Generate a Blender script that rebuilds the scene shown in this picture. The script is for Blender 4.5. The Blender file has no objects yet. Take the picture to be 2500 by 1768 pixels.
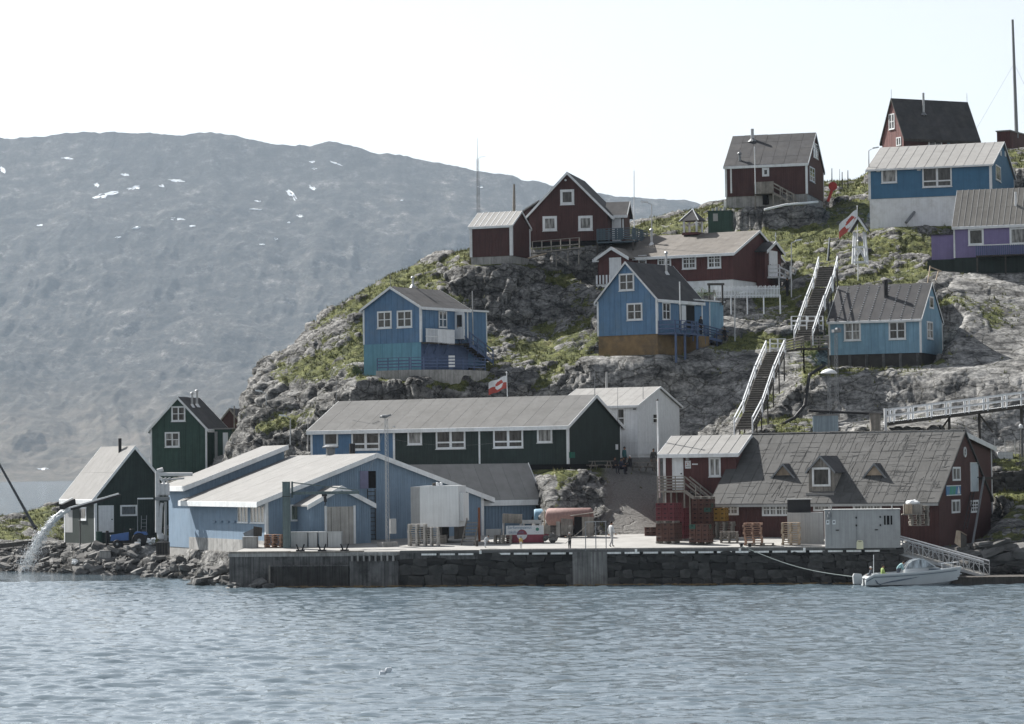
import bpy, bmesh, math, random
import numpy as np
from mathutils import Vector, Matrix
random.seed(7)
SC = bpy.context.scene
COL = SC.collection
# ------------------------------------------------------------------ camera
F, CU, CV, CAMH = 7000.0, 1250.0, 884.0, 7.5
PITCH, ROLL = math.atan(265/7000), 0.013
_f = Vector((0, math.cos(PITCH), math.sin(PITCH)))
_r0 = Vector((1, 0, 0)); _u0 = Vector((0, -math.sin(PITCH), math.cos(PITCH)))
_i = _r0*math.cos(ROLL) - _u0*math.sin(ROLL)
_j = _r0*math.sin(ROLL) + _u0*math.cos(ROLL)
CAM = Vector((0, 0, CAMH))
cam = bpy.data.objects.new('camera', bpy.data.cameras.new('camera'))
COL.objects.link(cam)
m = Matrix.Identity(4)
for k in range(3):
    m[k][0] = _i[k]; m[k][1] = _j[k]; m[k][2] = -_f[k]; m[k][3] = CAM[k]
cam.matrix_world = m
cam.data.sensor_width = 36; cam.data.lens = F/2500*36
cam.data.clip_start = 1; cam.data.clip_end = 40000
SC.camera = cam
# ------------------------------------------------------------------ sky, sun, exposure
SUN_EL, SUN_AZ = 40.0, 45.0          # azimuth: degrees left of the view direction (+Y)
w = bpy.data.worlds.new('World'); SC.world = w; w.use_nodes = True
nt = w.node_tree; nt.nodes.clear()
sky = nt.nodes.new('ShaderNodeTexSky'); sky.sky_type = 'NISHITA'; sky.sun_disc = False
sky.sun_elevation = math.radians(SUN_EL); sky.sun_rotation = math.radians(-SUN_AZ)
sky.air_density = 1.0; sky.dust_density = 1.0; sky.ozone_density = 1.0
bg = nt.nodes.new('ShaderNodeBackground'); bg.inputs[1].default_value = 0.065
wo = nt.nodes.new('ShaderNodeOutputWorld')
hs = nt.nodes.new('ShaderNodeHueSaturation'); hs.inputs['Saturation'].default_value = 0.30      # thin high haze
nt.links.new(sky.outputs[0], hs.inputs['Color']); nt.links.new(hs.outputs[0], bg.inputs[0]); nt.links.new(bg.outputs[0], wo.inputs[0])
sl = bpy.data.lights.new('sun', 'SUN'); sl.energy = 5.0; sl.angle = math.radians(0.5); sl.color = (1, 0.965, 0.91)
so = bpy.data.objects.new('sun', sl); COL.objects.link(so)
_az, _el = math.radians(SUN_AZ), math.radians(SUN_EL)
SUND = Vector((-math.sin(_az)*math.cos(_el), math.cos(_az)*math.cos(_el), math.sin(_el)))
so.rotation_euler = SUND.to_track_quat('Z', 'Y').to_euler()
so.location = (-60, 120, 120)
vs = SC.view_settings; vs.view_transform = 'Standard'; vs.look = 'None'; vs.exposure = 1.12; vs.gamma = 1; vs.use_curve_mapping = False
SC.cycles.use_denoising = True; SC.cycles.denoising_prefilter = 'ACCURATE'; SC.cycles.max_bounces = 6; SC.cycles.diffuse_bounces = 3; SC.cycles.glossy_bounces = 3
SC.cycles.transparent_max_bounces = 6; SC.cycles.volume_bounces = 1; SC.cycles.caustics_reflective = False; SC.cycles.caustics_refractive = False

# ------------------------------------------------------------------ pixel rays
def ray(u, v): return _i*((u-CU)/F) - _j*((v-CV)/F) + _f
def P(u, v, Y):
    d = ray(u, v); return CAM + d*(Y/d.y)
def PZ(u, v, z):
    d = ray(u, v); return CAM + d*((z-CAMH)/d.z)
def proj(p):
    q = Vector(p)-CAM; d = q.dot(_f); return (CU+F*q.dot(_i)/d, CV-F*q.dot(_j)/d)

# ------------------------------------------------------------------ materials
MATS = {}
def mat(name, col, var=0.12, scale=2.0, rough=0.75, bump=0.15, bscale=30, metal=0.0, spec=0.3, streak=0.0, dirt=None, dirt_amt=0.0, dscale=0.7, oi=0.0):
    """painted / wooden / mineral surface: base colour with broad mottling, fine grain, optional vertical streaks and patches of dirt"""
    if name in MATS: return MATS[name]
    M = bpy.data.materials.new(name); M.use_nodes = True; n = M.node_tree.nodes; L = M.node_tree.links
    b = n['Principled BSDF']; b.inputs['Roughness'].default_value = rough; b.inputs['Metallic'].default_value = metal
    b.inputs['Specular IOR Level'].default_value = spec
    tc = n.new('ShaderNodeTexCoord')
    no = n.new('ShaderNodeTexNoise'); no.inputs['Scale'].default_value = scale; no.inputs['Detail'].default_value = 6; no.inputs['Roughness'].default_value = 0.65
    L.new(tc.outputs['Object'], no.inputs['Vector'])
    mr = n.new('ShaderNodeMapRange'); mr.inputs[1].default_value = 0.3; mr.inputs[2].default_value = 0.7; mr.inputs[3].default_value = 1-var; mr.inputs[4].default_value = 1+var
    L.new(no.outputs[0], mr.inputs[0])
    cur = mr.outputs[0]
    if streak:
        mp = n.new('ShaderNodeMapping'); mp.inputs['Scale'].default_value = (9, 9, 0.35); L.new(tc.outputs['Object'], mp.inputs[0])
        n2 = n.new('ShaderNodeTexNoise'); n2.inputs['Scale'].default_value = 1.0; n2.inputs['Detail'].default_value = 3; L.new(mp.outputs[0], n2.inputs['Vector'])
        m2 = n.new('ShaderNodeMapRange'); m2.inputs[1].default_value = 0.35; m2.inputs[2].default_value = 0.7; m2.inputs[3].default_value = 1+streak; m2.inputs[4].default_value = 1-streak
        L.new(n2.outputs[0], m2.inputs[0])
        mu = n.new('ShaderNodeMath'); mu.operation = 'MULTIPLY'; L.new(cur, mu.inputs[0]); L.new(m2.outputs[0], mu.inputs[1]); cur = mu.outputs[0]
    if oi:
        ob = n.new('ShaderNodeObjectInfo'); m3 = n.new('ShaderNodeMapRange'); m3.inputs[3].default_value = 1-oi; m3.inputs[4].default_value = 1+oi
        L.new(ob.outputs['Random'], m3.inputs[0])
        mu = n.new('ShaderNodeMath'); mu.operation = 'MULTIPLY'; L.new(cur, mu.inputs[0]); L.new(m3.outputs[0], mu.inputs[1]); cur = mu.outputs[0]
    vm = n.new('ShaderNodeVectorMath'); vm.operation = 'SCALE'; vm.inputs[0].default_value = col; L.new(cur, vm.inputs['Scale'])
    out = vm.outputs[0]
    if dirt is not None:
        n4 = n.new('ShaderNodeTexNoise'); n4.inputs['Scale'].default_value = dscale; n4.inputs['Detail'].default_value = 8; n4.inputs['Roughness'].default_value = 0.7
        L.new(tc.outputs['Object'], n4.inputs['Vector'])
        m4 = n.new('ShaderNodeMapRange'); m4.inputs[1].default_value = 0.48; m4.inputs[2].default_value = 0.66; m4.inputs[3].default_value = 0; m4.inputs[4].default_value = dirt_amt
        L.new(n4.outputs[0], m4.inputs[0])
        mx = n.new('ShaderNodeMix'); mx.data_type = 'RGBA'; L.new(m4.outputs[0], mx.inputs[0]); L.new(out, mx.inputs[6]); mx.inputs[7].default_value = (*dirt, 1); out = mx.outputs[2]
    L.new(out, b.inputs['Base Color'])
    if bump:
        n5 = n.new('ShaderNodeTexNoise'); n5.inputs['Scale'].default_value = bscale; n5.inputs['Detail'].default_value = 4; L.new(tc.outputs['Object'], n5.inputs['Vector'])
        bp = n.new('ShaderNodeBump'); bp.inputs['Strength'].default_value = bump; bp.inputs['Distance'].default_value = 0.02
        L.new(n5.outputs[0], bp.inputs['Height']); L.new(bp.outputs[0], b.inputs['Normal'])
    MATS[name] = M; return M
def glassmat(name, col, rough=0.08):
    if name in MATS: return MATS[name]
    M = bpy.data.materials.new(name); M.use_nodes = True; n = M.node_tree.nodes; L = M.node_tree.links
    b = n['Principled BSDF']; b.inputs['Roughness'].default_value = rough; b.inputs['Specular IOR Level'].default_value = 0.5
    tc = n.new('ShaderNodeTexCoord'); mp = n.new('ShaderNodeMapping'); mp.inputs['Scale'].default_value = (3.3, 3.3, 0.8); L.new(tc.outputs['Object'], mp.inputs[0])
    no = n.new('ShaderNodeTexNoise'); no.inputs['Scale'].default_value = 1.4; no.inputs['Detail'].default_value = 3; L.new(mp.outputs[0], no.inputs['Vector'])
    mr = n.new('ShaderNodeMapRange'); mr.inputs[1].default_value = .35; mr.inputs[2].default_value = .65; mr.inputs[3].default_value = .4; mr.inputs[4].default_value = 2.0; L.new(no.outputs[0], mr.inputs[0])
    vm = n.new('ShaderNodeVectorMath'); vm.operation = 'SCALE'; vm.inputs[0].default_value = col; L.new(mr.outputs[0], vm.inputs['Scale']); L.new(vm.outputs[0], b.inputs['Base Color'])
    MATS[name] = M; return M

WHITE = mat('white_paint', (.68, .70, .715), .08, 1.5, .6, .1, streak=.05, dirt=(.35, .34, .31), dirt_amt=.35)
WHITEB = mat('white_plank_paint', (.66, .68, .70), .08, 3, .6, .1, streak=.08, oi=.05)
GLASS = glassmat('window_glass', (.035, .034, .033))
CURT = glassmat('curtained_glass', (.17, .17, .165), .2)
BLACK = mat('black_metal', (.02, .02, .022), .2, 4, .6)
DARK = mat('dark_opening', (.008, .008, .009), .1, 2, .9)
STEEL = mat('galvanised_steel', (.42, .43, .44), .15, 5, .45, .05, metal=.6)
GREYM = mat('grey_metal', (.20, .21, .22), .15, 5, .5, .05, metal=.3)
ALU = mat('bright_aluminium', (.66, .67, .68), .08, 4, .4, .05, metal=.3)
WOOD = mat('weathered_wood', (.21, .195, .175), .25, 3, .85, .3, streak=.2, oi=.15)
WOODL = mat('pale_wood', (.36, .29, .22), .2, 3, .85, .3, streak=.15, oi=.18)
WOODD = mat('dark_wood', (.06, .055, .05), .25, 3, .85, .3, streak=.2, oi=.15)
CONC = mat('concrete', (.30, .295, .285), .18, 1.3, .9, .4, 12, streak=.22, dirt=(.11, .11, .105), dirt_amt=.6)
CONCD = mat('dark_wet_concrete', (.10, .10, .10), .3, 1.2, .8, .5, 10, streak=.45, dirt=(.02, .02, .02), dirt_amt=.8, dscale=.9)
BLUE = mat('blue_paint', (.085, .165, .275), .14, 1.2, .65, .12, streak=.10, dirt=(.12, .18, .25), dirt_amt=.5, oi=.05)
BLUE2 = mat('mid_blue_paint', (.10, .19, .31), .14, 1.2, .65, .12, streak=.10, dirt=(.135, .21, .28), dirt_amt=.5, oi=.05)
TURQ = mat('turquoise_paint', (.10, .235, .305), .14, 1.0, .65, .12, streak=.12, dirt=(.10, .22, .32), dirt_amt=.4, oi=.06)
LBLUE = mat('light_blue_paint', (.185, .315, .415), .10, 1.2, .65, .12, streak=.12, dirt=(.12, .235, .34), dirt_amt=.5, oi=.04)
TBLUE = mat('strong_blue_paint', (.055, .15, .255), .10, 1.2, .65, .12, streak=.06, oi=.03)
PBLUE = mat('plant_blue_paint', (.175, .245, .325), .10, 1.2, .7, .15, streak=.12, dirt=(.22, .285, .36), dirt_amt=.35)
PBLUED = mat('trim_blue_paint', (.085, .12, .21), .15, 3, .7, .1, oi=.08)
GREEN = mat('green_paint', (.030, .062, .050), .2, 1.2, .7, .15, streak=.15, oi=.06)
DGREEN = mat('dark_green_paint', (.022, .034, .031), .2, 1.2, .7, .15, streak=.15, oi=.06)
RED = mat('dark_red_paint', (.088, .036, .034), .16, 1.2, .7, .15, streak=.15, oi=.05)
RED2 = mat('brown_red_paint', (.070, .032, .030), .16, 1.2, .7, .15, streak=.15, oi=.05)
REDS = mat('bright_red_paint', (.33, .09, .075), .16, 1.2, .7, .15, streak=.15)
PURPLE = mat('purple_paint', (.19, .16, .30), .10, 1.2, .65, .12, streak=.06, oi=.04)
RFELT = mat('grey_roof_felt', (.118, .118, .117), .12, 2, .9, .5, 25, dirt=(.082, .082, .08), dirt_amt=.6, oi=.06)
RLIGHT = mat('light_roof_felt', (.205, .203, .199), .10, 1.2, .9, .4, 20, dirt=(.16, .157, .152), dirt_amt=.5, dscale=.35, oi=.03)
RDARK = mat('dark_roof_felt', (.058, .058, .062), .2, 1.6, .9, .4, 25, dirt=(.11, .105, .10), dirt_amt=.4, oi=.10)
RBROWN = mat('weathered_brown_felt', (.155, .143, .13), .15, 1.6, .9, .4, 25, dirt=(.095, .085, .075), dirt_amt=.7, oi=.06)
RGREY = mat('grey_metal_sheet', (.235, .232, .226), .10, 1.6, .7, .2, 25, dirt=(.16, .155, .15), dirt_amt=.4, oi=.05)
FOUND = mat('brown_foundation', (.22, .15, .078), .25, 1.2, .9, .3, dirt=(.08, .07, .06), dirt_amt=.6)
GREYP = mat('grey_paint', (.34, .345, .345), .08, 1.5, .6, .1, streak=.10, dirt=(.22, .22, .215), dirt_amt=.35)
ORANGE = mat('orange_plastic', (.5, .12, .04), .1, 4, .5)
TANKR = mat('faded_red_tank', (.25, .155, .14), .15, 1.5, .7, .1, streak=.15, dirt=(.2, .12, .1), dirt_amt=.5)

# ------------------------------------------------------------------ mesh builder
class MB:
    def __init__(s): s.v = []; s.f = []
    def poly(s, pts):
        b = len(s.v); s.v += [tuple(p) for p in pts]; s.f.append(tuple(range(b, b+len(pts)))); return s
    def hexa(s, p):      # p: 8 points, bottom ring 0-3, top ring 4-7
        b = len(s.v); s.v += [tuple(q) for q in p]
        for f in ((3, 2, 1, 0), (4, 5, 6, 7), (0, 1, 5, 4), (1, 2, 6, 5), (2, 3, 7, 6), (3, 0, 4, 7)): s.f.append(tuple(b+i for i in f))
        return s
    def box(s, x0, x1, y0, y1, z0, z1):
        return s.hexa([(x0, y0, z0), (x1, y0, z0), (x1, y1, z0), (x0, y1, z0), (x0, y0, z1), (x1, y0, z1), (x1, y1, z1), (x0, y1, z1)])
    def extr(s, pts, d):  # polygon extruded along vector d
        n = len(pts); b = len(s.v); d = Vector(d)
        s.v += [tuple(p) for p in pts] + [tuple(Vector(p)+d) for p in pts]
        s.f.append(tuple(b+i for i in reversed(range(n)))); s.f.append(tuple(b+n+i for i in range(n)))
        for i in range(n): s.f.append((b+i, b+(i+1) % n, b+n+(i+1) % n, b+n+i))
        return s
    def tube(s, p0, p1, r, r1=None, n=8, caps=True):
        p0 = Vector(p0); p1 = Vector(p1); r1 = r if r1 is None else r1
        d = (p1-p0).normalized(); a = d.orthogonal().normalized(); c = d.cross(a); b = len(s.v)
        for q, rr in ((p0, r), (p1, r1)):
            for k in range(n):
                t = 2*math.pi*k/n; s.v.append(tuple(q+(a*math.cos(t)+c*math.sin(t))*rr))
        for k in range(n): s.f.append((b+k, b+(k+1) % n, b+n+(k+1) % n, b+n+k))
        if caps: s.f.append(tuple(b+k for k in reversed(range(n)))); s.f.append(tuple(b+n+k for k in range(n)))
        return s
    def path(s, pts, r, n=6):
        for a, b in zip(pts[:-1], pts[1:]): s.tube(a, b, r, n=n)
        return s
    def bar(s, p0, p1, w, h, up=(0, 0, 1)):   # rectangular bar between two points
        p0 = Vector(p0); p1 = Vector(p1); d = (p1-p0).normalized(); a = d.cross(Vector(up))
        if a.length < 1e-4: a = d.orthogonal()
        a.normalize(); c = a.cross(d).normalized(); a *= w/2; c *= h/2
        return s.hexa([p0-a-c, p0+a-c, p1+a-c, p1-a-c, p0-a+c, p0+a+c, p1+a+c, p1-a+c])
    def lathe(s, prof, c=(0, 0, 0), n=12, axis='z'):
        b = len(s.v)
        for r, z in prof:
            for k in range(n):
                t = 2*math.pi*k/n; x, y = r*math.cos(t), r*math.sin(t)
                q = (x, y, z) if axis == 'z' else ((z, x, y) if axis == 'x' else (x, z, y))
                s.v.append((c[0]+q[0], c[1]+q[1], c[2]+q[2]))
        for i in range(len(prof)-1):
            for k in range(n): s.f.append((b+i*n+k, b+i*n+(k+1) % n, b+(i+1)*n+(k+1) % n, b+(i+1)*n+k))
        s.f.append(tuple(b+k for k in reversed(range(n)))); s.f.append(tuple(b+(len(prof)-1)*n+k for k in range(n)))
        return s
    def mesh(s, name, mt):
        me = bpy.data.meshes.new(name); me.from_pydata(s.v, [], s.f); me.update()
        if mt: me.materials.append(mt)
        return me
    def build(s, name, mt, parent=None, smooth=False):
        me = s.mesh(name, mt); o = bpy.data.objects.new(name, me); COL.objects.link(o)
        if parent: o.parent = parent
        if smooth:
            for p in me.polygons: p.use_smooth = True
        return o
def addobj(name, me, parent=None, loc=None, rz=None):
    o = bpy.data.objects.new(name, me); COL.objects.link(o)
    if parent: o.parent = parent
    if loc is not None: o.location = loc
    if rz is not None: o.rotation_euler = (0, 0, rz)
    return o
def tag(o, label=None, cat=None, group=None, kind=None):
    if label: o['label'] = label
    if cat: o['category'] = cat
    if group: o['group'] = group
    if kind: o['kind'] = kind
    return o
def empty(name, loc=(0, 0, 0), rz=0.0, label=None, cat=None, group=None):
    o = bpy.data.objects.new(name, None); COL.objects.link(o); o.location = loc; o.rotation_euler = (0, 0, rz); o.empty_display_size = .3
    return tag(o, label, cat, group)

# ------------------------------------------------------------------ numpy noise
def _h(ix, iy, iz, seed):
    h = (ix.astype(np.int64)*374761393 + iy.astype(np.int64)*668265263 + iz.astype(np.int64)*2147483647 + seed*974711) & 0xffffffff
    h = ((h ^ (h >> 13))*1274126177) & 0xffffffff
    h = ((h ^ (h >> 16))*2246822519) & 0xffffffff
    return ((h ^ (h >> 15)) & 0xffffff)/float(0xffffff)
def vnoise(x, y, z, seed=0):
    ix, iy, iz = np.floor(x), np.floor(y), np.floor(z); fx, fy, fz = x-ix, y-iy, z-iz
    fx, fy, fz = fx*fx*(3-2*fx), fy*fy*(3-2*fy), fz*fz*(3-2*fz); r = 0
    for dx in (0, 1):
        for dy in (0, 1):
            for dz in (0, 1):
                r = r + _h(ix+dx, iy+dy, iz+dz, seed)*(fx if dx else 1-fx)*(fy if dy else 1-fy)*(fz if dz else 1-fz)
    return r*2-1
def fbm(x, y, z, oct=5, seed=0, gain=.5, ridged=False):
    a, s, t = 1.0, 0, 0
    for o in range(oct):
        q = vnoise(x, y, z, seed+o*17)
        if ridged: q = 1-2*np.abs(q)
        s = s+a*q; t += a; a *= gain; x, y, z = x*2.03+3.1, y*2.03+1.7, z*2.03+5.3
    return s/t
def voro(x, y, z, seed=0):
    """distance to nearest and second nearest cell point, and a random value of the nearest cell"""
    ix, iy, iz = np.floor(x), np.floor(y), np.floor(z)
    f1 = np.full(x.shape, 9.0); f2 = np.full(x.shape, 9.0); rv = np.zeros(x.shape)
    for dx in (-1, 0, 1):
        for dy in (-1, 0, 1):
            for dz in (-1, 0, 1):
                cx, cy, cz = ix+dx, iy+dy, iz+dz
                d = np.sqrt((cx+_h(cx, cy, cz, seed)-x)**2+(cy+_h(cx, cy, cz, seed+1)-y)**2+(cz+_h(cx, cy, cz, seed+2)-z)**2)
                near = d < f1
                f2 = np.where(near, f1, np.minimum(f2, d)); rv = np.where(near, _h(cx, cy, cz, seed+3), rv); f1 = np.where(near, d, f1)
    return f1, f2, rv
def gmesh(name, V, nr, nc, mt, smooth=True):
    """grid mesh from an (nr*nc,3) array"""
    idx = np.arange(nr*nc).reshape(nr, nc)
    q = np.stack([idx[:-1, :-1], idx[:-1, 1:], idx[1:, 1:], idx[1:, :-1]], -1).reshape(-1, 4)
    me = bpy.data.meshes.new(name); me.vertices.add(len(V)); me.vertices.foreach_set('co', V.astype(np.float32).ravel())
    me.loops.add(q.size); me.loops.foreach_set('vertex_index', q.ravel().astype(np.int32))
    me.polygons.add(len(q)); me.polygons.foreach_set('loop_start', (np.arange(len(q))*4).astype(np.int32))
    try: me.polygons.foreach_set('loop_total', np.full(len(q), 4, np.int32))
    except Exception: pass
    if smooth: me.polygons.foreach_set('use_smooth', np.ones(len(q), bool))
    me.update(calc_edges=True); me.validate()
    if mt: me.materials.append(mt)
    return me
# ------------------------------------------------------------------ house frames (positions and sizes of the buildings)
class H:
    """frame of a building: nearest corner C, local x along the wall on its left (wall at x in [-A,0], y=0), local y along the wall on its right"""
    def __init__(s, uC, vb, Y, phi, uL=None, uR=None, vE=None, peak=None, ridge='x', A=None, B=None, vg=None, pad=2.2):
        s.C = P(uC, vb, Y); ph = math.radians(phi); s.phi = ph; s.ridge = ridge; s.pad = pad
        s.ex = Vector((math.cos(ph), -math.sin(ph), 0)); s.ey = Vector((math.sin(ph), math.cos(ph), 0))
        vm = (vb+(vE or vb-50))/2
        s.A = A if A else -s.front(uL, vm)[0]
        s.B = B if B else s.right(uR, vm)[0]
        s.ze = s.front(uC, vE)[1] if vE else 0
        s.zp = (s.right(*peak)[1] if ridge == 'x' else s.front(*peak)[1]) if peak else s.ze
        s.zg = s.front(uC, vg)[1] if vg else -0.1
    def _hit(s, u, v, n, off):
        d = ray(u, v); t = (off-(CAM-s.C).dot(n))/d.dot(n); return CAM+d*t-s.C
    def front(s, u, v, off=0.0):
        p = s._hit(u, v, s.ey, off); return p.dot(s.ex), p.z
    def right(s, u, v, off=0.0):
        p = s._hit(u, v, s.ex, off); return p.dot(s.ey), p.z
    def slope(s, u, v):      # point on the visible roof slope (left-wall side for ridge x, right-wall side for ridge y)
        if s.ridge == 'x': k = (s.zp-s.ze)/(s.B/2); n = Vector((0, -k, 1)); n0 = s.ze
        else: k = (s.zp-s.ze)/(s.A/2); n = Vector((k, 0, 1)); n0 = s.ze
        d = ray(u, v); dl = Vector((d.dot(s.ex), d.dot(s.ey), d.z)); o = CAM-s.C; ol = Vector((o.dot(s.ex), o.dot(s.ey), o.z))
        t = (n0-ol.dot(n))/dl.dot(n); return ol+dl*t
    def world(s, x, y, z): return s.C+s.ex*x+s.ey*y+Vector((0, 0, z))
HS = dict(
 boathouse=H(233, 1328, 226, 60, 158, 422, 1211, (330, 1092), 'x'),
 green=H(505, 1166, 245, 14, 369, None, 1045, (436, 972), 'y', B=5.1),
 brown=H(592, 1070, 262, 14, 533, None, 1036, (564, 1000), 'y', B=5, pad=1),
 plant=H(650, 1345, 197, 66, 463, 1180, 1221, (905, 1112), 'x', pad=.5),
 long=H(1388, 1133, 210, 27, 760, 1515, 1038, (1452, 968), 'x', vg=1142, pad=1.0),
 white=H(1558, 1110, 219, 27, 1362, 1659, 990, (1609, 948), 'x'),
 post=H(1800, 1316, 199, 20, 1622, None, 1105, (1826, 1066), 'x', B=6.0, pad=1.0),
 store=H(2293, 1326, 190, 24, 1742, 2418, 1219, (2357, 1056), 'x'),
 lblue=H(2249, 861, 228, 22, 2024, 2300, 778, (2273, 694), 'x', vg=893),
 left=H(1029, 912, 231, 36, 888, 1142, 749, (953, 704), 'y', vg=925),
 mid=H(1605, 815, 233, 35, 1459, 1714, 728, (1531, 642), 'y', vg=862),
 school=H(1790, 682, 246, 27, 1459, 1905, 617, (1851, 567), 'x', vg=708),
 shed=H(1250, 624, 250, 22, 1148, 1294, 550, (1271, 518), 'x', vg=640),
 gable=H(1484, 586, 254, 12, 1292, None, 520, (1383, 424), 'y', B=8.0, vg=596),
 hill=H(1971, 473, 272, 16, 1771, 2010, 399, (1988, 327), 'x', vg=498),
 topred=H(2207, 362, 285, 65, 2154, 2388, 330, (2178, 243), 'y'),
 topblue=H(2421, 474, 258, 18, 2121, 2475, 402, (2450, 352), 'x', vg=545),
 purple=H(2560, 622, 243, 18, 2329, None, 543, (2590, 474), 'x', B=6, vg=660),
 redbox=H(2466, 366, 288, 30, 2434, None, 320, None, 'x', B=5, pad=1),
)
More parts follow.
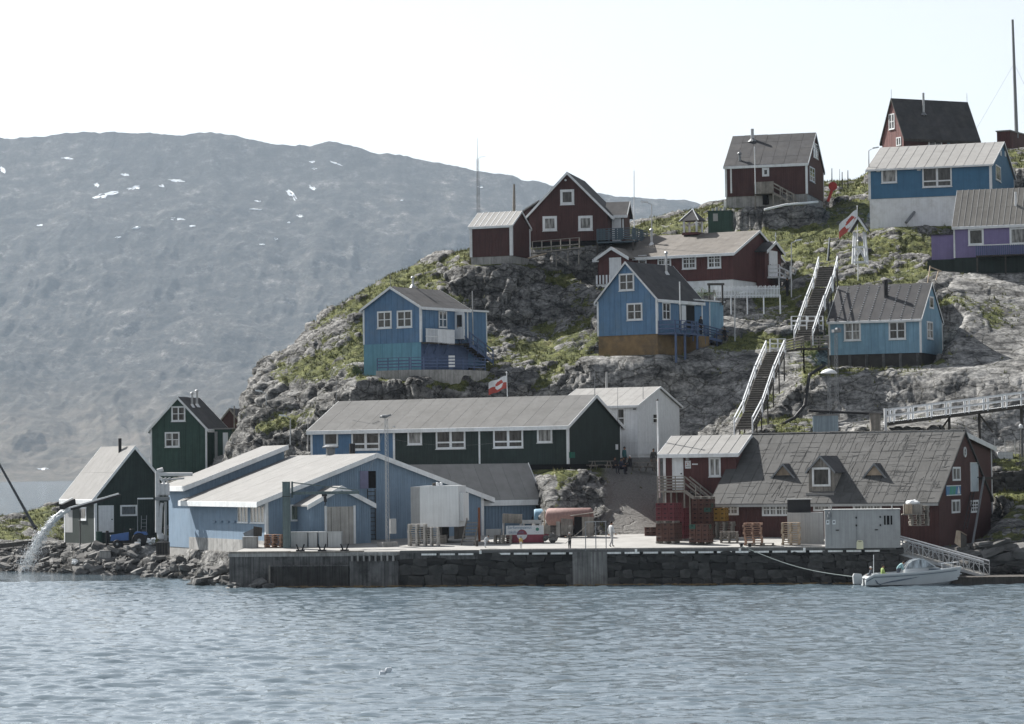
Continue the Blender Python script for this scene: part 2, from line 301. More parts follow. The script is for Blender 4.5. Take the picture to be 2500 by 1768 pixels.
# ------------------------------------------------------------------ hillside: ground height along columns of sight (depth, image row | 'z', height)
Z = 'z'
def _w(*a): return list(a)
COLS = {
 -700: [(180, Z, -3), (238, Z, -2), (250, Z, 2), (262, Z, 4.5), (275, Z, 1), (290, Z, -3)],
 -150: [(222, Z, -2.5), (233, Z, 0), (240, 1335), (248, 1292), (256, 1266), (264, Z, 2), (276, Z, -3)],
 0: [(221, Z, -2.5), (229, Z, 0), (236, 1345), (241, 1330), (247, 1292), (256, 1260), (263, Z, 2), (275, Z, -3)],
 130: [(219, Z, -2.5), (226, Z, 0), (232, 1345), (236, 1328), (247, 1318), (257, 1232), (262, 1228), (270, Z, 3), (290, Z, -3)],
 230: [(213, Z, -2.5), (219.5, Z, 0), (221.5, 1372), (223, 1346), (232, 1335), (246, 1326), (262, Z, 3), (275, Z, 3), (300, Z, -3)],
 330: [(211, Z, -2.5), (216.5, Z, 0), (218.5, 1376), (220, 1348), (228, 1337), (240, Z, 3.5), (255, Z, 7), (268, Z, 5), (300, Z, -3)],
 430: [(204, Z, -2.5), (209.5, Z, 0), (211.5, 1382), (214, 1362), (222, Z, 2.2), (236, Z, 6), (244, Z, 7.5), (258, Z, 7), (275, Z, 3), (305, Z, -3)],
 520: [(194, Z, -2.5), (199, Z, 0), (204, 1385), (210, Z, 2), (228, Z, 4), (240, Z, 7), (250, 1130), (258, Z, 7), (275, Z, 3), (310, Z, -3)],
 555: [(186, Z, -2.5), (193, Z, 0), (198, Z, 1.2), (210, Z, 2), (230, Z, 4), (240, 1118), (246, 1092), (255, Z, 7), (275, Z, 3), (310, Z, -3)],
 600: [(192.0, Z, -2.5), (194.5, Z, 2.0), (215, Z, 3), (231, Z, 4), (237, 1060), (244, 1010), (249, 972), (260, Z, 11), (282, Z, 4), (315, Z, -3)],
 650: [(191.8, Z, -2.5), (194.3, Z, 2.0), (215, Z, 3), (231, Z, 4.5), (236, 1050), (241, 985), (246, 925), (251, 893), (263, Z, 14), (290, Z, 4), (320, Z, -3)],
 757: [(191.3, Z, -2.5), (193.8, Z, 2.0), (213, Z, 4), (228, Z, 6), (234, 1030), (239, 955), (246, 870), (252, 806), (256, 793), (272, Z, 16), (305, Z, 4), (335, Z, -3)],
 860: [(190.8, Z, -2.5), (193.3, Z, 2.0), (209, Z, 3), (214, Z, 6.8), (224.5, Z, 7.3), (227, 950), (229, 928), (233, 915), (242, 870), (249, 780), (254, 732), (257, 722), (275, Z, 18), (310, Z, 4), (340, Z, -3)],
 950: [(190.4, Z, -2.5), (192.9, Z, 2.0), (205, Z, 2.3), (209, Z, 4), (212, Z, 7.2), (224.5, Z, 7.5), (226.3, 956), (227.8, 936), (229, 928), (236, 912), (242, 870), (249, 770), (255, 690), (259, 672), (278, Z, 20), (320, Z, 4)],
 1060: [(189.9, Z, -2.5), (192.4, Z, 2.0), (205, Z, 2.3), (208, Z, 4), (210, Z, 7.2), (224.5, Z, 7.6), (226.3, 953), (227.8, 934), (229.2, 924), (236, 905), (240, 885), (246, 800), (251, 715), (257, 645), (261, 622), (280, Z, 22), (325, Z, 5)],
 1150: [(189.5, Z, -2.5), (192.0, Z, 2.0), (208, Z, 2.2), (209.5, Z, 5), (211, Z, 7.2), (226, Z, 7.7), (228.5, 962), (231.5, 922), (236, 902), (241, 872), (246, 800), (250, 700), (253, 640), (257, 612), (264, 608), (284, Z, 22), (330, Z, 5)],
 1250: [(189.0, Z, -2.5), (191.5, Z, 2.0), (207.5, Z, 2.2), (209, Z, 5), (210.5, Z, 7.2), (228, Z, 7.8), (232, 960), (236, 905), (241, 862), (246, 795), (249, 690), (252, 645), (258, 620), (268, 600), (290, Z, 23), (330, Z, 8)],
 1300: [(188.0, Z, -2.5), (190.5, Z, 2.0), (206, Z, 2.2), (207.5, Z, 5.5), (209.5, Z, 7.3), (211.5, 1143), (228, Z, 7.8), (232, 955), (236, 895), (242, 858), (247, 790), (251, 690), (255, 630), (260, 600), (270, 594), (290, Z, 24), (335, Z, 8)],
 1340: [(188.7, Z, -2.5), (191.2, Z, 2.0), (199, Z, 2.2), (200.5, 1266), (203.5, 1195), (206, 1155), (211, 1143), (228, Z, 7.8), (232, 955), (236, 895), (242, 858), (247, 790), (251, 690), (255, 630), (260, 600), (270, 594), (290, Z, 24), (335, Z, 8)],
 1400: [(188.3, Z, -2.5), (190.8, Z, 2.0), (199.5, Z, 2.3), (201.5, 1268), (204.5, 1195), (207, 1152), (212, 1142), (228, Z, 7.8), (231, 985), (234, 890), (239, 862), (246, 780), (250, 700), (256, 625), (262, 598), (275, 582), (295, Z, 25), (340, Z, 8)],
 1470: [(188.0, Z, -2.5), (190.5, Z, 2.0), (199.5, Z, 2.4), (202, 1280), (206, 1200), (209, 1150), (214, 1140), (228, Z, 8), (230, 1010), (233, 880), (238, 860), (244, 770), (248, 715), (256, 650), (266, 590), (278, 570), (295, Z, 26), (340, Z, 8)],
 1560: [(187.6, Z, -2.5), (190.1, Z, 2.0), (199.5, Z, 2.5), (202, 1285), (207, 1220), (212, 1155), (218, 1140), (227, Z, 8), (229, 1060), (232, 900), (236, 858), (242, 800), (247, 735), (256, 660), (268, 590), (280, 555), (288, 542), (300, Z, 27), (345, Z, 8)],
 1640: [(187.2, Z, -2.5), (189.7, Z, 2.0), (200, Z, 2.5), (206, Z, 3.5), (213, Z, 7), (222, 1130), (227, 1085), (230, 1040), (233, 880), (237, 848), (243, 790), (247, 730), (256, 670), (268, 600), (280, 548), (290, 520), (300, Z, 29), (345, Z, 10)],
 1720: [(186.9, Z, -2.5), (189.4, Z, 2.0), (205, Z, 2.6), (212, Z, 4), (219, Z, 7), (225, 1062), (229, 1040), (232, 930), (235, 850), (240, 838), (244, 780), (249, 735), (258, 680), (268, 610), (278, 548), (287, 512), (296, 506), (315, Z, 28), (345, Z, 12)],
 1800: [(186.5, Z, -2.5), (189.0, Z, 2.0), (205, Z, 2.6), (211, Z, 4), (216, 1062), (222, 1040), (227, 980), (231, 900), (236, 850), (242, 790), (248, 735), (256, 690), (264, 625), (272, 565), (280, 520), (290, 492), (296, 488), (315, Z, 29), (345, Z, 14)],
 1900: [(186.1, Z, -2.5), (188.6, Z, 2.0), (205, Z, 2.6), (211, Z, 4.4), (216, 1055), (222, 1020), (227, 960), (231, 890), (236, 845), (242, 780), (249, 710), (255, 665), (261, 620), (270, 560), (278, 515), (288, 468), (294, 462), (315, Z, 30), (345, Z, 16)],
 2000: [(185.7, Z, -2.5), (188.2, Z, 2.0), (205, Z, 2.6), (210, Z, 4.5), (215, 1050), (222.5, 1028), (224.8, 960), (226, 915), (228, 905), (232, 890), (238, 830), (243, 740), (248, 690), (254, 650), (260, 610), (268, 560), (278, 505), (290, 455), (300, 442), (320, Z, 32), (345, Z, 20)],
 2100: [(185.2, Z, -2.5), (187.7, Z, 2.0), (205, Z, 2.6), (209, Z, 4.5), (213, 1047), (222, 1024), (224.2, 960), (225.3, 915), (227.5, 902), (231, 895), (240, 800), (244, 700), (249, 660), (255, 620), (261, 580), (268, 545), (276, 500), (288, 455), (298, 440), (320, Z, 33), (345, Z, 24)],
 2200: [(184.8, Z, -2.5), (187.3, Z, 2.0), (205, Z, 2.6), (209, Z, 4.5), (213, 1045), (221, 1020), (223.2, 960), (224.3, 915), (226.5, 902), (230, 893), (240, 790), (243, 700), (248, 665), (254, 625), (258, 560), (262, 545), (276, 500), (290, 390), (300, 370), (330, Z, 36)],
 2330: [(180, Z, -2.5), (186, Z, -1), (190, Z, 1.8), (205, Z, 2.6), (209, Z, 4.5), (213, 1040), (219, 1015), (221.5, 950), (222.8, 905), (226, 893), (231, 810), (236, 740), (241, 690), (246, 655), (254, 610), (260, 545), (270, 500), (290, 370), (300, 360), (330, Z, 37)],
 2430: [(178, Z, -2.5), (184, Z, -1), (189, Z, 1.2), (194, 1290), (202, 1225), (206, 1195), (207, 1148), (212, 1120), (216, 1088), (219, 985), (221.5, 925), (223.5, 900), (229, 850), (235, 770), (241, 690), (247, 650), (256, 590), (265, 500), (275, 420), (285, 368), (300, 366), (330, Z, 38)],
 2500: [(178, Z, -2.5), (184, Z, -1), (189, Z, 1.2), (194, 1285), (202, 1222), (206, 1195), (207, 1148), (212, 1115), (216, 1083), (219, 975), (221.5, 915), (223.5, 893), (229, 850), (235, 770), (241, 690), (247, 650), (256, 590), (265, 500), (275, 410), (285, 366), (300, 364), (330, Z, 38)],
 3200: [(178, Z, -3), (186, Z, -1), (192, Z, 2), (202, Z, 5), (207, Z, 7), (215, Z, 9), (222, Z, 15), (232, Z, 20), (250, Z, 27), (270, Z, 34), (290, Z, 38), (330, Z, 40)],
}
ROWS = np.concatenate([np.linspace(178, 214, 130, endpoint=False), np.linspace(214, 262, 200, endpoint=False), np.linspace(262, 300, 80, endpoint=False), np.linspace(300, 345, 25)])
AZ = np.concatenate([np.linspace(-.275, -.186, 24, endpoint=False), np.linspace(-.186, .186, 800, endpoint=False), np.linspace(.186, .275, 24)])
_uk = np.array(sorted(COLS)); _zk = []
for u in _uk:
    yy, zz = [], []
    for e in COLS[u]:
        yy.append(e[0]); zz.append(e[2] if e[1] == Z else P(u, e[1], e[0]).z)
    _zk.append(np.interp(ROWS, yy, zz))
_zk = np.array(_zk)                                   # columns x rows
GU = CU+F*AZ
TZ = np.array([np.interp(GU, _uk, _zk[:, r]) for r in range(len(ROWS))])   # rows x cols
def _blur(a, k, ax):
    ker = np.hanning(2*k+3)[1:-1]; ker /= ker.sum()
    pad = [(0, 0), (0, 0)]; pad[ax] = (k, k); b = np.pad(a, pad, mode='edge')
    return np.apply_along_axis(lambda r: np.convolve(r, ker, 'valid'), ax, b)
TZ = _blur(_blur(TZ, 10, 1), 2, 0)
TX = AZ[None, :]*ROWS[:, None]; TY = np.repeat(ROWS[:, None], len(AZ), 1)
calm = np.ones_like(TZ)                               # 1 = full rock relief
def sstep(x): x = np.clip(x, 0, 1); return x*x*(3-2*x)
for k, h in HS.items():
    lx = (TX-h.C.x)*h.ex.x+(TY-h.C.y)*h.ex.y; ly = (TX-h.C.x)*h.ey.x+(TY-h.C.y)*h.ey.y
    dx = np.maximum(np.maximum(-h.A-lx, lx), 0); dy = np.maximum(np.maximum(-ly, ly-h.B), 0); d = np.hypot(dx, dy)
    wgt = 1-sstep((d-.15)/h.pad); TZ = TZ*(1-wgt)+(h.C.z+h.zg-.12)*wgt
    calm = np.minimum(calm, sstep((d-.2)/1.6)*.95+.05)
uu = np.repeat(GU[None, :], len(ROWS), 0)
flat = sstep((TY-194)/3)*0+1
town = ((uu > 560) & (TY < 200)) | ((uu > 1290) & (uu < 1700) & (TY > 208) & (TY < 226)) | ((uu > 1480) & (uu < 1625) & (TY < 216))
calm = np.where(town, np.minimum(calm, .06), calm); calm = _blur(_blur(calm, 4, 0), 5, 1)
gy, gx = np.gradient(TZ); sl_y = gy/np.gradient(TY, axis=0); sl_x = gx/np.gradient(TX, axis=1)
steep = np.hypot(sl_x, sl_y)
# rock relief in 3D: tilted blocks with cracks, ledges, fine crags
nrm = np.stack([-sl_x, -sl_y, np.ones_like(TZ)], -1); nrm /= np.linalg.norm(nrm, axis=-1, keepdims=True)
def relief(x, y, z):
    a = .35; xr, zr = x*math.cos(a)+z*math.sin(a), -x*math.sin(a)+z*math.cos(a)
    wx, wz = xr+.8*fbm(x/3, y/3, z/3, 3, 5), zr+.6*fbm(x/3, y/3, z/3, 3, 9)
    big = fbm(wx/6, y/6, wz/3.5, 4, 1, .55, True)
    f1, f2, rv = voro(wx/3.1, y/3.1, wz/1.8, 3); crack = np.exp(-(f2-f1)/.055)
    g1, g2, rw = voro(wx/1.15+7, y/1.15, wz/.62, 31); crack2 = np.exp(-(g2-g1)/.07)
    fine = fbm(wx/.7, y/.7, wz/.45, 3, 77, .6)
    return .75*big+.85*(rv-.5)-.60*crack+.42*(rw-.5)-.26*crack2+.16*fine
rk = relief(TX, TY, TZ)
hum = fbm(TX/1.6, TY/1.6, TZ/1.6, 4, 200)
gn = fbm(TX/5.0, TY/5.0, TZ/4.0, 4, 321)
grass = sstep((1.02-steep+gn*.75)/.55)*sstep((-rk+.62)/.5)          # grass keeps to the gentler ground and fills hollows
grass = np.where(TZ < 2.2, grass*.15, grass)
rock_amp = calm*(1-.72*grass)*np.clip(.35+steep*.65, .35, 1.15)
slab = np.clip(np.maximum(sstep((uu-2285)/60)*sstep((TY-224)/3)*sstep((246-TY)/4), sstep((uu-1960)/60)*sstep((TY-212)/2)*sstep((227.5-TY)/2)), 0, 1)
slab = np.maximum(slab, sstep((uu-1420)/60)*sstep((1990-uu)/60)*sstep((TY-226)/2)*sstep((237-TY)/3)); slab = np.maximum(slab, .7*sstep((uu-1690)/30)*sstep((1960-uu)/50)*sstep((TY-239)/2)*sstep((247-TY)/3))
grass = grass*(1-slab*np.clip(.95-.5*np.clip(gn*2.2, 0, 1.6), 0, 1)); grass = np.where((uu < 900) & (uu > 540) & (TY > 228), np.clip(grass*.85+.22*sstep((fbm(TX/2.2, TY/2.2, TZ/1.2, 4, 777)-.02)*4), 0, 1), grass)
rk = rk*(1-.68*slab)
left_shore = (uu < 560) & (TZ < 3.2)
disp = rk*rock_amp+hum*.16*grass*calm
V = np.stack([TX, TY, TZ], -1)+nrm*disp[..., None]*np.array([1, 1, .85])
# ledge-like second pass on the steep faces
V[..., 1] += (fbm(TX/.9, TY/.9, V[..., 2]/.35, 3, 55)*.22)*calm*np.clip(steep-.6, 0, 1)*(1-.8*slab)
gravel = np.where((uu > 1470) & (uu < 1640) & (TY < 216), 1., 0.)
gravel = np.maximum(gravel, np.where((uu > 1500) & (uu < 1640) & (TY > 212) & (TY < 222), 1., 0.))
gravel = np.maximum(gravel, np.where((uu > 560) & (uu < 2250) & (TY < 199), 1., 0.)); gravel = _blur(_blur(gravel, 3, 0), 4, 1)
TV = V
def ground_z(x, y):
    """ground height under a point"""
    a = np.interp(x/y, AZ, np.arange(len(AZ))); r = np.interp(y, ROWS, np.arange(len(ROWS)))
    i, j = int(min(r, len(ROWS)-2)), int(min(a, len(AZ)-2)); fr, fa = r-i, a-j; z = TV[..., 2]
    return float((z[i, j]*(1-fa)+z[i, j+1]*fa)*(1-fr)+(z[i+1, j]*(1-fa)+z[i+1, j+1]*fa)*fr)
def ground_at(u, v, Y0=186, Y1=330, step=.25):
    """where the sight line first meets the ground"""
    d = ray(u, v); y = Y0
    while y < Y1:
        p = CAM+d*(y/d.y)
        if p.z <= ground_z(p.x, p.y): return p
        y += step
    return CAM+d*(Y1/d.y)

def terrain_material():
    M = bpy.data.materials.new('rock_and_grass'); M.use_nodes = True; n = M.node_tree.nodes; L = M.node_tree.links
    b = n['Principled BSDF']; b.inputs['Roughness'].default_value = .92; b.inputs['Specular IOR Level'].default_value = .15
    geo = n.new('ShaderNodeNewGeometry')
    def noise(sc, det=6, ro=.6, vec=None):
        x = n.new('ShaderNodeTexNoise'); x.inputs['Scale'].default_value = sc; x.inputs['Detail'].default_value = det; x.inputs['Roughness'].default_value = ro
        L.new(vec or geo.outputs['Position'], x.inputs['Vector']); return x.outputs[0]
    def ramp(src, stops):
        r = n.new('ShaderNodeValToRGB'); r.color_ramp.elements[0].position = stops[0][0]; r.color_ramp.elements[0].color = (*stops[0][1], 1)
        r.color_ramp.elements[1].position = stops[-1][0]; r.color_ramp.elements[1].color = (*stops[-1][1], 1)
        for p, c in stops[1:-1]: e = r.color_ramp.elements.new(p); e.color = (*c, 1)
        L.new(src, r.inputs[0]); return r.outputs[0]
    def mix(f, a, c, mode='MIX'):
        x = n.new('ShaderNodeMix'); x.data_type = 'RGBA'; x.blend_type = mode
        (L.new(f, x.inputs[0]) if hasattr(f, 'links') else setattr(x.inputs[0], 'default_value', f)); L.new(a, x.inputs[6]); L.new(c, x.inputs[7]); return x.outputs[2]
    mp = n.new('ShaderNodeMapping'); mp.inputs['Rotation'].default_value = (0, .35, 0); mp.inputs['Scale'].default_value = (1, 1, 2.6); L.new(geo.outputs['Position'], mp.inputs[0])
    rock = ramp(noise(.55, 8, .68, mp.outputs[0]), [(.30, (.040, .040, .041)), (.41, (.115, .115, .115)), (.50, (.235, .235, .23)), (.64, (.38, .377, .37))])
    lich = ramp(noise(3.2, 6, .7), [(.40, (.50, .50, .51)), (.60, (1.14, 1.13, 1.11))])
    rock = mix(1.0, rock, lich, 'MULTIPLY')
    stain = ramp(noise(.21, 4, .5), [(.50, (1, 1, 1)), (.68, (.60, .60, .60))]); rock = mix(1.0, rock, stain, 'MULTIPLY')
    wv = n.new('ShaderNodeTexNoise'); wv.inputs['Scale'].default_value = .5; wv.inputs['Detail'].default_value = 4; L.new(geo.outputs['Position'], wv.inputs['Vector'])
    wa = n.new('ShaderNodeVectorMath'); wa.operation = 'MULTIPLY_ADD'; wa.inputs[1].default_value = (2.2, 2.2, 2.2); L.new(wv.outputs['Color'], wa.inputs[0]); L.new(mp.outputs[0], wa.inputs[2])
    vo = n.new('ShaderNodeTexVoronoi'); vo.feature = 'DISTANCE_TO_EDGE'; vo.inputs['Scale'].default_value = .42; L.new(wa.outputs[0], vo.inputs['Vector'])
    ck = n.new('ShaderNodeMapRange'); ck.inputs[1].default_value = .0; ck.inputs[2].default_value = .045; ck.interpolation_type = 'SMOOTHSTEP'; L.new(vo.outputs['Distance'], ck.inputs[0])
    crack_tone = ramp(ck.outputs[0], [(.0, (.42, .41, .38)), (1.0, (1, 1, 1))]); rock = mix(1.0, rock, crack_tone, 'MULTIPLY')  # rock colour darkened along the crack lines
    gr = ramp(noise(1.1, 6, .65), [(.30, (.030, .038, .014)), (.44, (.084, .096, .037)), (.58, (.150, .162, .055)), (.74, (.25, .235, .13))])
    gr2 = ramp(noise(7, 3, .6), [(.35, (.6, .6, .6)), (.65, (1.3, 1.3, 1.25))]); gr = mix(1.0, gr, gr2, 'MULTIPLY')
    gv = ramp(noise(9, 5, .7), [(.3, (.13, .127, .12)), (.7, (.27, .262, .25))])
    at = n.new('ShaderNodeAttribute'); at.attribute_name = 'grass'; ag = n.new('ShaderNodeAttribute'); ag.attribute_name = 'gravel'
    ad = n.new('ShaderNodeMath'); ad.operation = 'ADD'; L.new(at.outputs['Fac'], ad.inputs[0])
    sb = n.new('ShaderNodeMapRange'); sb.inputs[1].default_value = .3; sb.inputs[2].default_value = .7; sb.inputs[3].default_value = -.4; sb.inputs[4].default_value = .4; L.new(noise(2.3, 7, .7), sb.inputs[0]); L.new(sb.outputs[0], ad.inputs[1])
    mr = n.new('ShaderNodeMapRange'); mr.inputs[1].default_value = .40; mr.inputs[2].default_value = .58; L.new(ad.outputs[0], mr.inputs[0])
    sp = n.new('ShaderNodeSeparateXYZ'); L.new(geo.outputs['Position'], sp.inputs[0])
    wet = n.new('ShaderNodeMapRange'); wet.inputs[1].default_value = .25; wet.inputs[2].default_value = 1.1; wet.inputs[3].default_value = .28; wet.inputs[4].default_value = 1; L.new(sp.outputs['Z'], wet.inputs[0])
    cw = n.new('ShaderNodeVectorMath'); cw.operation = 'SCALE'
    c = mix(mr.outputs[0], rock, gr); c = mix(ag.outputs['Fac'], c, gv); L.new(c, cw.inputs[0]); L.new(wet.outputs[0], cw.inputs['Scale']); L.new(cw.outputs[0], b.inputs['Base Color'])
    bp = n.new('ShaderNodeBump'); bp.inputs['Strength'].default_value = 1.0; bp.inputs['Distance'].default_value = .28
    hm = n.new('ShaderNodeMath'); hm.operation = 'MULTIPLY_ADD'; L.new(ck.outputs[0], hm.inputs[0]); hm.inputs[1].default_value = .35; L.new(noise(2.4, 9, .75, mp.outputs[0]), hm.inputs[2]); L.new(hm.outputs[0], bp.inputs['Height']); L.new(bp.outputs[0], b.inputs['Normal'])
    asl = n.new('ShaderNodeAttribute'); asl.attribute_name = 'slab'; ms = n.new('ShaderNodeMapRange'); ms.inputs[3].default_value = 1.0; ms.inputs[4].default_value = .35; L.new(asl.outputs['Fac'], ms.inputs[0]); L.new(ms.outputs[0], bp.inputs['Strength'])
    return M
me = gmesh('hillside', TV.reshape(-1, 3), len(ROWS), len(AZ), terrain_material(), False)
for nm, arr in (('grass', grass), ('gravel', gravel), ('slab', slab)):
    at = me.attributes.new(nm, 'FLOAT', 'POINT'); at.data.foreach_set('value', arr.astype(np.float32).ravel())
hillside = tag(addobj('hillside', me), 'grey rock hillside with grass terraces under the houses', 'hill', kind='structure')

# ------------------------------------------------------------------ grass tufts (nobody could count them)
def grass_tufts():
    rng = np.random.default_rng(4)
    w_ = (grass*calm*np.gradient(TY, axis=0)*np.gradient(TX, axis=1)); w_ = np.where((TZ < 2.0) | (uu < -100) | (uu > 2600) | (TY > 312), 0, w_)
    w_ = w_*(.15+sstep((gn+.5)))
    pr = w_.ravel()/w_.sum(); N = 26000
    idx = rng.choice(pr.size, N, p=pr); base = TV.reshape(-1, 3)[idx]+np.stack([rng.uniform(-.12, .12, N), rng.uniform(-.15, .15, N), np.zeros(N)], 1)
    NB = 5; ang = rng.uniform(0, 6.28, (N, NB)); hh = rng.uniform(.10, .34, (N, NB))*(.6+.8*rng.random((N, 1))); wd = rng.uniform(.02, .05, (N, NB)); ln = rng.uniform(.03, .20, (N, NB))
    dx, dy = np.cos(ang), np.sin(ang); o = rng.uniform(-.10, .10, (N, NB, 2))
    b0 = base[:, None, :]+np.concatenate([o, np.full((N, NB, 1), -.05)], 2)
    p0 = b0.copy(); p0[..., 0] -= dy*wd; p0[..., 1] += dx*wd; p1 = b0.copy(); p1[..., 0] += dy*wd; p1[..., 1] -= dx*wd
    p2 = b0.copy(); p2[..., 0] += dx*ln; p2[..., 1] += dy*ln; p2[..., 2] += hh
    Vt = np.stack([p0, p1, p2], 2).reshape(-1, 3); nt_ = N*NB
    me = bpy.data.meshes.new('grass'); me.vertices.add(len(Vt)); me.vertices.foreach_set('co', Vt.astype(np.float32).ravel())
    me.loops.add(nt_*3); me.loops.foreach_set('vertex_index', np.arange(nt_*3, dtype=np.int32)); me.polygons.add(nt_); me.polygons.foreach_set('loop_start', (np.arange(nt_)*3).astype(np.int32))
    me.update(calc_edges=True); me.validate()
    M = bpy.data.materials.new('grass_blades'); M.use_nodes = True; n = M.node_tree.nodes; L = M.node_tree.links; b = n['Principled BSDF']; b.inputs['Roughness'].default_value = .8; b.inputs['Specular IOR Level'].default_value = .15
    geo = n.new('ShaderNodeNewGeometry'); x = n.new('ShaderNodeTexNoise'); x.inputs['Scale'].default_value = .9; x.inputs['Detail'].default_value = 5; L.new(geo.outputs['Position'], x.inputs['Vector'])
    r = n.new('ShaderNodeValToRGB'); r.color_ramp.elements[0].position = .33; r.color_ramp.elements[0].color = (.06, .074, .02, 1); r.color_ramp.elements[1].position = .70; r.color_ramp.elements[1].color = (.23, .215, .115, 1)
    e = r.color_ramp.elements.new(.5); e.color = (.13, .138, .052, 1); L.new(x.outputs[0], r.inputs[0]); L.new(r.outputs[0], b.inputs['Base Color'])
    me.materials.append(M)
    tag(addobj('grass', me), 'short yellow-green grass growing over the rocky hillside', 'grass', kind='stuff')
grass_tufts()

# ------------------------------------------------------------------ mountain across the fjord
SKYL = [(-400, 380), (-200, 360), (0, 346), (109, 344), (185, 332), (240, 326), (261, 324), (348, 329), (436, 335), (523, 332), (588, 340), (675, 357), (762, 361), (811, 354), (871, 370), (980, 389), (1089, 408), (1198, 430), (1306, 441), (1340, 452), (1420, 470), (1525, 487), (1580, 490), (1640, 497), (1710, 503), (1740, 516), (1800, 560), (2000, 640), (2500, 760), (3200, 900)]
MA = np.linspace(-.25, .2, 620); MR = np.concatenate([np.linspace(4560, 4800, 60, endpoint=False), np.linspace(4800, 7700, 330, endpoint=False), np.linspace(7700, 9300, 20)])
mu_ = CU+F*MA; YS = 7500.
vs_ = np.interp(mu_, [s[0] for s in SKYL], [s[1] for s in SKYL]); zs = np.array([P(u, v, YS).z for u, v in zip(mu_, vs_)])
t = (MR-4600)/(YS-4600); g = np.where(t < 1, .0+.16*np.clip(t, 0, 1)+.84*np.clip(t, 0, 1)**1.9, 1-(t-1)*1.2)
MX = MA[None, :]*MR[:, None]; MY = np.repeat(MR[:, None], len(MA), 1)
MZ = g[:, None]*zs[None, :]
tt = np.repeat(np.clip(t, 0, 1.2)[:, None], len(MA), 1)
env = np.clip(tt*6, 0, 1)*np.clip((1.03-tt)*3.2, .24, 1)
MZ = MZ+env*(62*fbm(MX/900, MY/900, MX*0, 6, 400, .55, True)-10+12*fbm(MX/230, MY/300, MX*0, 5, 411, .6, True)+30*fbm(MX/170+.8*fbm(MX/400, MY/400, MX*0, 3, 5), MY/950, MX*0, 5, 433, .55, True)+8*fbm(MX/70, MY/70, MX*0, 4, 415, .66, True))
MZ += np.where((tt > .9) & (tt < 1.05), 7*fbm(MX/45, MY/300, MX*0, 4, 460, .6), 0)
MZ += np.where(tt < .25, 16*np.clip(fbm(MX/330, MY/130, MX*0, 5, 440), -.3, 1)*np.clip(tt*30, 0, 1), 0)
MZ = np.where(tt <= 0, -6, np.maximum(MZ, .3+3*tt))
def mountain_material():
    M = bpy.data.materials.new('far_mountain'); M.use_nodes = True; n = M.node_tree.nodes; L = M.node_tree.links; b = n['Principled BSDF']; b.inputs['Roughness'].default_value = .95; b.inputs['Specular IOR Level'].default_value = .1
    geo = n.new('ShaderNodeNewGeometry')
    def noise(sc, det, ro, s=(1, 1, 1)):
        mp = n.new('ShaderNodeMapping'); mp.inputs['Scale'].default_value = s; L.new(geo.outputs['Position'], mp.inputs[0])
        x = n.new('ShaderNodeTexNoise'); x.inputs['Scale'].default_value = sc; x.inputs['Detail'].default_value = det; x.inputs['Roughness'].default_value = ro; L.new(mp.outputs[0], x.inputs['Vector']); return x.outputs[0]
    r = n.new('ShaderNodeValToRGB'); L.new(noise(.022, 12, .78, (1, .45, 1.3)), r.inputs[0])
    E = r.color_ramp.elements; E[0].position = .36; E[0].color = (.006, .007, .007, 1); E[1].position = .66; E[1].color = (.27, .26, .25, 1)
    for p, c in ((.45, (.022, .022, .020)), (.52, (.050, .047, .042)), (.585, (.105, .098, .09))): e = E.new(p); e.color = (*c, 1)
    r2 = n.new('ShaderNodeValToRGB'); L.new(noise(.0016, 6, .6), r2.inputs[0]); E = r2.color_ramp.elements; E[0].position = .38; E[0].color = (.40, .42, .42, 1); E[1].position = .62; E[1].color = (.92, .90, .87, 1)
    x = n.new('ShaderNodeMix'); x.data_type = 'RGBA'; x.blend_type = 'MULTIPLY'; x.inputs[0].default_value = 1; L.new(r.outputs[0], x.inputs[6]); L.new(r2.outputs[0], x.inputs[7])
    sp = n.new('ShaderNodeSeparateXYZ'); L.new(geo.outputs['Position'], sp.inputs[0]); lo = n.new('ShaderNodeMapRange'); lo.inputs[1].default_value = 40; lo.inputs[2].default_value = 230; lo.inputs[3].default_value = .8; lo.inputs[4].default_value = 0; L.new(sp.outputs['Z'], lo.inputs[0])
    r3 = n.new('ShaderNodeValToRGB'); L.new(noise(.012, 10, .7, (1, .5, 3)), r3.inputs[0]); E = r3.color_ramp.elements; E[0].position = .36; E[0].color = (.06, .055, .042, 1); E[1].position = .66; E[1].color = (.23, .195, .155, 1)
    x2 = n.new('ShaderNodeMix'); x2.data_type = 'RGBA'; L.new(lo.outputs[0], x2.inputs[0]); L.new(x.outputs[2], x2.inputs[6]); L.new(r3.outputs[0], x2.inputs[7])
    L.new(x2.outputs[2], b.inputs['Base Color'])
    bp = n.new('ShaderNodeBump'); bp.inputs['Strength'].default_value = 1; bp.inputs['Distance'].default_value = 12; L.new(noise(.06, 9, .78), bp.inputs['Height']); L.new(bp.outputs[0], b.inputs['Normal'])
    return M
MV = np.stack([MX, MY, MZ], -1)
mountain = tag(addobj('mountain', gmesh('mountain', MV.reshape(-1, 3), len(MR), len(MA), mountain_material(), False)), 'broad grey mountain with snow patches across the fjord', 'mountain', kind='structure')
def mount_hit(u, v):
    d = ray(u, v); ys = MR; xs = d.x/d.y*ys; zs_ = CAMH+d.z/d.y*ys
    ai = np.interp(xs/ys, MA, np.arange(len(MA))); i0 = np.clip(ai.astype(int), 0, len(MA)-2); fr = ai-i0; rr = np.arange(len(ys))
    hz = MZ[rr, i0]*(1-fr)+MZ[rr, i0+1]*fr; k = np.where((hz > zs_) & (ys > 4600))[0]
    if len(k) == 0: return None
    y = ys[k[0]]-6; return CAM+d*(y/d.y)
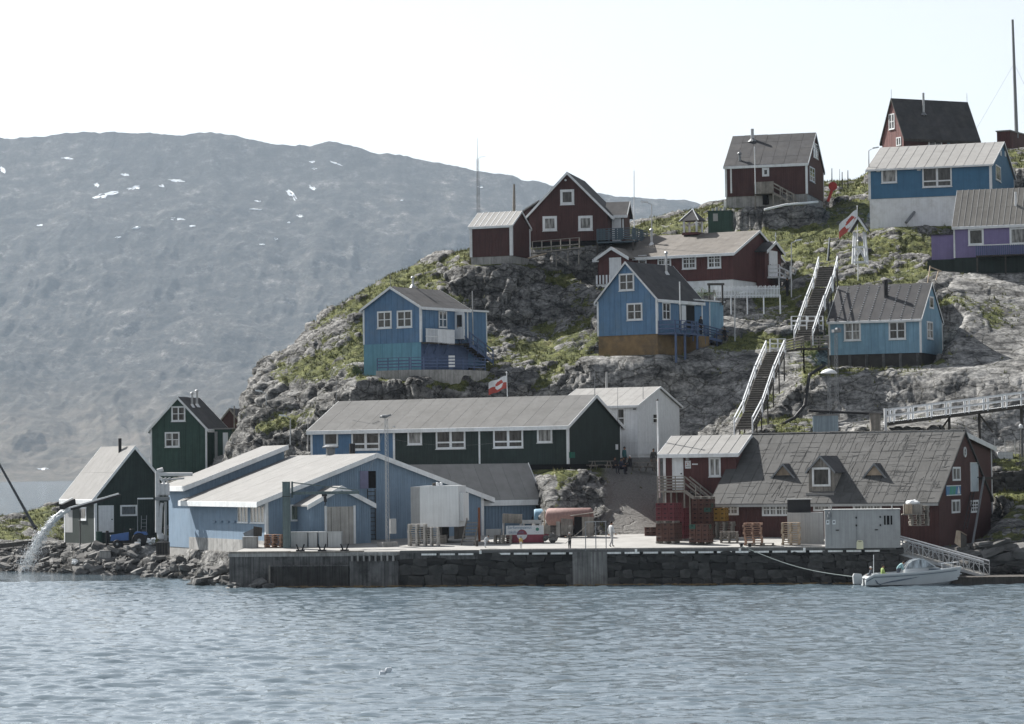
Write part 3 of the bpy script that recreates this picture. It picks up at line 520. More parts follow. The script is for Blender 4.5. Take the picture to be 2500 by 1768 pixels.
SNOW = mat('old_snow', (.58, .61, .65), .05, .02, .8, 0)
rs = random.Random(11)
def snow(u, v, w_, h_, ang):
    pts = []
    c = mount_hit(u, v)
    if c is None: return
    for k in range(16):
        t_ = 2*math.pi*k/16; r_ = rs.uniform(.55, 1.1); x = w_/2*math.cos(t_)*r_; y = h_/2*math.sin(t_)*r_; ca, sa = math.cos(ang), math.sin(ang)
        p = mount_hit(u+x*ca-y*sa, v+x*sa+y*ca)
        if p is None: return
        if abs(p.y-c.y) > 260: p = P(u+x*ca-y*sa, v+x*sa+y*ca, c.y)
        pts.append(p)
    b = MB(); b.v = [tuple(c)]+[tuple(p) for p in pts]; b.f = [(0, 1+k, 1+(k+1) % 16) for k in range(16)]
    b.build('snow_patch', SNOW, mountain)
for s_ in [(8, 415, 22, 14, .8), (160, 386, 36, 6, .1), (305, 426, 26, 7, .2), (236, 451, 14, 12, .9), (260, 476, 95, 16, -.25), (330, 458, 44, 10, -.2), (395, 454, 18, 8, .2), (430, 441, 44, 7, .05), (432, 534, 50, 9, .08), (332, 556, 26, 6, -.1), (97, 550, 16, 5, 0), (470, 552, 20, 5, -.1), (288, 579, 18, 5, -.1),
           (713, 477, 46, 13, .75), (762, 457, 24, 10, .6), (820, 399, 36, 6, .35), (763, 395, 18, 7, .1), (768, 412, 14, 5, .1), (625, 511, 36, 5, 0), (732, 527, 20, 7, 0), (674, 583, 11, 8, 0), (640, 596, 16, 5, 0), (705, 543, 10, 4, 0), (630, 491, 20, 5, .1), (981, 489, 10, 4, 0), (1173, 456, 16, 5, .1), (105, 1145, 38, 6, .05)]:
    snow(*s_)

# ------------------------------------------------------------------ sea
SR = np.concatenate([[-400, -150, 0, 30], np.linspace(78, 205, 620, endpoint=False), 205*(5600/205)**(np.linspace(0, 1, 110))])
SA = np.concatenate([np.linspace(-.3, -.195, 14, endpoint=False), np.linspace(-.195, .195, 470, endpoint=False), np.linspace(.195, .3, 15)])
SX = SA[None, :]*np.maximum(SR, 60)[:, None]; SY = np.repeat(SR[:, None], len(SA), 1)
far = SY > 215
SXw = SX.copy()
rng = np.random.default_rng(21); SZ = np.zeros_like(SX)
for k in range(70):
    lam = .6*(4.5/.6)**(rng.random()**1.3); th = math.radians(rng.normal(-78, 34)); kk = 2*math.pi/lam
    amp = .0112*lam**.62*rng.uniform(.4, 1.2)
    ph = kk*(SX*math.cos(th)+SY*math.sin(th))+rng.uniform(0, 6.28)
    mod = .55+.45*np.sin(SX*rng.uniform(.02, .12)+SY*rng.uniform(.02, .1)+rng.uniform(0, 6.28))
    SZ += amp*mod*(np.sin(ph)+.22*np.sin(2*ph+1.57))
gust = .75+.5*fbm(SX/28, SY/45, SX*0, 3, 900)
SZ *= gust*np.where(SY < 55, 0, 1)*np.where(far, np.clip((330-SY)/115, 0, 1), 1)
def sea_material():
    M = bpy.data.materials.new('sea_water'); M.use_nodes = True; n = M.node_tree.nodes; L = M.node_tree.links; b = n['Principled BSDF']
    b.inputs['Base Color'].default_value = (.090, .122, .146, 1); b.inputs['Roughness'].default_value = .05; b.inputs['IOR'].default_value = 1.333; b.inputs['Specular IOR Level'].default_value = .5
    geo = n.new('ShaderNodeNewGeometry')
    def noise(sc, s, det=5):
        mp = n.new('ShaderNodeMapping'); mp.inputs['Scale'].default_value = s; mp.inputs['Rotation'].default_value = (0, 0, .12); L.new(geo.outputs['Position'], mp.inputs[0])
        x = n.new('ShaderNodeTexNoise'); x.inputs['Scale'].default_value = sc; x.inputs['Detail'].default_value = det; x.inputs['Roughness'].default_value = .6; L.new(mp.outputs[0], x.inputs['Vector']); return x.outputs[0]
    a = noise(1.6, (1, 1.5, 1)); c = noise(.35, (1, 1.6, 1), 3)
    ad = n.new('ShaderNodeMath'); ad.operation = 'MULTIPLY_ADD'; L.new(c, ad.inputs[0]); ad.inputs[1].default_value = 2.2; L.new(a, ad.inputs[2])
    bp = n.new('ShaderNodeBump'); bp.inputs['Strength'].default_value = 1.0; sy = n.new('ShaderNodeSeparateXYZ'); L.new(geo.outputs['Position'], sy.inputs[0]); my = n.new('ShaderNodeMapRange'); my.inputs[1].default_value = 215; my.inputs[2].default_value = 420; my.inputs[3].default_value = .03; my.inputs[4].default_value = .30; L.new(sy.outputs['Y'], my.inputs[0]); L.new(my.outputs[0], bp.inputs['Distance']); L.new(ad.outputs[0], bp.inputs['Height']); L.new(bp.outputs[0], b.inputs['Normal'])
    return M
sea = tag(addobj('sea', gmesh('sea', np.stack([SX, SY, SZ], -1).reshape(-1, 3), len(SR), len(SA), sea_material())), 'rippled grey-blue fjord water in front of the village', 'water', kind='structure')

# ------------------------------------------------------------------ haze
hz = MB().box(-3400, 3400, -450, 9800, -8, 1150).build('haze', None)
M = bpy.data.materials.new('thin_haze'); M.use_nodes = True; n = M.node_tree.nodes; n.clear()
o_ = n.new('ShaderNodeOutputMaterial'); pv = n.new('ShaderNodeVolumePrincipled'); pv.inputs['Color'].default_value = (.70, .84, 1.0, 1); pv.inputs['Density'].default_value = 3.1e-5; pv.inputs['Anisotropy'].default_value = .25
M.node_tree.links.new(pv.outputs[0], o_.inputs['Volume']); hz.data.materials.append(M)
tag(hz, 'thin blue haze over the fjord and mountain', 'haze', kind='stuff')
# ------------------------------------------------------------------ building kit
def fp(h, face, a, z, d):
    return (a, -d, z) if face == 'F' else (d, a, z) if face == 'R' else (-h.A-d, a, z) if face == 'L' else (a, h.B+d, z)
def fbox(mb, h, face, a0, a1, z0, z1, d0, d1):
    c = [fp(h, face, a, z, d) for z in (z0, z1) for a, d in ((a0, d0), (a1, d0), (a1, d1), (a0, d1))]
    x = [p[0] for p in c]; y = [p[1] for p in c]; zz = [p[2] for p in c]
    return mb.box(min(x), max(x), min(y), max(y), min(zz), max(zz))
def sub(o, h, root):
    """attach an object built in frame h to a root built in another frame with the same bearing"""
    o.parent = root['_r'] if isinstance(root, dict) else root
    return o
class House:
    def __init__(s, key, name, label, cat, h=None, parent=None, part=None):
        s.h = h or HS[key]
        if parent is None:
            s.root = empty(name, s.h.C, -s.h.phi, label, cat); s.loc = Vector((0, 0, 0)); s.rz = 0
        else:
            s.root = parent.root; d = s.h.C-parent.h.C; s.loc = Vector((d.dot(parent.h.ex), d.dot(parent.h.ey), d.z)); s.rz = parent.h.phi-s.h.phi
    def add(s, mb, name, mt, parent=None, smooth=False):
        o = mb.build(name, mt, parent or s.root, smooth)
        if parent is None and (s.loc.length > 0 or s.rz): o.location = s.loc; o.rotation_euler = (0, 0, s.rz)
        return o
    def top(s, face, a):
        h = s.h
        if face in 'FK': return h.ze if h.ridge == 'x' else h.zp-abs(a+h.A/2)*(h.zp-h.ze)/(h.A/2)
        return h.ze if h.ridge == 'y' else h.zp-abs(a-h.B/2)*(h.zp-h.ze)/(h.B/2)
    def wall(s, mt, z0=0.0, found=None, name='wall'):
        h = s.h; mb = MB()
        if h.ridge == 'x': mb.extr([(-h.A, 0, z0), (-h.A, h.B, z0), (-h.A, h.B, h.ze), (-h.A, h.B/2, h.zp), (-h.A, 0, h.ze)], (h.A, 0, 0))
        else: mb.extr([(0, 0, z0), (-h.A, 0, z0), (-h.A, 0, h.ze), (-h.A/2, 0, h.zp), (0, 0, h.ze)], (0, h.B, 0))
        s.w = s.add(mb, name, mt)
        if found:
            f = MB().box(-h.A+.04, -.04, .04, h.B-.04, h.zg-2.5, z0-.005); s.add(f, 'foundation', found)
        return s.w
    def planks(s, mt, pitch, single, faces='FR', z0=0.0, gap=.025, th=.022, rng=None, ztop=None, a_rng=None, mat2=None):
        h = s.h
        for face in faces:
            lo, hi = (-h.A, 0) if face in 'FK' else (0, h.B)
            if a_rng and face in a_rng: lo, hi = a_rng[face]
            n = max(1, round((hi-lo)/pitch)); p = (hi-lo)/n; mb = MB()
            for k in range(n):
                a0, a1 = lo+k*p+gap/2, lo+(k+1)*p-gap/2; am = (lo+hi)/2
                t0, t1 = s.top(face, a0), s.top(face, a1)
                if ztop is not None: t0 = t1 = ztop
                pts = [(a0, z0), (a1, z0), (a1, t1)]
                mid = -h.A/2 if face in 'FK' else h.B/2
                gab = (face in 'FK') == (h.ridge == 'y')
                if ztop is None and gab and a0 < mid < a1: pts.append((mid, h.zp))
                pts.append((a0, t0)); d = th*(1 if not single else random.uniform(.85, 1.2))
                m_ = MB() if single else mb
                b0 = [Vector(fp(h, face, a, z, .001)) for a, z in pts]; ex = Vector(fp(h, face, 0, 0, 1+d))-Vector(fp(h, face, 0, 0, 1))
                m_.extr(b0, ex)
                if single:
                    o = m_.build('plank', mt, s.w)
            if not single:
                o = mb.build('cladding', mt, s.w); o['kind'] = 'stuff'
    def hboards(s, mt, pitch, faces='FR', z0=0.0, z1=None):
        h = s.h
        for face in faces:
            mb = MB(); z = z0
            while z < (z1 or h.zp):
                if face in 'FK': lo, hi = -h.A, 0
                else: lo, hi = 0, h.B
                gab = (face in 'FK') == (h.ridge == 'y'); L_ = hi-lo; zt = min(z+pitch, z1 or 99)
                if zt > h.ze:
                    if not gab: break
                    c = (h.zp-zt)/(h.zp-h.ze)*L_/2
                    if c <= 0.05: break
                    lo, hi = (lo+hi)/2-c, (lo+hi)/2+c
                c = [Vector(fp(h, face, a, zz, d)) for a in (lo, hi) for zz, d in ((z, .001), (z, .026), (zt-.004, .008), (zt-.004, .001))]
                b = len(mb.v); mb.v += [tuple(q) for q in c]
                mb.f += [(b, b+1, b+5, b+4), (b+1, b+2, b+6, b+5), (b+2, b+3, b+7, b+6), (b+3, b+2, b+1, b), (b+4, b+5, b+6, b+7)]; z += pitch
            o = mb.build('cladding', mt, s.w); o['kind'] = 'stuff'
    def roof(s, mt, oe=.25, og=.2, th=.10, cols=8, rows=1, trim=WHITE, bh=.2, sheet_th=.025, single=True, seam=None, fascia=True, gap=.02, jit=.006):
        h = s.h; hw = (h.B if h.ridge == 'x' else h.A)/2; k = (h.zp-h.ze)/hw
        s0, s1 = ((-h.A-og, og) if h.ridge == 'x' else (-og, h.B+og))
        def mp(a, t, z): return Vector((a, t, z)) if h.ridge == 'x' else Vector((-t, a, z))
        def q(a, t, dz=0.0): return mp(a, t if t <= hw else t, (h.zp-abs(hw-t)*k)+.015+dz)
        mb = MB()
        for t0, t1 in ((-oe, hw), (2*hw+oe, hw)):
            mb.hexa([q(s0, t0), q(s1, t0), q(s1, t1), q(s0, t1), q(s0, t0, th), q(s1, t0, th), q(s1, t1, th), q(s0, t1, th)])
        s.r = s.add(mb, 'roof', mt)
        lim = hw+oe; W_ = (s1-s0)/cols; Hh = lim/rows; jm = MB()
        for c in range(cols):
            for r in range(rows):
                a0, a1 = s0+c*W_+gap/2, s0+(c+1)*W_-gap/2; t0, t1 = -oe+r*Hh, -oe+(r+1)*Hh-gap*.5
                d0 = th+sheet_th+random.uniform(0, jit); d1 = d0-.004
                pts = [q(a0, t0, th-.002), q(a1, t0, th-.002), q(a1, t1, th-.002), q(a0, t1, th-.002), q(a0, t0, d0), q(a1, t0, d0), q(a1, t1, d1), q(a0, t1, d1)]
                if single: MB().hexa(pts).build('roof_sheet', mt, s.r)
                else: jm.hexa(pts)
        if not single: o = jm.build('roof_sheets', mt, s.r); o['kind'] = 'stuff'
        if seam:
            for c in range(1, cols):
                a = s0+c*W_; m_ = MB().hexa([q(a-.04, -oe, th), q(a+.04, -oe, th), q(a+.04, hw, th), q(a-.04, hw, th), q(a-.03, -oe, th+.05), q(a+.03, -oe, th+.05), q(a+.03, hw, th+.05), q(a-.03, hw, th+.05)]); m_.build('seam', seam, s.r)
        if trim:
            for a in (s0, s1):
                e = .03 if a == s1 else -.03
                for t0 in (-oe-.01, 2*hw+oe+.01):
                    m_ = MB().hexa([q(a, t0, th+.03-bh), q(a+e, t0, th+.03-bh), q(a+e, hw, th+.03-bh), q(a, hw, th+.03-bh), q(a, t0, th+.035), q(a+e, t0, th+.035), q(a+e, hw, th+.035), q(a, hw, th+.035)])
                    m_.build('barge_board', trim, s.r)
            if fascia:
                for t0, e in ((-oe, -.03), (2*hw+oe, .03)):
                    m_ = MB().hexa([q(s0, t0, th-bh), q(s1, t0, th-bh), q(s1, t0+e, th-bh), q(s0, t0+e, th-bh), q(s0, t0, th+.02), q(s1, t0, th+.02), q(s1, t0+e, th+.02), q(s0, t0+e, th+.02)])
                    m_.build('fascia', trim, s.r)
        s.q = q; s.th = th; return s.r
    def corners(s, mt=WHITE, w_=.11, z0=0.0, which='CLR'):
        h = s.h
        if 'C' in which: s.add(MB().box(-w_, .045, -.045, w_, z0, h.ze-.02), 'corner_board', mt)
        if 'L' in which: s.add(MB().box(-h.A-.045, -h.A+w_, -.045, w_, z0, h.ze-.02), 'corner_board', mt)
        if 'R' in which: s.add(MB().box(-w_, .045, h.B-w_, h.B+.045, z0, h.ze-.02), 'corner_board', mt)
    def rect(s, face, u0, v0, u1, v1):
        f = s.h.front if face == 'F' else s.h.right; um, vm = (u0+u1)/2, (v0+v1)/2
        return f(u0, vm)[0], f(u1, vm)[0], f(um, v1)[1], f(um, v0)[1]
    def win(s, face, u0, v0, u1, v1, nx=2, ny=2, glass=None, fr=None, style=None, sill=False, mt=None):
        h = s.h; a0, a1, z0, z1 = s.rect(face, u0, v0, u1, v1); w_, g = a1-a0, z1-z0; glass = glass or GLASS; mt = mt or WHITE
        fr = fr or min(.13, .17*w_); mb = MB(); d = .075
        fbox(mb, h, face, a0, a0+fr, z0, z1, .002, d); fbox(mb, h, face, a1-fr, a1, z0, z1, .002, d)
        fbox(mb, h, face, a0+fr, a1-fr, z0, z0+fr, .002, d); fbox(mb, h, face, a0+fr, a1-fr, z1-fr, z1, .002, d)
        xs = [a0+fr+(w_-2*fr)*i/nx for i in range(nx+1)]; zs_ = [z0+fr+(g-2*fr)*i/ny for i in range(ny+1)]
        if style == 'big': zs_ = [z0+fr, z0+fr+(g-2*fr)*.27, z1-fr]
        mw = .055 if style != 'big' else .10
        for x in xs[1:-1]: fbox(mb, h, face, x-mw, x+mw, z0+fr, z1-fr, .002, d-.012)
        for z in zs_[1:-1]: fbox(mb, h, face, a0+fr, a1-fr, z-(.03 if style != 'big' else .06), z+(.03 if style != 'big' else .06), .002, d-.018)
        if style == 'grid':
            for i in range(nx):
                x = (xs[i]+xs[i+1])/2; fbox(mb, h, face, x-.018, x+.018, z0+fr, z1-fr, .002, d-.03)
        o = s.add(mb, 'window', mt)
        if sill or g > 1.0: fbox(mb2 := MB(), h, face, a0-.04, a1+.04, z0-.05, z0-.002, .002, .12); mb2.build('sill', mt, o)
        for i in range(nx):
            for j in range(len(zs_)-1):
                m_ = MB(); fbox(m_, h, face, xs[i]+.001, xs[i+1]-.001, zs_[j]+.001, zs_[j+1]-.001, .003, .038)
                m_.build('pane', glass if not isinstance(glass, (list, tuple)) else glass[(i+j) % len(glass)], o)
        return o
    def door(s, face, u0, v0, u1, v1, mt=None, handle=True, frame=WHITE):
        h = s.h; a0, a1, z0, z1 = s.rect(face, u0, v0, u1, v1); mt = mt or WHITEB; mb = MB()
        fbox(mb, h, face, a0+.05, a1-.05, z0, z1-.05, .002, .055); o = s.add(mb, 'door', mt)
        f = MB(); fbox(f, h, face, a0, a0+.05, z0, z1, .002, .085); fbox(f, h, face, a1-.05, a1, z0, z1, .002, .085); fbox(f, h, face, a0+.05, a1-.05, z1-.05, z1, .002, .085); f.build('door_frame', frame, o)
        if handle: f = MB(); fbox(f, h, face, a1-.2, a1-.1, z0+(z1-z0)*.46, z0+(z1-z0)*.50, .055, .11); f.build('handle', BLACK, o)
        return o
    def panel(s, face, u0, v0, u1, v1, name, mt, d=.04, d0=.002):
        a0, a1, z0, z1 = s.rect(face, u0, v0, u1, v1); mb = MB(); fbox(mb, s.h, face, min(a0, a1), max(a0, a1), z0, z1, d0, d); return s.add(mb, name, mt)
    def pipe(s, u, vb, vt, r=.09, mt=None, cap=True, flash=None):
        p = s.h.slope(u, vb); sc = s.h.C.y/F; H_ = (vb-vt)*sc; mb = MB(); mb.tube(p-Vector((0, 0, .2)), p+Vector((0, 0, H_)), r, n=10)
        o = s.add(mb, 'chimney', mt or STEEL, smooth=False)
        if cap: MB().lathe([(r*1.7, H_-.02), (r*1.75, H_+.08), (r*1.1, H_+.17), (.01, H_+.2)], p).build('chimney_cap', mt or STEEL, o)
        if flash: MB().lathe([(r*3.2, -.02), (r*1.3, .25), (r*1.2, .3)], p, 10).build('flashing', flash, o)
        return o
def rail_run(name, p0, p1, mt, parent=None, hgt=1.0, nposts=4, bars=2, w_=.06, top=.09, solid=False):
    """railing from p0 to p1: posts, rails"""
    p0, p1 = Vector(p0), Vector(p1); up = Vector((0, 0, hgt)); pr = parent
    for k in range(nposts):
        q = p0.lerp(p1, k/(nposts-1)); MB().bar(q, q+up, w_, w_, (p1-p0)).build('post', mt, pr)
    for b in range(bars+1):
        z = Vector((0, 0, hgt*(b+1)/(bars+1))); MB().bar(p0+z, p1+z, top if b == bars else w_*.7, .10 if b < bars else .05).build('rail', mt, pr)
def steps(parent, p0, p1, width, n, mt, wdir, th=.05, depth=.27):
    """flight of treads from p0 (bottom) to p1 (top); wdir = unit vector across"""
    p0, p1, wd = Vector(p0), Vector(p1), Vector(wdir); d = p1-p0; hd = Vector((d.x, d.y, 0)).normalized()
    for k in range(n):
        q = p0.lerp(p1, (k+.5)/n); a = wd*width/2; b = hd*depth/2; t = Vector((0, 0, th))
        rz_ = Vector((0, 0, d.z/n)); o_ = MB().hexa([q-a-b, q+a-b, q+a+b, q-a+b, q-a-b+t, q+a-b+t, q+a+b+t, q-a+b+t]).hexa([q-a+b*.6+t, q+a+b*.6+t, q+a+b*.9+t, q-a+b*.9+t, q-a+b*.6+rz_, q+a+b*.6+rz_, q+a+b*.9+rz_, q-a+b*.9+rz_]).build('step', mt, parent); o_.data.materials.append(WOODD); o_.data.polygons.foreach_set('material_index', [0]*6+[1]*6)

# ------------------------------------------------------------------ buildings
# dark green boathouse by the shore
b = House('boathouse', 'boathouse', 'dark green boathouse with pale grey roof beside the water outfall', 'house')
b.wall(DGREEN); b.planks(DGREEN, .22, False, 'FR'); b.roof(RLIGHT, .35, .25, .1, 7, 2, bh=.3); b.corners(WHITE, .14)
b.door('R', 240, 1234, 277, 1300); b.win('R', 293, 1233, 334, 1260, 1, 1); b.win('F', 197, 1238, 212, 1270, 1, 1, CURT)
b.pipe(293, 1106, 1070, .13, BLACK, False)
b.panel('F', 160, 1240, 178, 1300, 'wall_panel', GREYP)
# tall green house
b = House('green', 'green_house', 'tall green wooden house with two white windows one above the other', 'house')
b.wall(GREEN, found=DGREEN); b.planks(GREEN, .62, True, 'FR'); b.roof(RDARK, .2, .2, .09, 4, 3, bh=.24); b.corners(WHITE, .1)
b.win('F', 419, 992, 453, 1029); b.win('F', 403, 1055, 439, 1092, glass=[GLASS, CURT])
b.pipe(469, 995, 962, .09, STEEL, flash=ALU); b.pipe(481, 994, 956, .1, STEEL, flash=ALU)
an = MB().box(.02, 1.7, 1.4, 4.4, -1, b.h.ze-.12); an = b.add(an, 'annex', GREEN)
MB().box(-.05, 1.9, 1.25, 4.5, b.h.ze-.12, b.h.ze).build('annex_roof', RGREY, an)
MB().box(1.0, 1.45, 1.33, 1.40, .2, b.h.ze-.4).build('door', WHITE, an); MB().box(.25, .5, 1.33, 1.40, .6, b.h.ze-.3).build('door_panel', GREYP, an)
# brown house half hidden by the rock
b = House('brown', 'brown_house', 'small brown house peeking out behind the rock edge by the green house', 'house')
b.wall(RED2, found=CONC); b.planks(RED2, .25, False); b.roof(RDARK, .2, .2, .09, 5, 2, trim=WOOD, bh=.2)
MB().tube((-.6, -.6, -3), (-.55, -.6, b.h.zp+.3), .06).build('post', WOOD, b.root)

# fish plant ------------------------------------------------------------
b = House('plant', 'fish_plant', 'large pale blue fish processing hall with low light roof on the quay', 'building'); pl = b; h = b.h
b.wall(PBLUE, z0=0.0); b.planks(PBLUE, .165, False, 'FR', gap=.02, th=.03)
b.roof(RLIGHT, .75, .35, .12, 8, 1, bh=.34)
b.corners(WHITE, .16, which='CR')
b.add(MB().box(h.front(413, 1340)[0], -h.A-.03, .03, h.B*.35, -3.4, h.front(440, 1336)[1]-.01), 'foundation', CONC)
for u0, u1 in ((524, 527), (540, 543), (556, 559), (572, 575)): b.panel('F', u0, 1233, u1+1, 1274, 'window_recess', PBLUED, .03); b.panel('F', u0-4, 1272, u1+2, 1276, 'sill', PBLUE, .14)
b.win('F', 582, 1233, 607, 1276, 3, 1, CURT, .06, sill=True); b.win('F', 613, 1233, 647, 1277, 4, 1, CURT, .06, sill=True)
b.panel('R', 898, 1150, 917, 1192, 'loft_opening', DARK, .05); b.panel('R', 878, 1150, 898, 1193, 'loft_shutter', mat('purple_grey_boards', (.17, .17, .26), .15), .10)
b.win('R', 709, 1232, 735, 1271, 1, 1, glassmat('dusty_glass', (.12, .14, .12), .15), .07)
b.pipe(807, 1114, 1092, .34, GREYM, True); b.pipe(860, 1102, 1082, .22, BLACK, False)
zpl = h.front(560, 1316)[1]; b.add(MB().box(-h.A-.01, -.2, -.06, .02, -3.4, zpl), 'plinth', CONC)
# tall left wing behind the main slope
kx = (h.zp-h.ze)/(h.B/2); A0 = h.A; A1 = -h.front(412, 1260)[0]; rise = h.front(463, 1186)[1]-h.ze
x0, x1 = -A1, -A0-.02; wz = h.ze+rise; yl = h.B*.46
wb = h.front(440, 1336)[1]; mb = MB().extr([(x1, 0, wb), (x1, yl, wb), (x1, yl, wz+kx*yl), (x1, 0, wz)], (x0-x1, 0, 0)); wing = b.add(mb, 'wing_wall', PBLUE)
mb = MB(); n_ = int(yl/.33)
for k in range(n_):
    a = yl*k/n_; mb.hexa([(x1+.001, a, h.ze+kx*a+.1), (x1+.03, a, h.ze+kx*a+.1), (x1+.03, a+.28, h.ze+kx*a+.2), (x1+.001, a+.28, h.ze+kx*a+.2), (x1+.001, a, wz+kx*a-.02), (x1+.03, a, wz+kx*a-.02), (x1+.03, a+.28, wz+kx*(a+.28)-.02), (x1+.001, a+.28, wz+kx*(a+.28)-.02)])
mb.build('cladding', PBLUE, wing)['kind'] = 'stuff'
def wq(x, y, d): return (x, y, wz+kx*y+d)
wr = b.add(MB().hexa([wq(x0-.4, -.5, .01), wq(x1+.4, -.5, .01), wq(x1+.4, yl+.2, .01), wq(x0-.4, yl+.2, .01), wq(x0-.4, -.5, .13), wq(x1+.4, -.5, .13), wq(x1+.4, yl+.2, .13), wq(x0-.4, yl+.2, .13)]), 'wing_roof', RLIGHT)
MB().hexa([wq(x1+.4, -.53, -.2), wq(x1+.44, -.53, -.2), wq(x1+.44, yl+.2, -.2), wq(x1+.4, yl+.2, -.2), wq(x1+.4, -.53, .16), wq(x1+.44, -.53, .16), wq(x1+.44, yl+.2, .16), wq(x1+.4, yl+.2, .16)]).build('barge_board', WHITE, wr)
MB().hexa([wq(x0-.4, -.55, -.2), wq(x1+.4, -.55, -.2), wq(x1+.4, -.51, -.2), wq(x0-.4, -.51, -.2), wq(x0-.4, -.55, .16), wq(x1+.4, -.55, .16), wq(x1+.4, -.51, .16), wq(x0-.4, -.51, .16)]).build('fascia', WHITE, wr)
# annex with its roof facing the quay
ya = h.right(1309, 1270, -.95)[0]; ridge_x = -3.0; zr = None
d_ = ray(1258, 1133); t_ = (ridge_x-(CAM-h.C).dot(h.ex))/d_.dot(h.ex); zr = (CAM+d_*t_-h.C).z; ye = (CAM+d_*t_-h.C).dot(h.ey)
mb = MB().extr([(-.95, h.B*.55, -.6), (-5.6, h.B*.55, -.6), (-5.6, h.B*.55, h.ze), (ridge_x, h.B*.55, zr-.15), (-.95, h.B*.55, h.ze)], (0, ya-h.B*.55, 0)); axw = b.add(mb, 'annex_wall', PBLUE)
mb = MB(); n_ = int((ya-h.B)/.24)
for k in range(n_): a = h.B+.1+(ya-h.B-.1)*k/n_; mb.box(-.949, -.90, a, a+.17, -.6, h.ze-.02)
mb.build('cladding', PBLUE, axw)['kind'] = 'stuff'
y0_, y1_ = h.B*.5, ya+.35; ks = (zr-.1-h.ze)/(-.95-ridge_x)
def aq(x, y, d): return (x, y, (zr-.1)-abs(x-ridge_x)*ks+d)
axr = b.add(MB().hexa([aq(-.52, y0_, .0), aq(-.52, y1_, .0), aq(ridge_x, y1_, .0), aq(ridge_x, y0_, .0), aq(-.52, y0_, .12), aq(-.52, y1_, .12), aq(ridge_x, y1_, .12), aq(ridge_x, y0_, .12)]), 'annex_roof', RGREY)
MB().hexa([aq(-6.0, y0_, .0), aq(-6.0, y1_, .0), aq(ridge_x-.01, y1_, .0), aq(ridge_x-.01, y0_, .0), aq(-6.0, y0_, .12), aq(-6.0, y1_, .12), aq(ridge_x-.01, y1_, .12), aq(ridge_x-.01, y0_, .12)]).build('roof_slab', RGREY, axr)
for k in range(12):
    a, c = y0_+(y1_-y0_)*k/12+.01, y0_+(y1_-y0_)*(k+1)/12-.01; MB().hexa([aq(-.52, a, .12), aq(-.52, c, .12), aq(ridge_x, c, .12), aq(ridge_x, a, .12), aq(-.52, a, .145), aq(-.52, c, .145), aq(ridge_x, c, .145), aq(ridge_x, a, .145)]).build('roof_sheet', RGREY, axr)
MB().hexa([aq(-.49, y0_, -.2), aq(-.49, y1_, -.2), aq(-.52, y1_, -.2), aq(-.52, y0_, -.2), aq(-.49, y0_, .15), aq(-.49, y1_, .15), aq(-.52, y1_, .15), aq(-.52, y0_, .15)]).build('fascia', WHITE, axr)
MB().hexa([aq(-.49, y1_, -.15), aq(-.49, y1_+.04, -.15), aq(ridge_x, y1_+.04, -.15), aq(ridge_x, y1_, -.15), aq(-.49, y1_, .2), aq(-.49, y1_+.04, .2), aq(ridge_x, y1_+.04, .2), aq(ridge_x, y1_, .2)]).build('barge_board', WHITE, axr)
# porch of the plant
yA, yB = h.right(757, 1270, 2.6)[0], h.right(905, 1270, 2.6)[0]; zE = h.right(905, 1229, 2.6)[1]; zP = h.right(829, 1190, 2.6)[1]; yM = (yA+yB)/2
mb = MB().extr([(.03, yA, -.3), (.03, yB, -.3), (.03, yB, zE), (.03, yM, zP), (.03, yA, zE)], (2.57, 0, 0)); po = b.add(mb, 'porch_wall', PBLUE)
mb = MB()
for k in range(26):
    a = yA+(yB-yA)*k/26; tz = lambda y: zP-abs(y-yM)*(zP-zE)/((yB-yA)/2)
    mb.hexa([(2.601, a+.01, -.3), (2.63, a+.01, -.3), (2.63, a+.13, -.3), (2.601, a+.13, -.3), (2.601, a+.01, tz(a)), (2.63, a+.01, tz(a)), (2.63, a+.13, tz(a+.13)), (2.601, a+.13, tz(a+.13))])
mb.build('cladding', PBLUE, po)['kind'] = 'stuff'
kp = (zP-zE)/((yB-yA)/2)
for sg in (-1, 1):
    e = yM+sg*((yB-yA)/2+.3); ez = zP-((yB-yA)/2+.3)*kp
    MB().hexa([(.03, e, ez), (2.9, e, ez), (2.9, yM, zP), (.03, yM, zP), (.03, e, ez+.1), (2.9, e, ez+.1), (2.9, yM, zP+.1), (.03, yM, zP+.1)]).build('porch_roof', RLIGHT, po)
    MB().hexa([(2.9, e, ez-.2), (2.94, e, ez-.2), (2.94, yM, zP-.2), (2.9, yM, zP-.2), (2.9, e, ez+.13), (2.94, e, ez+.13), (2.94, yM, zP+.13), (2.9, yM, zP+.13)]).build('barge_board', WHITE, po)
d0, d1 = h.right(797, 1275, 2.6)[0], h.right(862, 1275, 2.6)[0]; zt = h.right(829, 1237, 2.6)[1]
pd = MB().box(2.61, 2.66, d0, d1, -.3, zt).build('door', mat('beige_boards', (.35, .34, .32), .12, 2, streak=.2), po)
for a in (d0-.16, d1): MB().box(2.61, 2.70, a, a+.16, -.3, zt+.06).build('door_frame', WHITE, pd)
for k in range(3): a = d0+(d1-d0)*(k+.5)/3; MB().box(2.66, 2.672, a-.012, a+.012, -.3, zt-.05).build('door_joint', WOODD, pd)
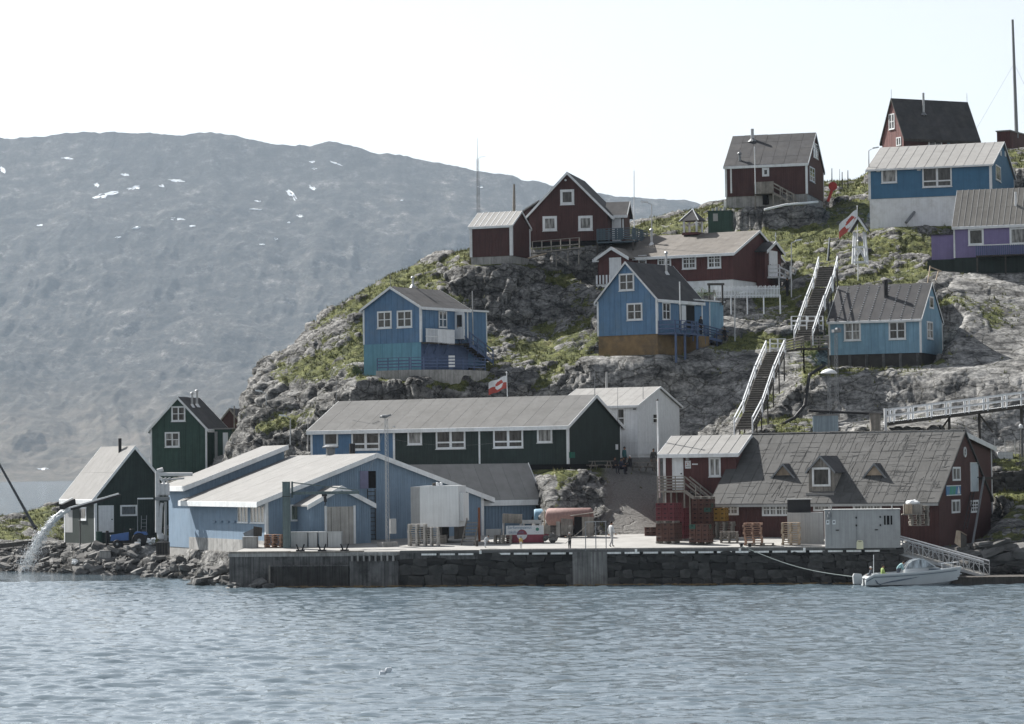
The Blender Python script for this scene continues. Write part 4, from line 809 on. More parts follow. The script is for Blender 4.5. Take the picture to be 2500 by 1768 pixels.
# long terraced house ----------------------------------------------------
b = House('long', 'long_row_house', 'long single-storey row house, blue at one end and dark green', 'house'); h = b.h
b.wall(DGREEN, found=DARK); xd = h.front(962, 1090)[0]
b.planks(DGREEN, .22, False, 'FR', a_rng={'F': (xd, 0)}); b.planks(BLUE, .22, False, 'F', a_rng={'F': (-h.A, xd)})
b.add(MB().box(-h.A, xd, -.012, -.001, 0, h.ze-.03), 'blue_wall_panel', BLUE)
b.roof(RFELT, .35, .2, .10, 18, 1, bh=.26); b.corners(WHITE, .13); b.panel('F', 960, 1040, 965, 1133, 'corner_board', WHITE, .05); b.panel('F', 1169, 1040, 1173, 1133, 'corner_board', WHITE, .05)
b.win('F', 791, 1052, 826, 1088, 1, 1, GLASS); b.win('F', 859, 1050, 928, 1099, 2, 2, GLASS, style='big'); b.win('F', 996, 1047, 1031, 1086, 1, 1, CURT)
b.win('F', 1065, 1045, 1137, 1096, 2, 2, GLASS, style='big'); b.win('F', 1205, 1043, 1278, 1094, 2, 2, GLASS, style='big'); b.win('F', 1312, 1042, 1349, 1081, 1, 1, CURT)
b.panel('R', 1388, 1104, 1398, 1118, 'meter_box', mat('green_box', (.03, .14, .10)), .2); b.panel('R', 1502, 1085, 1508, 1098, 'notice', WHITE, .04)
# white house
b = House('white', 'white_house', 'white clapboard house with grey roof behind the row house', 'house'); h = b.h
b.wall(WHITE, found=WHITE); b.hboards(WHITEB, .19, 'FR', z0=h.right(1600, 1079)[1]); b.planks(WHITEB, .2, False, 'FR', ztop=h.right(1600, 1080)[1])
b.roof(RGREY, .3, .2, .1, 9, 1, bh=.16); b.win('R', 1592, 1010, 1605, 1034, 1, 2, fr=.08); b.win('F', 1507, 996, 1527, 1046, 1, 2)
b.panel('F', 1546, 997, 1553, 1001, 'vent', GREYM, .05)
# red post office building
b = House('post', 'red_office', 'red two-storey office with grey roof and a wooden landing', 'house'); h = b.h; po_ = b
b.wall(RED, z0=-.6); b.planks(RED, .2, False, 'F', z0=-.6); b.roof(RGREY, .45, .3, .1, 8, 1, bh=.24, seam=RGREY); b.corners(WHITE, .14, -.6, 'L')
b.door('F', 1642, 1114, 1669, 1196); b.win('F', 1731, 1117, 1760, 1164, 2, 1, CURT)
a0, a1, z0, z1 = b.rect('F', 1673, 1125, 1687, 1144); sg = MB(); fbox(sg, h, 'F', a0, a1, z0, z1, .03, .06); sg = b.add(sg, 'sign', WHITEB)
cx, cz = (a0+a1)/2, z0+(z1-z0)*.64; mb = MB()
for k in range(9):
    t0, t1 = math.radians(-50+k*30), math.radians(-50+(k+1)*30); r_ = .105
    mb.bar((cx+r_*math.cos(t0), -.066, cz+r_*math.sin(t0)), (cx+r_*math.cos(t1), -.066, cz+r_*math.sin(t1)), .012, .035, (0, 1, 0))
mb.tube((cx-.10, -.068, cz-.06), (cx-.10, -.06, cz-.06), .045).build('post_horn_emblem', REDS, sg)
def text(s_, size, parent, loc, rot, mt, name='lettering', ext=.004, align='CENTER'):
    c = bpy.data.curves.new(name, 'FONT'); c.body = s_; c.size = size; c.extrude = ext; c.align_x = align; c.align_y = 'CENTER'; c.materials.append(mt); c.resolution_u = 2
    t_ = bpy.data.objects.new(name, c); COL.objects.link(t_); dg = bpy.context.evaluated_depsgraph_get(); me = bpy.data.meshes.new_from_object(t_.evaluated_get(dg)); bpy.data.objects.remove(t_)
    if not me.materials: me.materials.append(mt)
    o = bpy.data.objects.new(name, me); COL.objects.link(o); o.parent = parent; o.location = loc; o.rotation_euler = rot; return o
text('POST', .13, sg, (cx, -.066, z0+.13), (math.pi/2, 0, 0), BLACK)
b.panel('F', 1690, 1132, 1704, 1135, 'name_plate', WHITE, .05); a0, _, z0, z1 = b.rect('F', 1679, 1114, 1684, 1120); b.add(MB().lathe([(.13, -.03), (.13, -.12), (.05, -.18)], ((a0), 0, z0), 10, 'y'), 'lamp', GREYP)
# landing and stair of the office
zf = h.front(1640, 1198)[1]; xa, xb = h.front(1604, 1198, -1.5)[0], h.front(1672, 1198, -1.5)[0]
ld = b.add(MB().box(xa, xb, -1.5, -.03, zf-.12, zf), 'landing', WOOD)
for x in (xa+.05, (xa+xb)/2, xb-.05):
    for y in (-1.45, -.12): MB().box(x-.05, x+.05, y-.05, y+.05, -.6, zf-.12).build('post', WOOD, ld)
rail_run('rail', (xa+.03, -1.48, zf), (xb-.03, -1.48, zf), WOOD, ld, 1.0, 4, 4); rail_run('rail', (xa+.03, -1.4, zf), (xa+.03, -.05, zf), WOOD, ld, 1.0, 2, 4)
x2, z2 = h.front(1755, 1262, -1.2)
for y in (-1.45, -.3):
    MB().bar((xb, y, zf-.05), (x2, y, z2), .05, .22).build('stringer', WOOD, ld); MB().bar((xb, y, zf+.95), (x2, y, z2+.95), .06, .1).build('rail', WOOD, ld); MB().bar((xb, y, zf+.5), (x2, y, z2+.5), .04, .1).build('rail', WOOD, ld)
    for k in range(1, 4): q = Vector((xb, y, zf)).lerp(Vector((x2, y, z2)), k/3); MB().box(q.x-.04, q.x+.04, y-.04, y+.04, q.z, q.z+.95).build('post', WOOD, ld)
steps(ld, (x2, -.87, z2), (xb, -.87, zf-.1), 1.1, 10, WOOD, (0, 1, 0))
SFELT = mat('dark_grey_store_felt', (.088, .088, .087), .15, 1.6, .9, .5, 25, dirt=(.06, .06, .058), dirt_amt=.6, oi=.10)
# store with the big felt roof --------------------------------------------
b = House('store', 'quay_store', 'dark red quay store under a huge wrinkled grey felt roof', 'building'); h = b.h; st = b
b.wall(RED2, z0=-.3, found=CONC); b.planks(RED2, .2, False, 'FR', z0=-.3); b.roof(SFELT, .5, .12, .1, 21, 7, trim=SFELT, bh=.16, sheet_th=.03, jit=.012, gap=.035)
q = b.q; s0, s1 = -h.A-.12, .12; hw = h.B/2; mb = MB(); rr = random.Random(5)
for k in range(230):        # wrinkles in the felt
    x = s0+.4+(s1-s0-.8)*rr.random()**.62; t = rr.uniform(-.3, hw-.3)
    L_ = rr.uniform(.5, 1.5); vert = rr.random() < .55; pts = []
    n_ = 4
    for i in range(n_+1):
        f = i/n_*L_; w_ = rr.uniform(-.05, .05)
        xx, t2 = (x+w_+f*.10, t+f) if vert else (x+f*1.1, t+w_)
        if t2 > hw-.05 or xx > s1-.1: break
        pts.append(q(xx, t2, .128))
    for p0, p1 in zip(pts[:-1], pts[1:]): mb.tube(p0, p1, .024, n=5, caps=True)
mb.build('felt_wrinkles', SFELT, b.r)['kind'] = 'stuff'
mb = MB()
for k in range(60):
    x = s0+(s1-s0)*k/60; mb.tube(q(x, hw, .11)+Vector((0, 0, rr.uniform(-.01, .03))), q(x+(s1-s0)/60*.96, hw, .11)+Vector((0, 0, rr.uniform(-.01, .03))), .09, n=6)
mb.build('ridge_cap', SFELT, b.r)
MB().bar(q(s0, -.53, .0), q(s1, -.53, .0), .05, .16).build('fascia', GREYP, b.r)
for args, nx in (((1765, 1228, 1804, 1258), 2), ((1861, 1228, 1930, 1260), 4), ((1986, 1224, 2027, 1248), 2), ((2083, 1223, 2153, 1247), 4)): b.win('F', *args, nx, 2, CURT, style='grid')
b.win('R', 2324, 1140, 2343, 1174, 2, 1, CURT); b.win('R', 2322, 1220, 2342, 1253, 2, 1, CURT); b.win('R', 2369, 1221, 2387, 1252, 3, 3, GLASS); b.door('R', 2368, 1129, 2386, 1200, LBLUE if False else mat('pale_blue_door', (.42, .48, .52), .1), True)
a0, a1, z0, z1 = b.rect('R', 2308, 1185, 2343, 1210); sg = MB(); fbox(sg, h, 'R', a0, a1, z0, z1, .03, .08); sg = b.add(sg, 'sign', mat('sign_blue', (.10, .22, .38), .1))
for f0, f1 in ((.22, .42), (.46, .62)):
    w_ = a1-a0; MB().hexa([(.082, a0+w_*f0-.1, z0+.05), (.088, a0+w_*f0-.1, z0+.05), (.088, a0+w_*f1-.1, z0+.05), (.082, a0+w_*f1-.1, z0+.05), (.082, a0+w_*f0+.15, z1-.05), (.088, a0+w_*f0+.15, z1-.05), (.088, a0+w_*f1+.15, z1-.05), (.082, a0+w_*f1+.15, z1-.05)]).build('sign_stripe', mat('sign_green', (.08, .30, .22)), sg)
MB().hexa([(.082, a0+w_*.76, z0+.12), (.088, a0+w_*.76, z0+.12), (.088, a0+w_*.94, z0+.12), (.082, a0+w_*.94, z0+.12), (.082, a0+w_*.83, z1-.1), (.088, a0+w_*.83, z1-.1), (.088, a0+w_*.86, z1-.1), (.082, a0+w_*.86, z1-.1)]).build('sign_figure', WHITE, sg)
for e0, e1 in ((z0, z0+.06), (z1-.06, z1)): MB().box(.081, .095, a0, a1, e0, e1).build('sign_border', WHITE, sg)
yc, zc = h.right(2354, 1104); rw = b.add(MB().lathe([(.36, .03), (.36, .09), (.25, .09), (.25, .05)], (0, yc, zc), 18, 'x'), 'round_window', WHITE); MB().lathe([(.25, .03), (.25, .055)], (0, yc, zc), 16, 'x').build('pane', GLASS, rw)
MB().box(.056, .075, yc-.02, yc+.02, zc-.25, zc+.25).build('glazing_bar', WHITE, rw); MB().box(.056, .075, yc-.25, yc+.25, zc-.02, zc+.02).build('glazing_bar', WHITE, rw)
# rear annex gable
zA = h.right(2423, 1092, -.4)[1]; zB = h.right(2364, 1056, -.4)[1]; y1_ = h.right(2421, 1180, -.4)[0]; ym = h.B*.5
an = b.add(MB().extr([(-.4, ym, -.3), (-.4, y1_, -.3), (-.4, y1_, zA), (-.4, ym, zB)], (-7, 0, 0)), 'rear_annex_wall', RED2)
MB().hexa([(-7.4, ym-.1, zB), (-.1, ym-.1, zB), (-.1, y1_+.35, zA-.12), (-7.4, y1_+.35, zA-.12), (-7.4, ym-.1, zB+.12), (-.1, ym-.1, zB+.12), (-.1, y1_+.35, zA), (-7.4, y1_+.35, zA)]).build('annex_roof', RGREY, an)
MB().hexa([(-.1, ym-.1, zB-.2), (-.06, ym-.1, zB-.2), (-.06, y1_+.35, zA-.32), (-.1, y1_+.35, zA-.32), (-.1, ym-.1, zB+.14), (-.06, ym-.1, zB+.14), (-.06, y1_+.35, zA+.02), (-.1, y1_+.35, zA+.02)]).build('barge_board', WHITE, an)
MB().box(-.5, -.34, y1_-.12, y1_+.04, -.3, zA).build('corner_board', WHITE, an)
# beams and ladder on the gable
MB().box(.02, .3, h.right(2388, 1168)[0], y1_, h.right(2400, 1171)[1], h.right(2400, 1165)[1]).build('beam', WOODD, b.root)
yA_, zA_ = h.right(2404, 1166, .4); yB_, zB_ = h.right(2378, 1330, 1.6)
MB().bar((.35, yA_, zA_), (1.5, yB_, zB_), .12, .16).build('leaning_beam', GREYM, b.root)
y2, z2 = h.right(2370, 1203, .1); y3, z3 = h.right(2352, 1292, .9)
lad = MB().bar((.1, y2, z2), (.9, y3, z3), .05, .05); lad.bar((.1, y2+.9, z2), (.9, y3+.9, z3), .05, .05)
for k in range(9): f = (k+.5)/9; lad.bar((.1+.8*f, y2+(y3-y2)*f, z2+(z3-z2)*f), (.1+.8*f, y2+.9+(y3-y2)*f, z2+(z3-z2)*f), .03, .03)
lad.build('gable_ladder', BLACK, b.root)
# dormers
def dormer(uc, vp, vb, uw, win=None, front=WOOD):
    p = h.slope(uc, vb); x, y, z = p; k = (h.zp-h.ze)/(h.B/2)
    wl = h.front(uc-uw, vb, y)[0]; wr_ = h.front(uc+uw, vb, y)[0]; zt = h.front(uc, vp, y)[1]; hwid = (wr_-wl)/2
    ze = z+(zt-z)*(.62 if win else .05); yb = lambda zz: y+(zz-z)/k
    mb = MB(); A_ = [(x-hwid, y, z), (x+hwid, y, z), (x+hwid, y, ze), (x, y, zt), (x-hwid, y, ze)]
    Bk = [(px, yb(pz)+.05, pz) for px, _, pz in A_]; n0 = len(mb.v); mb.v += A_+Bk; mb.f.append((0, 1, 2, 3, 4))
    for i in range(5): mb.f.append((i, i+5, (i+1) % 5+5, (i+1) % 5))
    o = b.add(mb, 'dormer', front); ov = .16
    for sgn in (-1, 1):
        sl_ = (zt-ze)/hwid; ex = x+sgn*(hwid+ov); ez = ze-sl_*ov
        MB().hexa([(ex, y-.25, ez), (x, y-.25, zt), (x, yb(zt)+.1, zt), (ex, yb(ez)+.1, ez), (ex, y-.25, ez+.09), (x, y-.25, zt+.09), (x, yb(zt)+.1, zt+.09), (ex, yb(ez)+.1, ez+.09)]).build('dormer_roof', RDARK, o)
        MB().hexa([(ex, y-.29, ez-.05), (x, y-.29, zt-.05), (x, y-.252, zt-.05), (ex, y-.252, ez-.05), (ex, y-.29, ez+.11), (x, y-.29, zt+.11), (x, y-.252, zt+.11), (ex, y-.252, ez+.11)]).build('barge_board', GREYM, o)
    if win:
        nb = 9; w2 = 2*hwid/nb
        for i in range(nb):
            xx = x-hwid+i*w2; tp = lambda q_: zt-abs(q_-x)*(zt-ze)/hwid-.02
            MB().hexa([(xx+.01, y-.03, z), (xx+w2-.01, y-.03, z), (xx+w2-.01, y-.001, z), (xx+.01, y-.001, z), (xx+.01, y-.03, tp(xx)), (xx+w2-.01, y-.03, tp(xx+w2)), (xx+w2-.01, y-.001, tp(xx+w2)), (xx+.01, y-.001, tp(xx))]).build('plank', front, o)
        a0, z0 = h.front(win[0], win[3], y); a1, z1 = h.front(win[2], win[1], y); f = .14
        wm = MB().box(a0, a0+f, y-.12, y-.03, z0, z1).box(a1-f, a1, y-.12, y-.03, z0, z1).box(a0+f, a1-f, y-.12, y-.03, z0, z0+f).box(a0+f, a1-f, y-.12, y-.03, z1-f, z1).build('window', WHITE, o)
        MB().box(a0+f, a1-f, y-.08, y-.035, z0+f, z1-f).build('pane', GLASS, o)
        MB().box(x-hwid-.1, x+hwid+.1, y-.4, y-.02, z-.12, z+.05).build('apron', RGREY, o)
    else: MB().box(x-hwid*.95, x+hwid*.95, y-.02, y-.001, z-.0, z+.05).build('sill', WOOD, o)
dormer(2006, 1116, 1205, 31, (1984, 1141, 2028, 1188)); dormer(1914, 1135, 1166, 25, None, WOODL); dormer(2137, 1134, 1166, 25, None, WOODL)
# light blue house --------------------------------------------------------
b = House('lblue', 'light_blue_house', 'light blue house with ribbed dark roof and black stovepipe', 'house'); h = b.h
b.wall(LBLUE, found=mat('dark_stone_footing', (.05, .047, .045), .3, 1.5, .9, .5)); b.planks(LBLUE, .56, True, 'FR'); b.roof(RDARK, .18, .12, .09, 9, 1, bh=.16, fascia=True); b.corners(WHITE, .11)
mb_seam = []
for c in range(1, 9):
    a = -h.A-.12+(h.A+.24)*c/9
    for i in range(16): t = -.15+(h.B/2+.1)*i/16; p = b.q(a, t, .13); MB().box(p.x-.045, p.x+.045, p.y-.03, p.y+.05, p.z-.02, p.z+.04).build('batten_clip', ALU, b.r) if i % 1 == 0 else None
b.win('F', 2061, 786, 2102, 832, 2, 2, CURT); b.win('F', 2170, 785, 2212, 829, 2, 2, GLASS); b.win('R', 2262, 785, 2276, 828, 2, 2, CURT); b.win('R', 2268, 724, 2278, 754, 1, 1)
b.pipe(2163, 728, 683, .17, BLACK, False)
for k in range(6):
    x = -h.A+.3+k*(h.A-.6)/5; MB().box(x-.12, x+.12, -.02, .3, h.zg-1, -.02).build('footing_pillar', CONCD, b.root)
# left blue house -----------------------------------------------------------
b = House('left', 'blue_gable_house', 'blue house with turquoise basement and white balcony', 'house'); h = b.h; zs0 = h.front(1028, 835)[1]
b.wall(BLUE, found=CONC); b.planks(BLUE, .58, True, 'FR', z0=zs0); b.planks(TURQ, .95, True, 'F', ztop=zs0-.02); b.planks(PBLUED, .9, True, 'R', ztop=zs0-.02)
b.roof(RDARK, .22, .22, .09, 5, 3, bh=.2); b.corners(WHITE, .12, zs0)
b.win('F', 922, 760, 957, 802); b.win('F', 970, 758, 1007, 800); b.win('R', 1070, 760, 1090, 800, 2, 2, fr=.09)
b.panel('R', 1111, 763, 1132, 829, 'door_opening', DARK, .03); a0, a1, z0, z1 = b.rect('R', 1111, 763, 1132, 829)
od = b.add(MB().box(.03, .95, a0-.06, a0-.01, z0, z1), 'open_door', WHITEB); MB().box(.25, .75, a0-.07, a0-.061, z0+1.0, z1-.25).build('pane', GLASS, od)
f = MB(); fbox(f, h, 'R', a0-.05, a0, z0, z1, .002, .08); fbox(f, h, 'R', a1, a1+.06, z0, z1, .002, .08); fbox(f, h, 'R', a0, a1, z1, z1+.06, .002, .08); b.add(f, 'door_frame', WHITE)
b.pipe(1008, 702, 679, .09, STEEL, True, STEEL)
# flat-roofed extension
ye = h.right(1188, 800)[0]; zt = h.right(1180, 762)[1]; zb_ = h.right(1186, 836)[1]
ex = b.add(MB().box(-2.6, -.015, h.B*.80, ye, zb_-2.0, zt-.02), 'extension_wall', BLUE); MB().box(-2.8, .18, h.B*.78, ye+.15, zt-.02, zt+.12).build('extension_roof', WHITE, ex)
for k in range(4): a = h.B+.05+(ye-h.B-.05)*k/4; MB().box(-.014, .012, a+.01, a+(ye-h.B)/4-.02, zb_, zt-.04).build('plank', BLUE, ex)
MB().box(-.1, .04, ye-.1, ye+.03, zb_, zt-.03).build('corner_board', WHITE, ex)
# balcony
yb0, yb1 = -.02, h.right(1109, 820, .5)[0]; zf = h.right(1060, 836, .5)[1]; bal = b.add(MB().box(.03, .55, yb0, yb1+1.3, zf-.12, zf), 'balcony', WOODD)
ys = yb0+(yb1-yb0)*.40; top = h.right(1060, 803, .5)[1]
for k in range(9): y = yb0+(ys-yb0)*k/9; MB().box(.5, .55, y+.02, y+(ys-yb0)/9*.62, zf, top-.06).build('slat', WHITEB, bal)
for k in range(4): y = ys+(yb1-ys)*k/4; MB().box(.5, .55, y+.005, y+(yb1-ys)/4-.005, zf-.1, top-.06).build('panel_board', WHITEB, bal)
MB().box(.48, .57, yb0, yb1, top-.06, top).build('rail', WHITE, bal); MB().box(.48, .57, yb0, yb1, zf+.42, zf+.5).build('rail', WHITE, bal); MB().box(.05, .49, yb1-.04, yb1, zf, top).build('end_board', WHITEB, bal)
for y in (.4, 1.6, 3.0): MB().bar((.05, y, zf-.9), (.5, y, zf-.1), .08, .08).build('brace', PBLUED, bal)
p0 = Vector((.65, yb1+1.25, zf-.05)); yq, zq = h.right(1192, 884, .7); p1 = Vector((.7, yq, zq)); stp = MB().bar(p0+Vector((.45, 0, 0)), p1+Vector((.45, 0, 0)), .05, .22); stp.bar(p0-Vector((.45, 0, 0)), p1-Vector((.45, 0, 0)), .05, .22); sto = b.add(stp, 'stair', PBLUED)
steps(sto, p1, p0, .9, 9, WOODD, (1, 0, 0))
for sx in (.5, -.5):
    MB().bar(p0+Vector((sx, 0, .95)), p1+Vector((sx, 0, .95)), .05, .1).build('rail', PBLUED, sto); MB().bar(p0+Vector((sx, 0, .5)), p1+Vector((sx, 0, .5)), .04, .08).build('rail', PBLUED, sto)
    for k in range(4): qq = p0.lerp(p1, k/3)+Vector((sx, 0, 0)); MB().box(qq.x-.04, qq.x+.04, qq.y-.04, qq.y+.04, qq.z-.3, qq.z+.97).build('post', PBLUED, sto)
MB().tube((1.0, h.right(1155, 830, 1.0)[0], zf-.1), (1.0, h.right(1155, 830, 1.0)[0]-.03, h.right(1155, 711, 1.0)[1]), .045).build('pole', GREYP, b.root)
# concrete terrace with blue railing
tz = P(1029, 905, 229).z
TERR = [P(918, 905, 230.2), P(1000, 903, 228.7), P(1100, 900, 229.3), P(1185, 894, 233)]
tr = empty('terrace', TERR[1], 0, 'grey concrete terrace with blue railing below the blue gable house', 'terrace'); o0 = TERR[1]
for a, c in zip(TERR[:-1], TERR[1:]):
    a, c = a-o0, c-o0; a.z = c.z = 0; MB().hexa([a+Vector((0, 0, -1.5)), c+Vector((0, 0, -1.5)), c+Vector((.4, 2.4, -1.5)), a+Vector((.4, 2.4, -1.5)), a, c, c+Vector((.4, 2.4, 0)), a+Vector((.4, 2.4, 0))]).build('terrace_wall', CONC, tr)
    rail_run('rail', a+Vector((.1, .12, 0)), c+Vector((-.02, .12, 0)), PBLUED, tr, 1.0, 4, 3, .07)
for k in range(4): z = .15+k*.25; pp = P(1103, 890, 227.9)-o0; MB().box(pp.x-.25, pp.x+.25, pp.y-.1, pp.y-.06, z, z+.16).build('white_slat', WHITEB, tr)
# middle blue house ---------------------------------------------------------
b = House('mid', 'blue_house', 'blue house with dark roof on a brown base and a blue deck', 'house'); h = b.h
b.wall(BLUE2, found=FOUND); b.planks(BLUE2, .58, True, 'FR'); b.roof(RDARK, .2, .2, .09, 6, 3, bh=.2); b.corners(WHITE, .12)
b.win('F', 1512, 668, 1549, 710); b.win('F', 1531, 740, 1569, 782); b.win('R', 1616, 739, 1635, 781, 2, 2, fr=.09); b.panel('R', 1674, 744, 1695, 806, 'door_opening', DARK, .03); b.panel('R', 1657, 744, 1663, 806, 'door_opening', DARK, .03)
b.panel('R', 1663, 746, 1674, 806, 'open_door', WHITEB, .05); b.panel('R', 1655, 741, 1697, 745, 'lintel', WHITE, .06)
b.pipe(1627, 671, 618, .09, STEEL, True, ALU)
y0, y1 = h.B*.82, h.right(1766, 775)[0]; zt = h.right(1750, 738)[1]
ex = b.add(MB().box(-2.4, -.012, y0, y1, -1.2, zt), 'extension_wall', BLUE2); MB().box(-2.5, .15, y0-.1, y1+.1, zt, zt+.12).build('extension_roof', WHITE, ex)
ym = h.right(1733, 775)[0]
for k in range(5): a = ym+(y1-ym)*k/5; MB().box(-.011, .014, a+.01, a+(y1-ym)/5-.012, 0, zt-.02).build('plank', LBLUE, ex)
MB().box(-.08, .05, ym-.1, ym-.01, 0, zt).build('corner_board', WHITE, ex)
zf = h.right(1650, 812, 1.6)[1]; ya, yb = .05, h.right(1700, 790, 1.6)[0]
dk = b.add(MB().box(.03, 1.7, ya, yb, zf-.12, zf), 'deck', PBLUED)
rail_run('rail', (1.66, ya, zf), (1.66, yb, zf), PBLUED, dk, 1.0, 5, 2, .08); rail_run('rail', (.1, ya+.02, zf), (1.66, ya+.02, zf), PBLUED, dk, 1.0, 2, 2, .08)
for y in (ya+.1, yb*.45, yb): MB().box(1.58, 1.72, y-.07, y+.07, -2.4, zf-.12).build('post', PBLUED, dk)
MB().box(.05, 1.3, h.B*.62, h.B*.85, -2.4, zf-.13).build('base_block', FOUND, dk)
p0 = Vector((.85, yb, zf)); yq, zq = h.right(1768, 838, .85); p1 = Vector((.85, yq, zq))
for sx in (.42, -.42):
    MB().bar(p0+Vector((sx, 0, 0)), p1+Vector((sx, 0, 0)), .05, .22).build('stringer', PBLUED, dk)
    for z in (.95, .55): MB().bar(p0+Vector((sx, 0, z)), p1+Vector((sx, 0, z)), .05, .1).build('rail', PBLUED, dk)
    for k in range(4): qq = p0.lerp(p1, k/3); MB().box(.85+sx-.04, .85+sx+.04, qq.y-.04, qq.y+.04, qq.z-.6, qq.z+.97).build('post', PBLUED, dk)
steps(dk, p1, p0, .8, 9, WOODD, (1, 0, 0))
yq, _ = h.right(1661, 780, 1.5); MB().tube((1.5, yq, zf), (1.5, yq-.03, h.right(1661, 688, 1.5)[1]), .05).build('pole', WHITE, b.root)
# red school with white foundation ---------------------------------------------
b = House('school', 'red_schoolhouse', 'long dark red schoolhouse with white window frames and white base', 'building'); h = b.h
b.wall(RED, found=WHITE); b.planks(RED, .2, False, 'FR'); b.roof(RBROWN, .4, .3, .1, 13, 1, bh=.22, gap=.012)
for a in ((1666, 620, 1700, 657), (1728, 618, 1761, 655), (1606, 622, 1639, 660)): b.win('F', *a, 2, 3, GLASS, style='grid')
b.win('F', 1559, 623, 1579, 650, 1, 2); b.pipe(1591, 600, 562, .11, STEEL, True, ALU)
# front porch (left) and end porch (right)
x0, x1 = h.front(1462, 650, -1.5)[0], h.front(1531, 650, -1.5)[0]; zt = h.front(1500, 606, -1.5)[1]; ze = h.front(1530, 627, -1.5)[1]; xm = (x0+x1)/2
pr = b.add(MB().extr([(x0, -1.5, -.5), (x1, -1.5, -.5), (x1, -1.5, ze), (xm, -1.5, zt), (x0, -1.5, ze)], (0, 1.48, 0)), 'porch_wall', RED)
kp = (zt-ze)/((x1-x0)/2)
for sg_ in (-1, 1):
    e = xm+sg_*((x1-x0)/2+.3); ez = zt-((x1-x0)/2+.3)*kp
    MB().hexa([(e, -1.8, ez), (xm, -1.8, zt), (xm, .9, zt), (e, .9, ez), (e, -1.8, ez+.1), (xm, -1.8, zt+.1), (xm, .9, zt+.1), (e, .9, ez+.1)]).build('porch_roof', RBROWN, pr)
    MB().hexa([(e, -1.84, ez-.16), (xm, -1.84, zt-.16), (xm, -1.801, zt-.16), (e, -1.801, ez-.16), (e, -1.84, ez+.13), (xm, -1.84, zt+.13), (xm, -1.801, zt+.13), (e, -1.801, ez+.13)]).build('barge_board', WHITE, pr)
da, db = h.front(1488, 650, -1.5)[0], h.front(1517, 650, -1.5)[0]; zd = h.front(1502, 629, -1.5)[1]
MB().box(da, db, -1.56, -1.501, -.3, zd).build('door', WHITEB, pr)
xl = h.front(1455, 680, -1.9)[0]; zl, zl1 = h.front(1470, 694, -1.9)[1], h.front(1470, 672, -1.9)[1]
MB().box(xl, x1, -1.9, -1.52, zl-1.3, zl-.02).build('landing', WHITE, pr)
for k in range(9): x = xl+k*(x1-xl)/9; MB().box(x+.02, x+.17, -1.95, -1.91, zl, zl1).build('picket', WHITEB, pr)
y0, y1 = h.right(1868, 640, .9)[0], h.right(1907, 640, .9)[0]; ze = h.right(1868, 612, .9)[1]; zt = h.right(1888, 592, .9)[1]; ym = (y0+y1)/2
pr = b.add(MB().extr([(.9, y0, -.6), (.9, y1, -.6), (.9, y1, ze), (.9, ym, zt), (.9, y0, ze)], (-.87, 0, 0)), 'end_porch', RED); kp = (zt-ze)/((y1-y0)/2)
for sg_ in (-1, 1):
    e = ym+sg_*((y1-y0)/2+.3); ez = zt-((y1-y0)/2+.3)*kp
    MB().hexa([(1.2, e, ez), (1.2, ym, zt), (.02, ym, zt), (.02, e, ez), (1.2, e, ez+.1), (1.2, ym, zt+.1), (.02, ym, zt+.1), (.02, e, ez+.1)]).build('porch_roof', RDARK, pr)
    MB().hexa([(1.24, e, ez-.16), (1.24, ym, zt-.16), (1.201, ym, zt-.16), (1.201, e, ez-.16), (1.24, e, ez+.13), (1.24, ym, zt+.13), (1.201, ym, zt+.13), (1.201, e, ez+.13)]).build('barge_board', WHITE, pr)
da, db = h.right(1877, 640, .9)[0], h.right(1897, 640, .9)[0]; zd = h.right(1888, 613, .9)[1]; z0 = h.right(1888, 676, .9)[1]; dr = MB().box(.901, .96, da, db, z0, zd).build('door', WHITEB, pr); MB().box(.96, 1.0, da+.1, da+.2, z0+1, z0+1.05).build('handle', BLACK, dr)
MB().box(1.14, 1.2, ym-.03, ym+.03, zt, zt+.85).box(1.14, 1.2, ym-.22, ym+.22, zt+.5, zt+.56).build('cross', WHITE, pr)
zf = z0-.06; MB().box(.9, 2.0, da-.35, db+.35, zf-.15, zf).build('landing', WHITE, pr)
rail_run('rail', (2.0, da-.3, zf), (1.0, da-.3, zf), WHITE, pr, 1.0, 2, 2, .09); MB().box(1.9, 2.0, da-.35, da-.25, zf-1.4, zf).build('post', WHITE, pr)
p0 = Vector((1.5, db+.35, zf)); yq, zq = h.right(1958, 700, 1.5); p1 = Vector((1.5, yq, zq))
for sx in (.5, -.5):
    for z in (1.0, .5): MB().bar(p0+Vector((sx, 0, z)), p1+Vector((sx, 0, z)), .06, .14).build('rail', WHITE, pr)
    MB().bar(p0+Vector((sx, 0, -.1)), p1+Vector((sx, 0, -.1)), .06, .22).build('stringer', WHITE, pr)
    for k in range(4): qq = p0.lerp(p1, k/3); MB().box(1.5+sx-.05, 1.5+sx+.05, qq.y-.05, qq.y+.05, qq.z-.9, qq.z+1.02).build('post', WHITE, pr)
steps(pr, p1, p0, .9, 7, WOOD, (1, 0, 0))
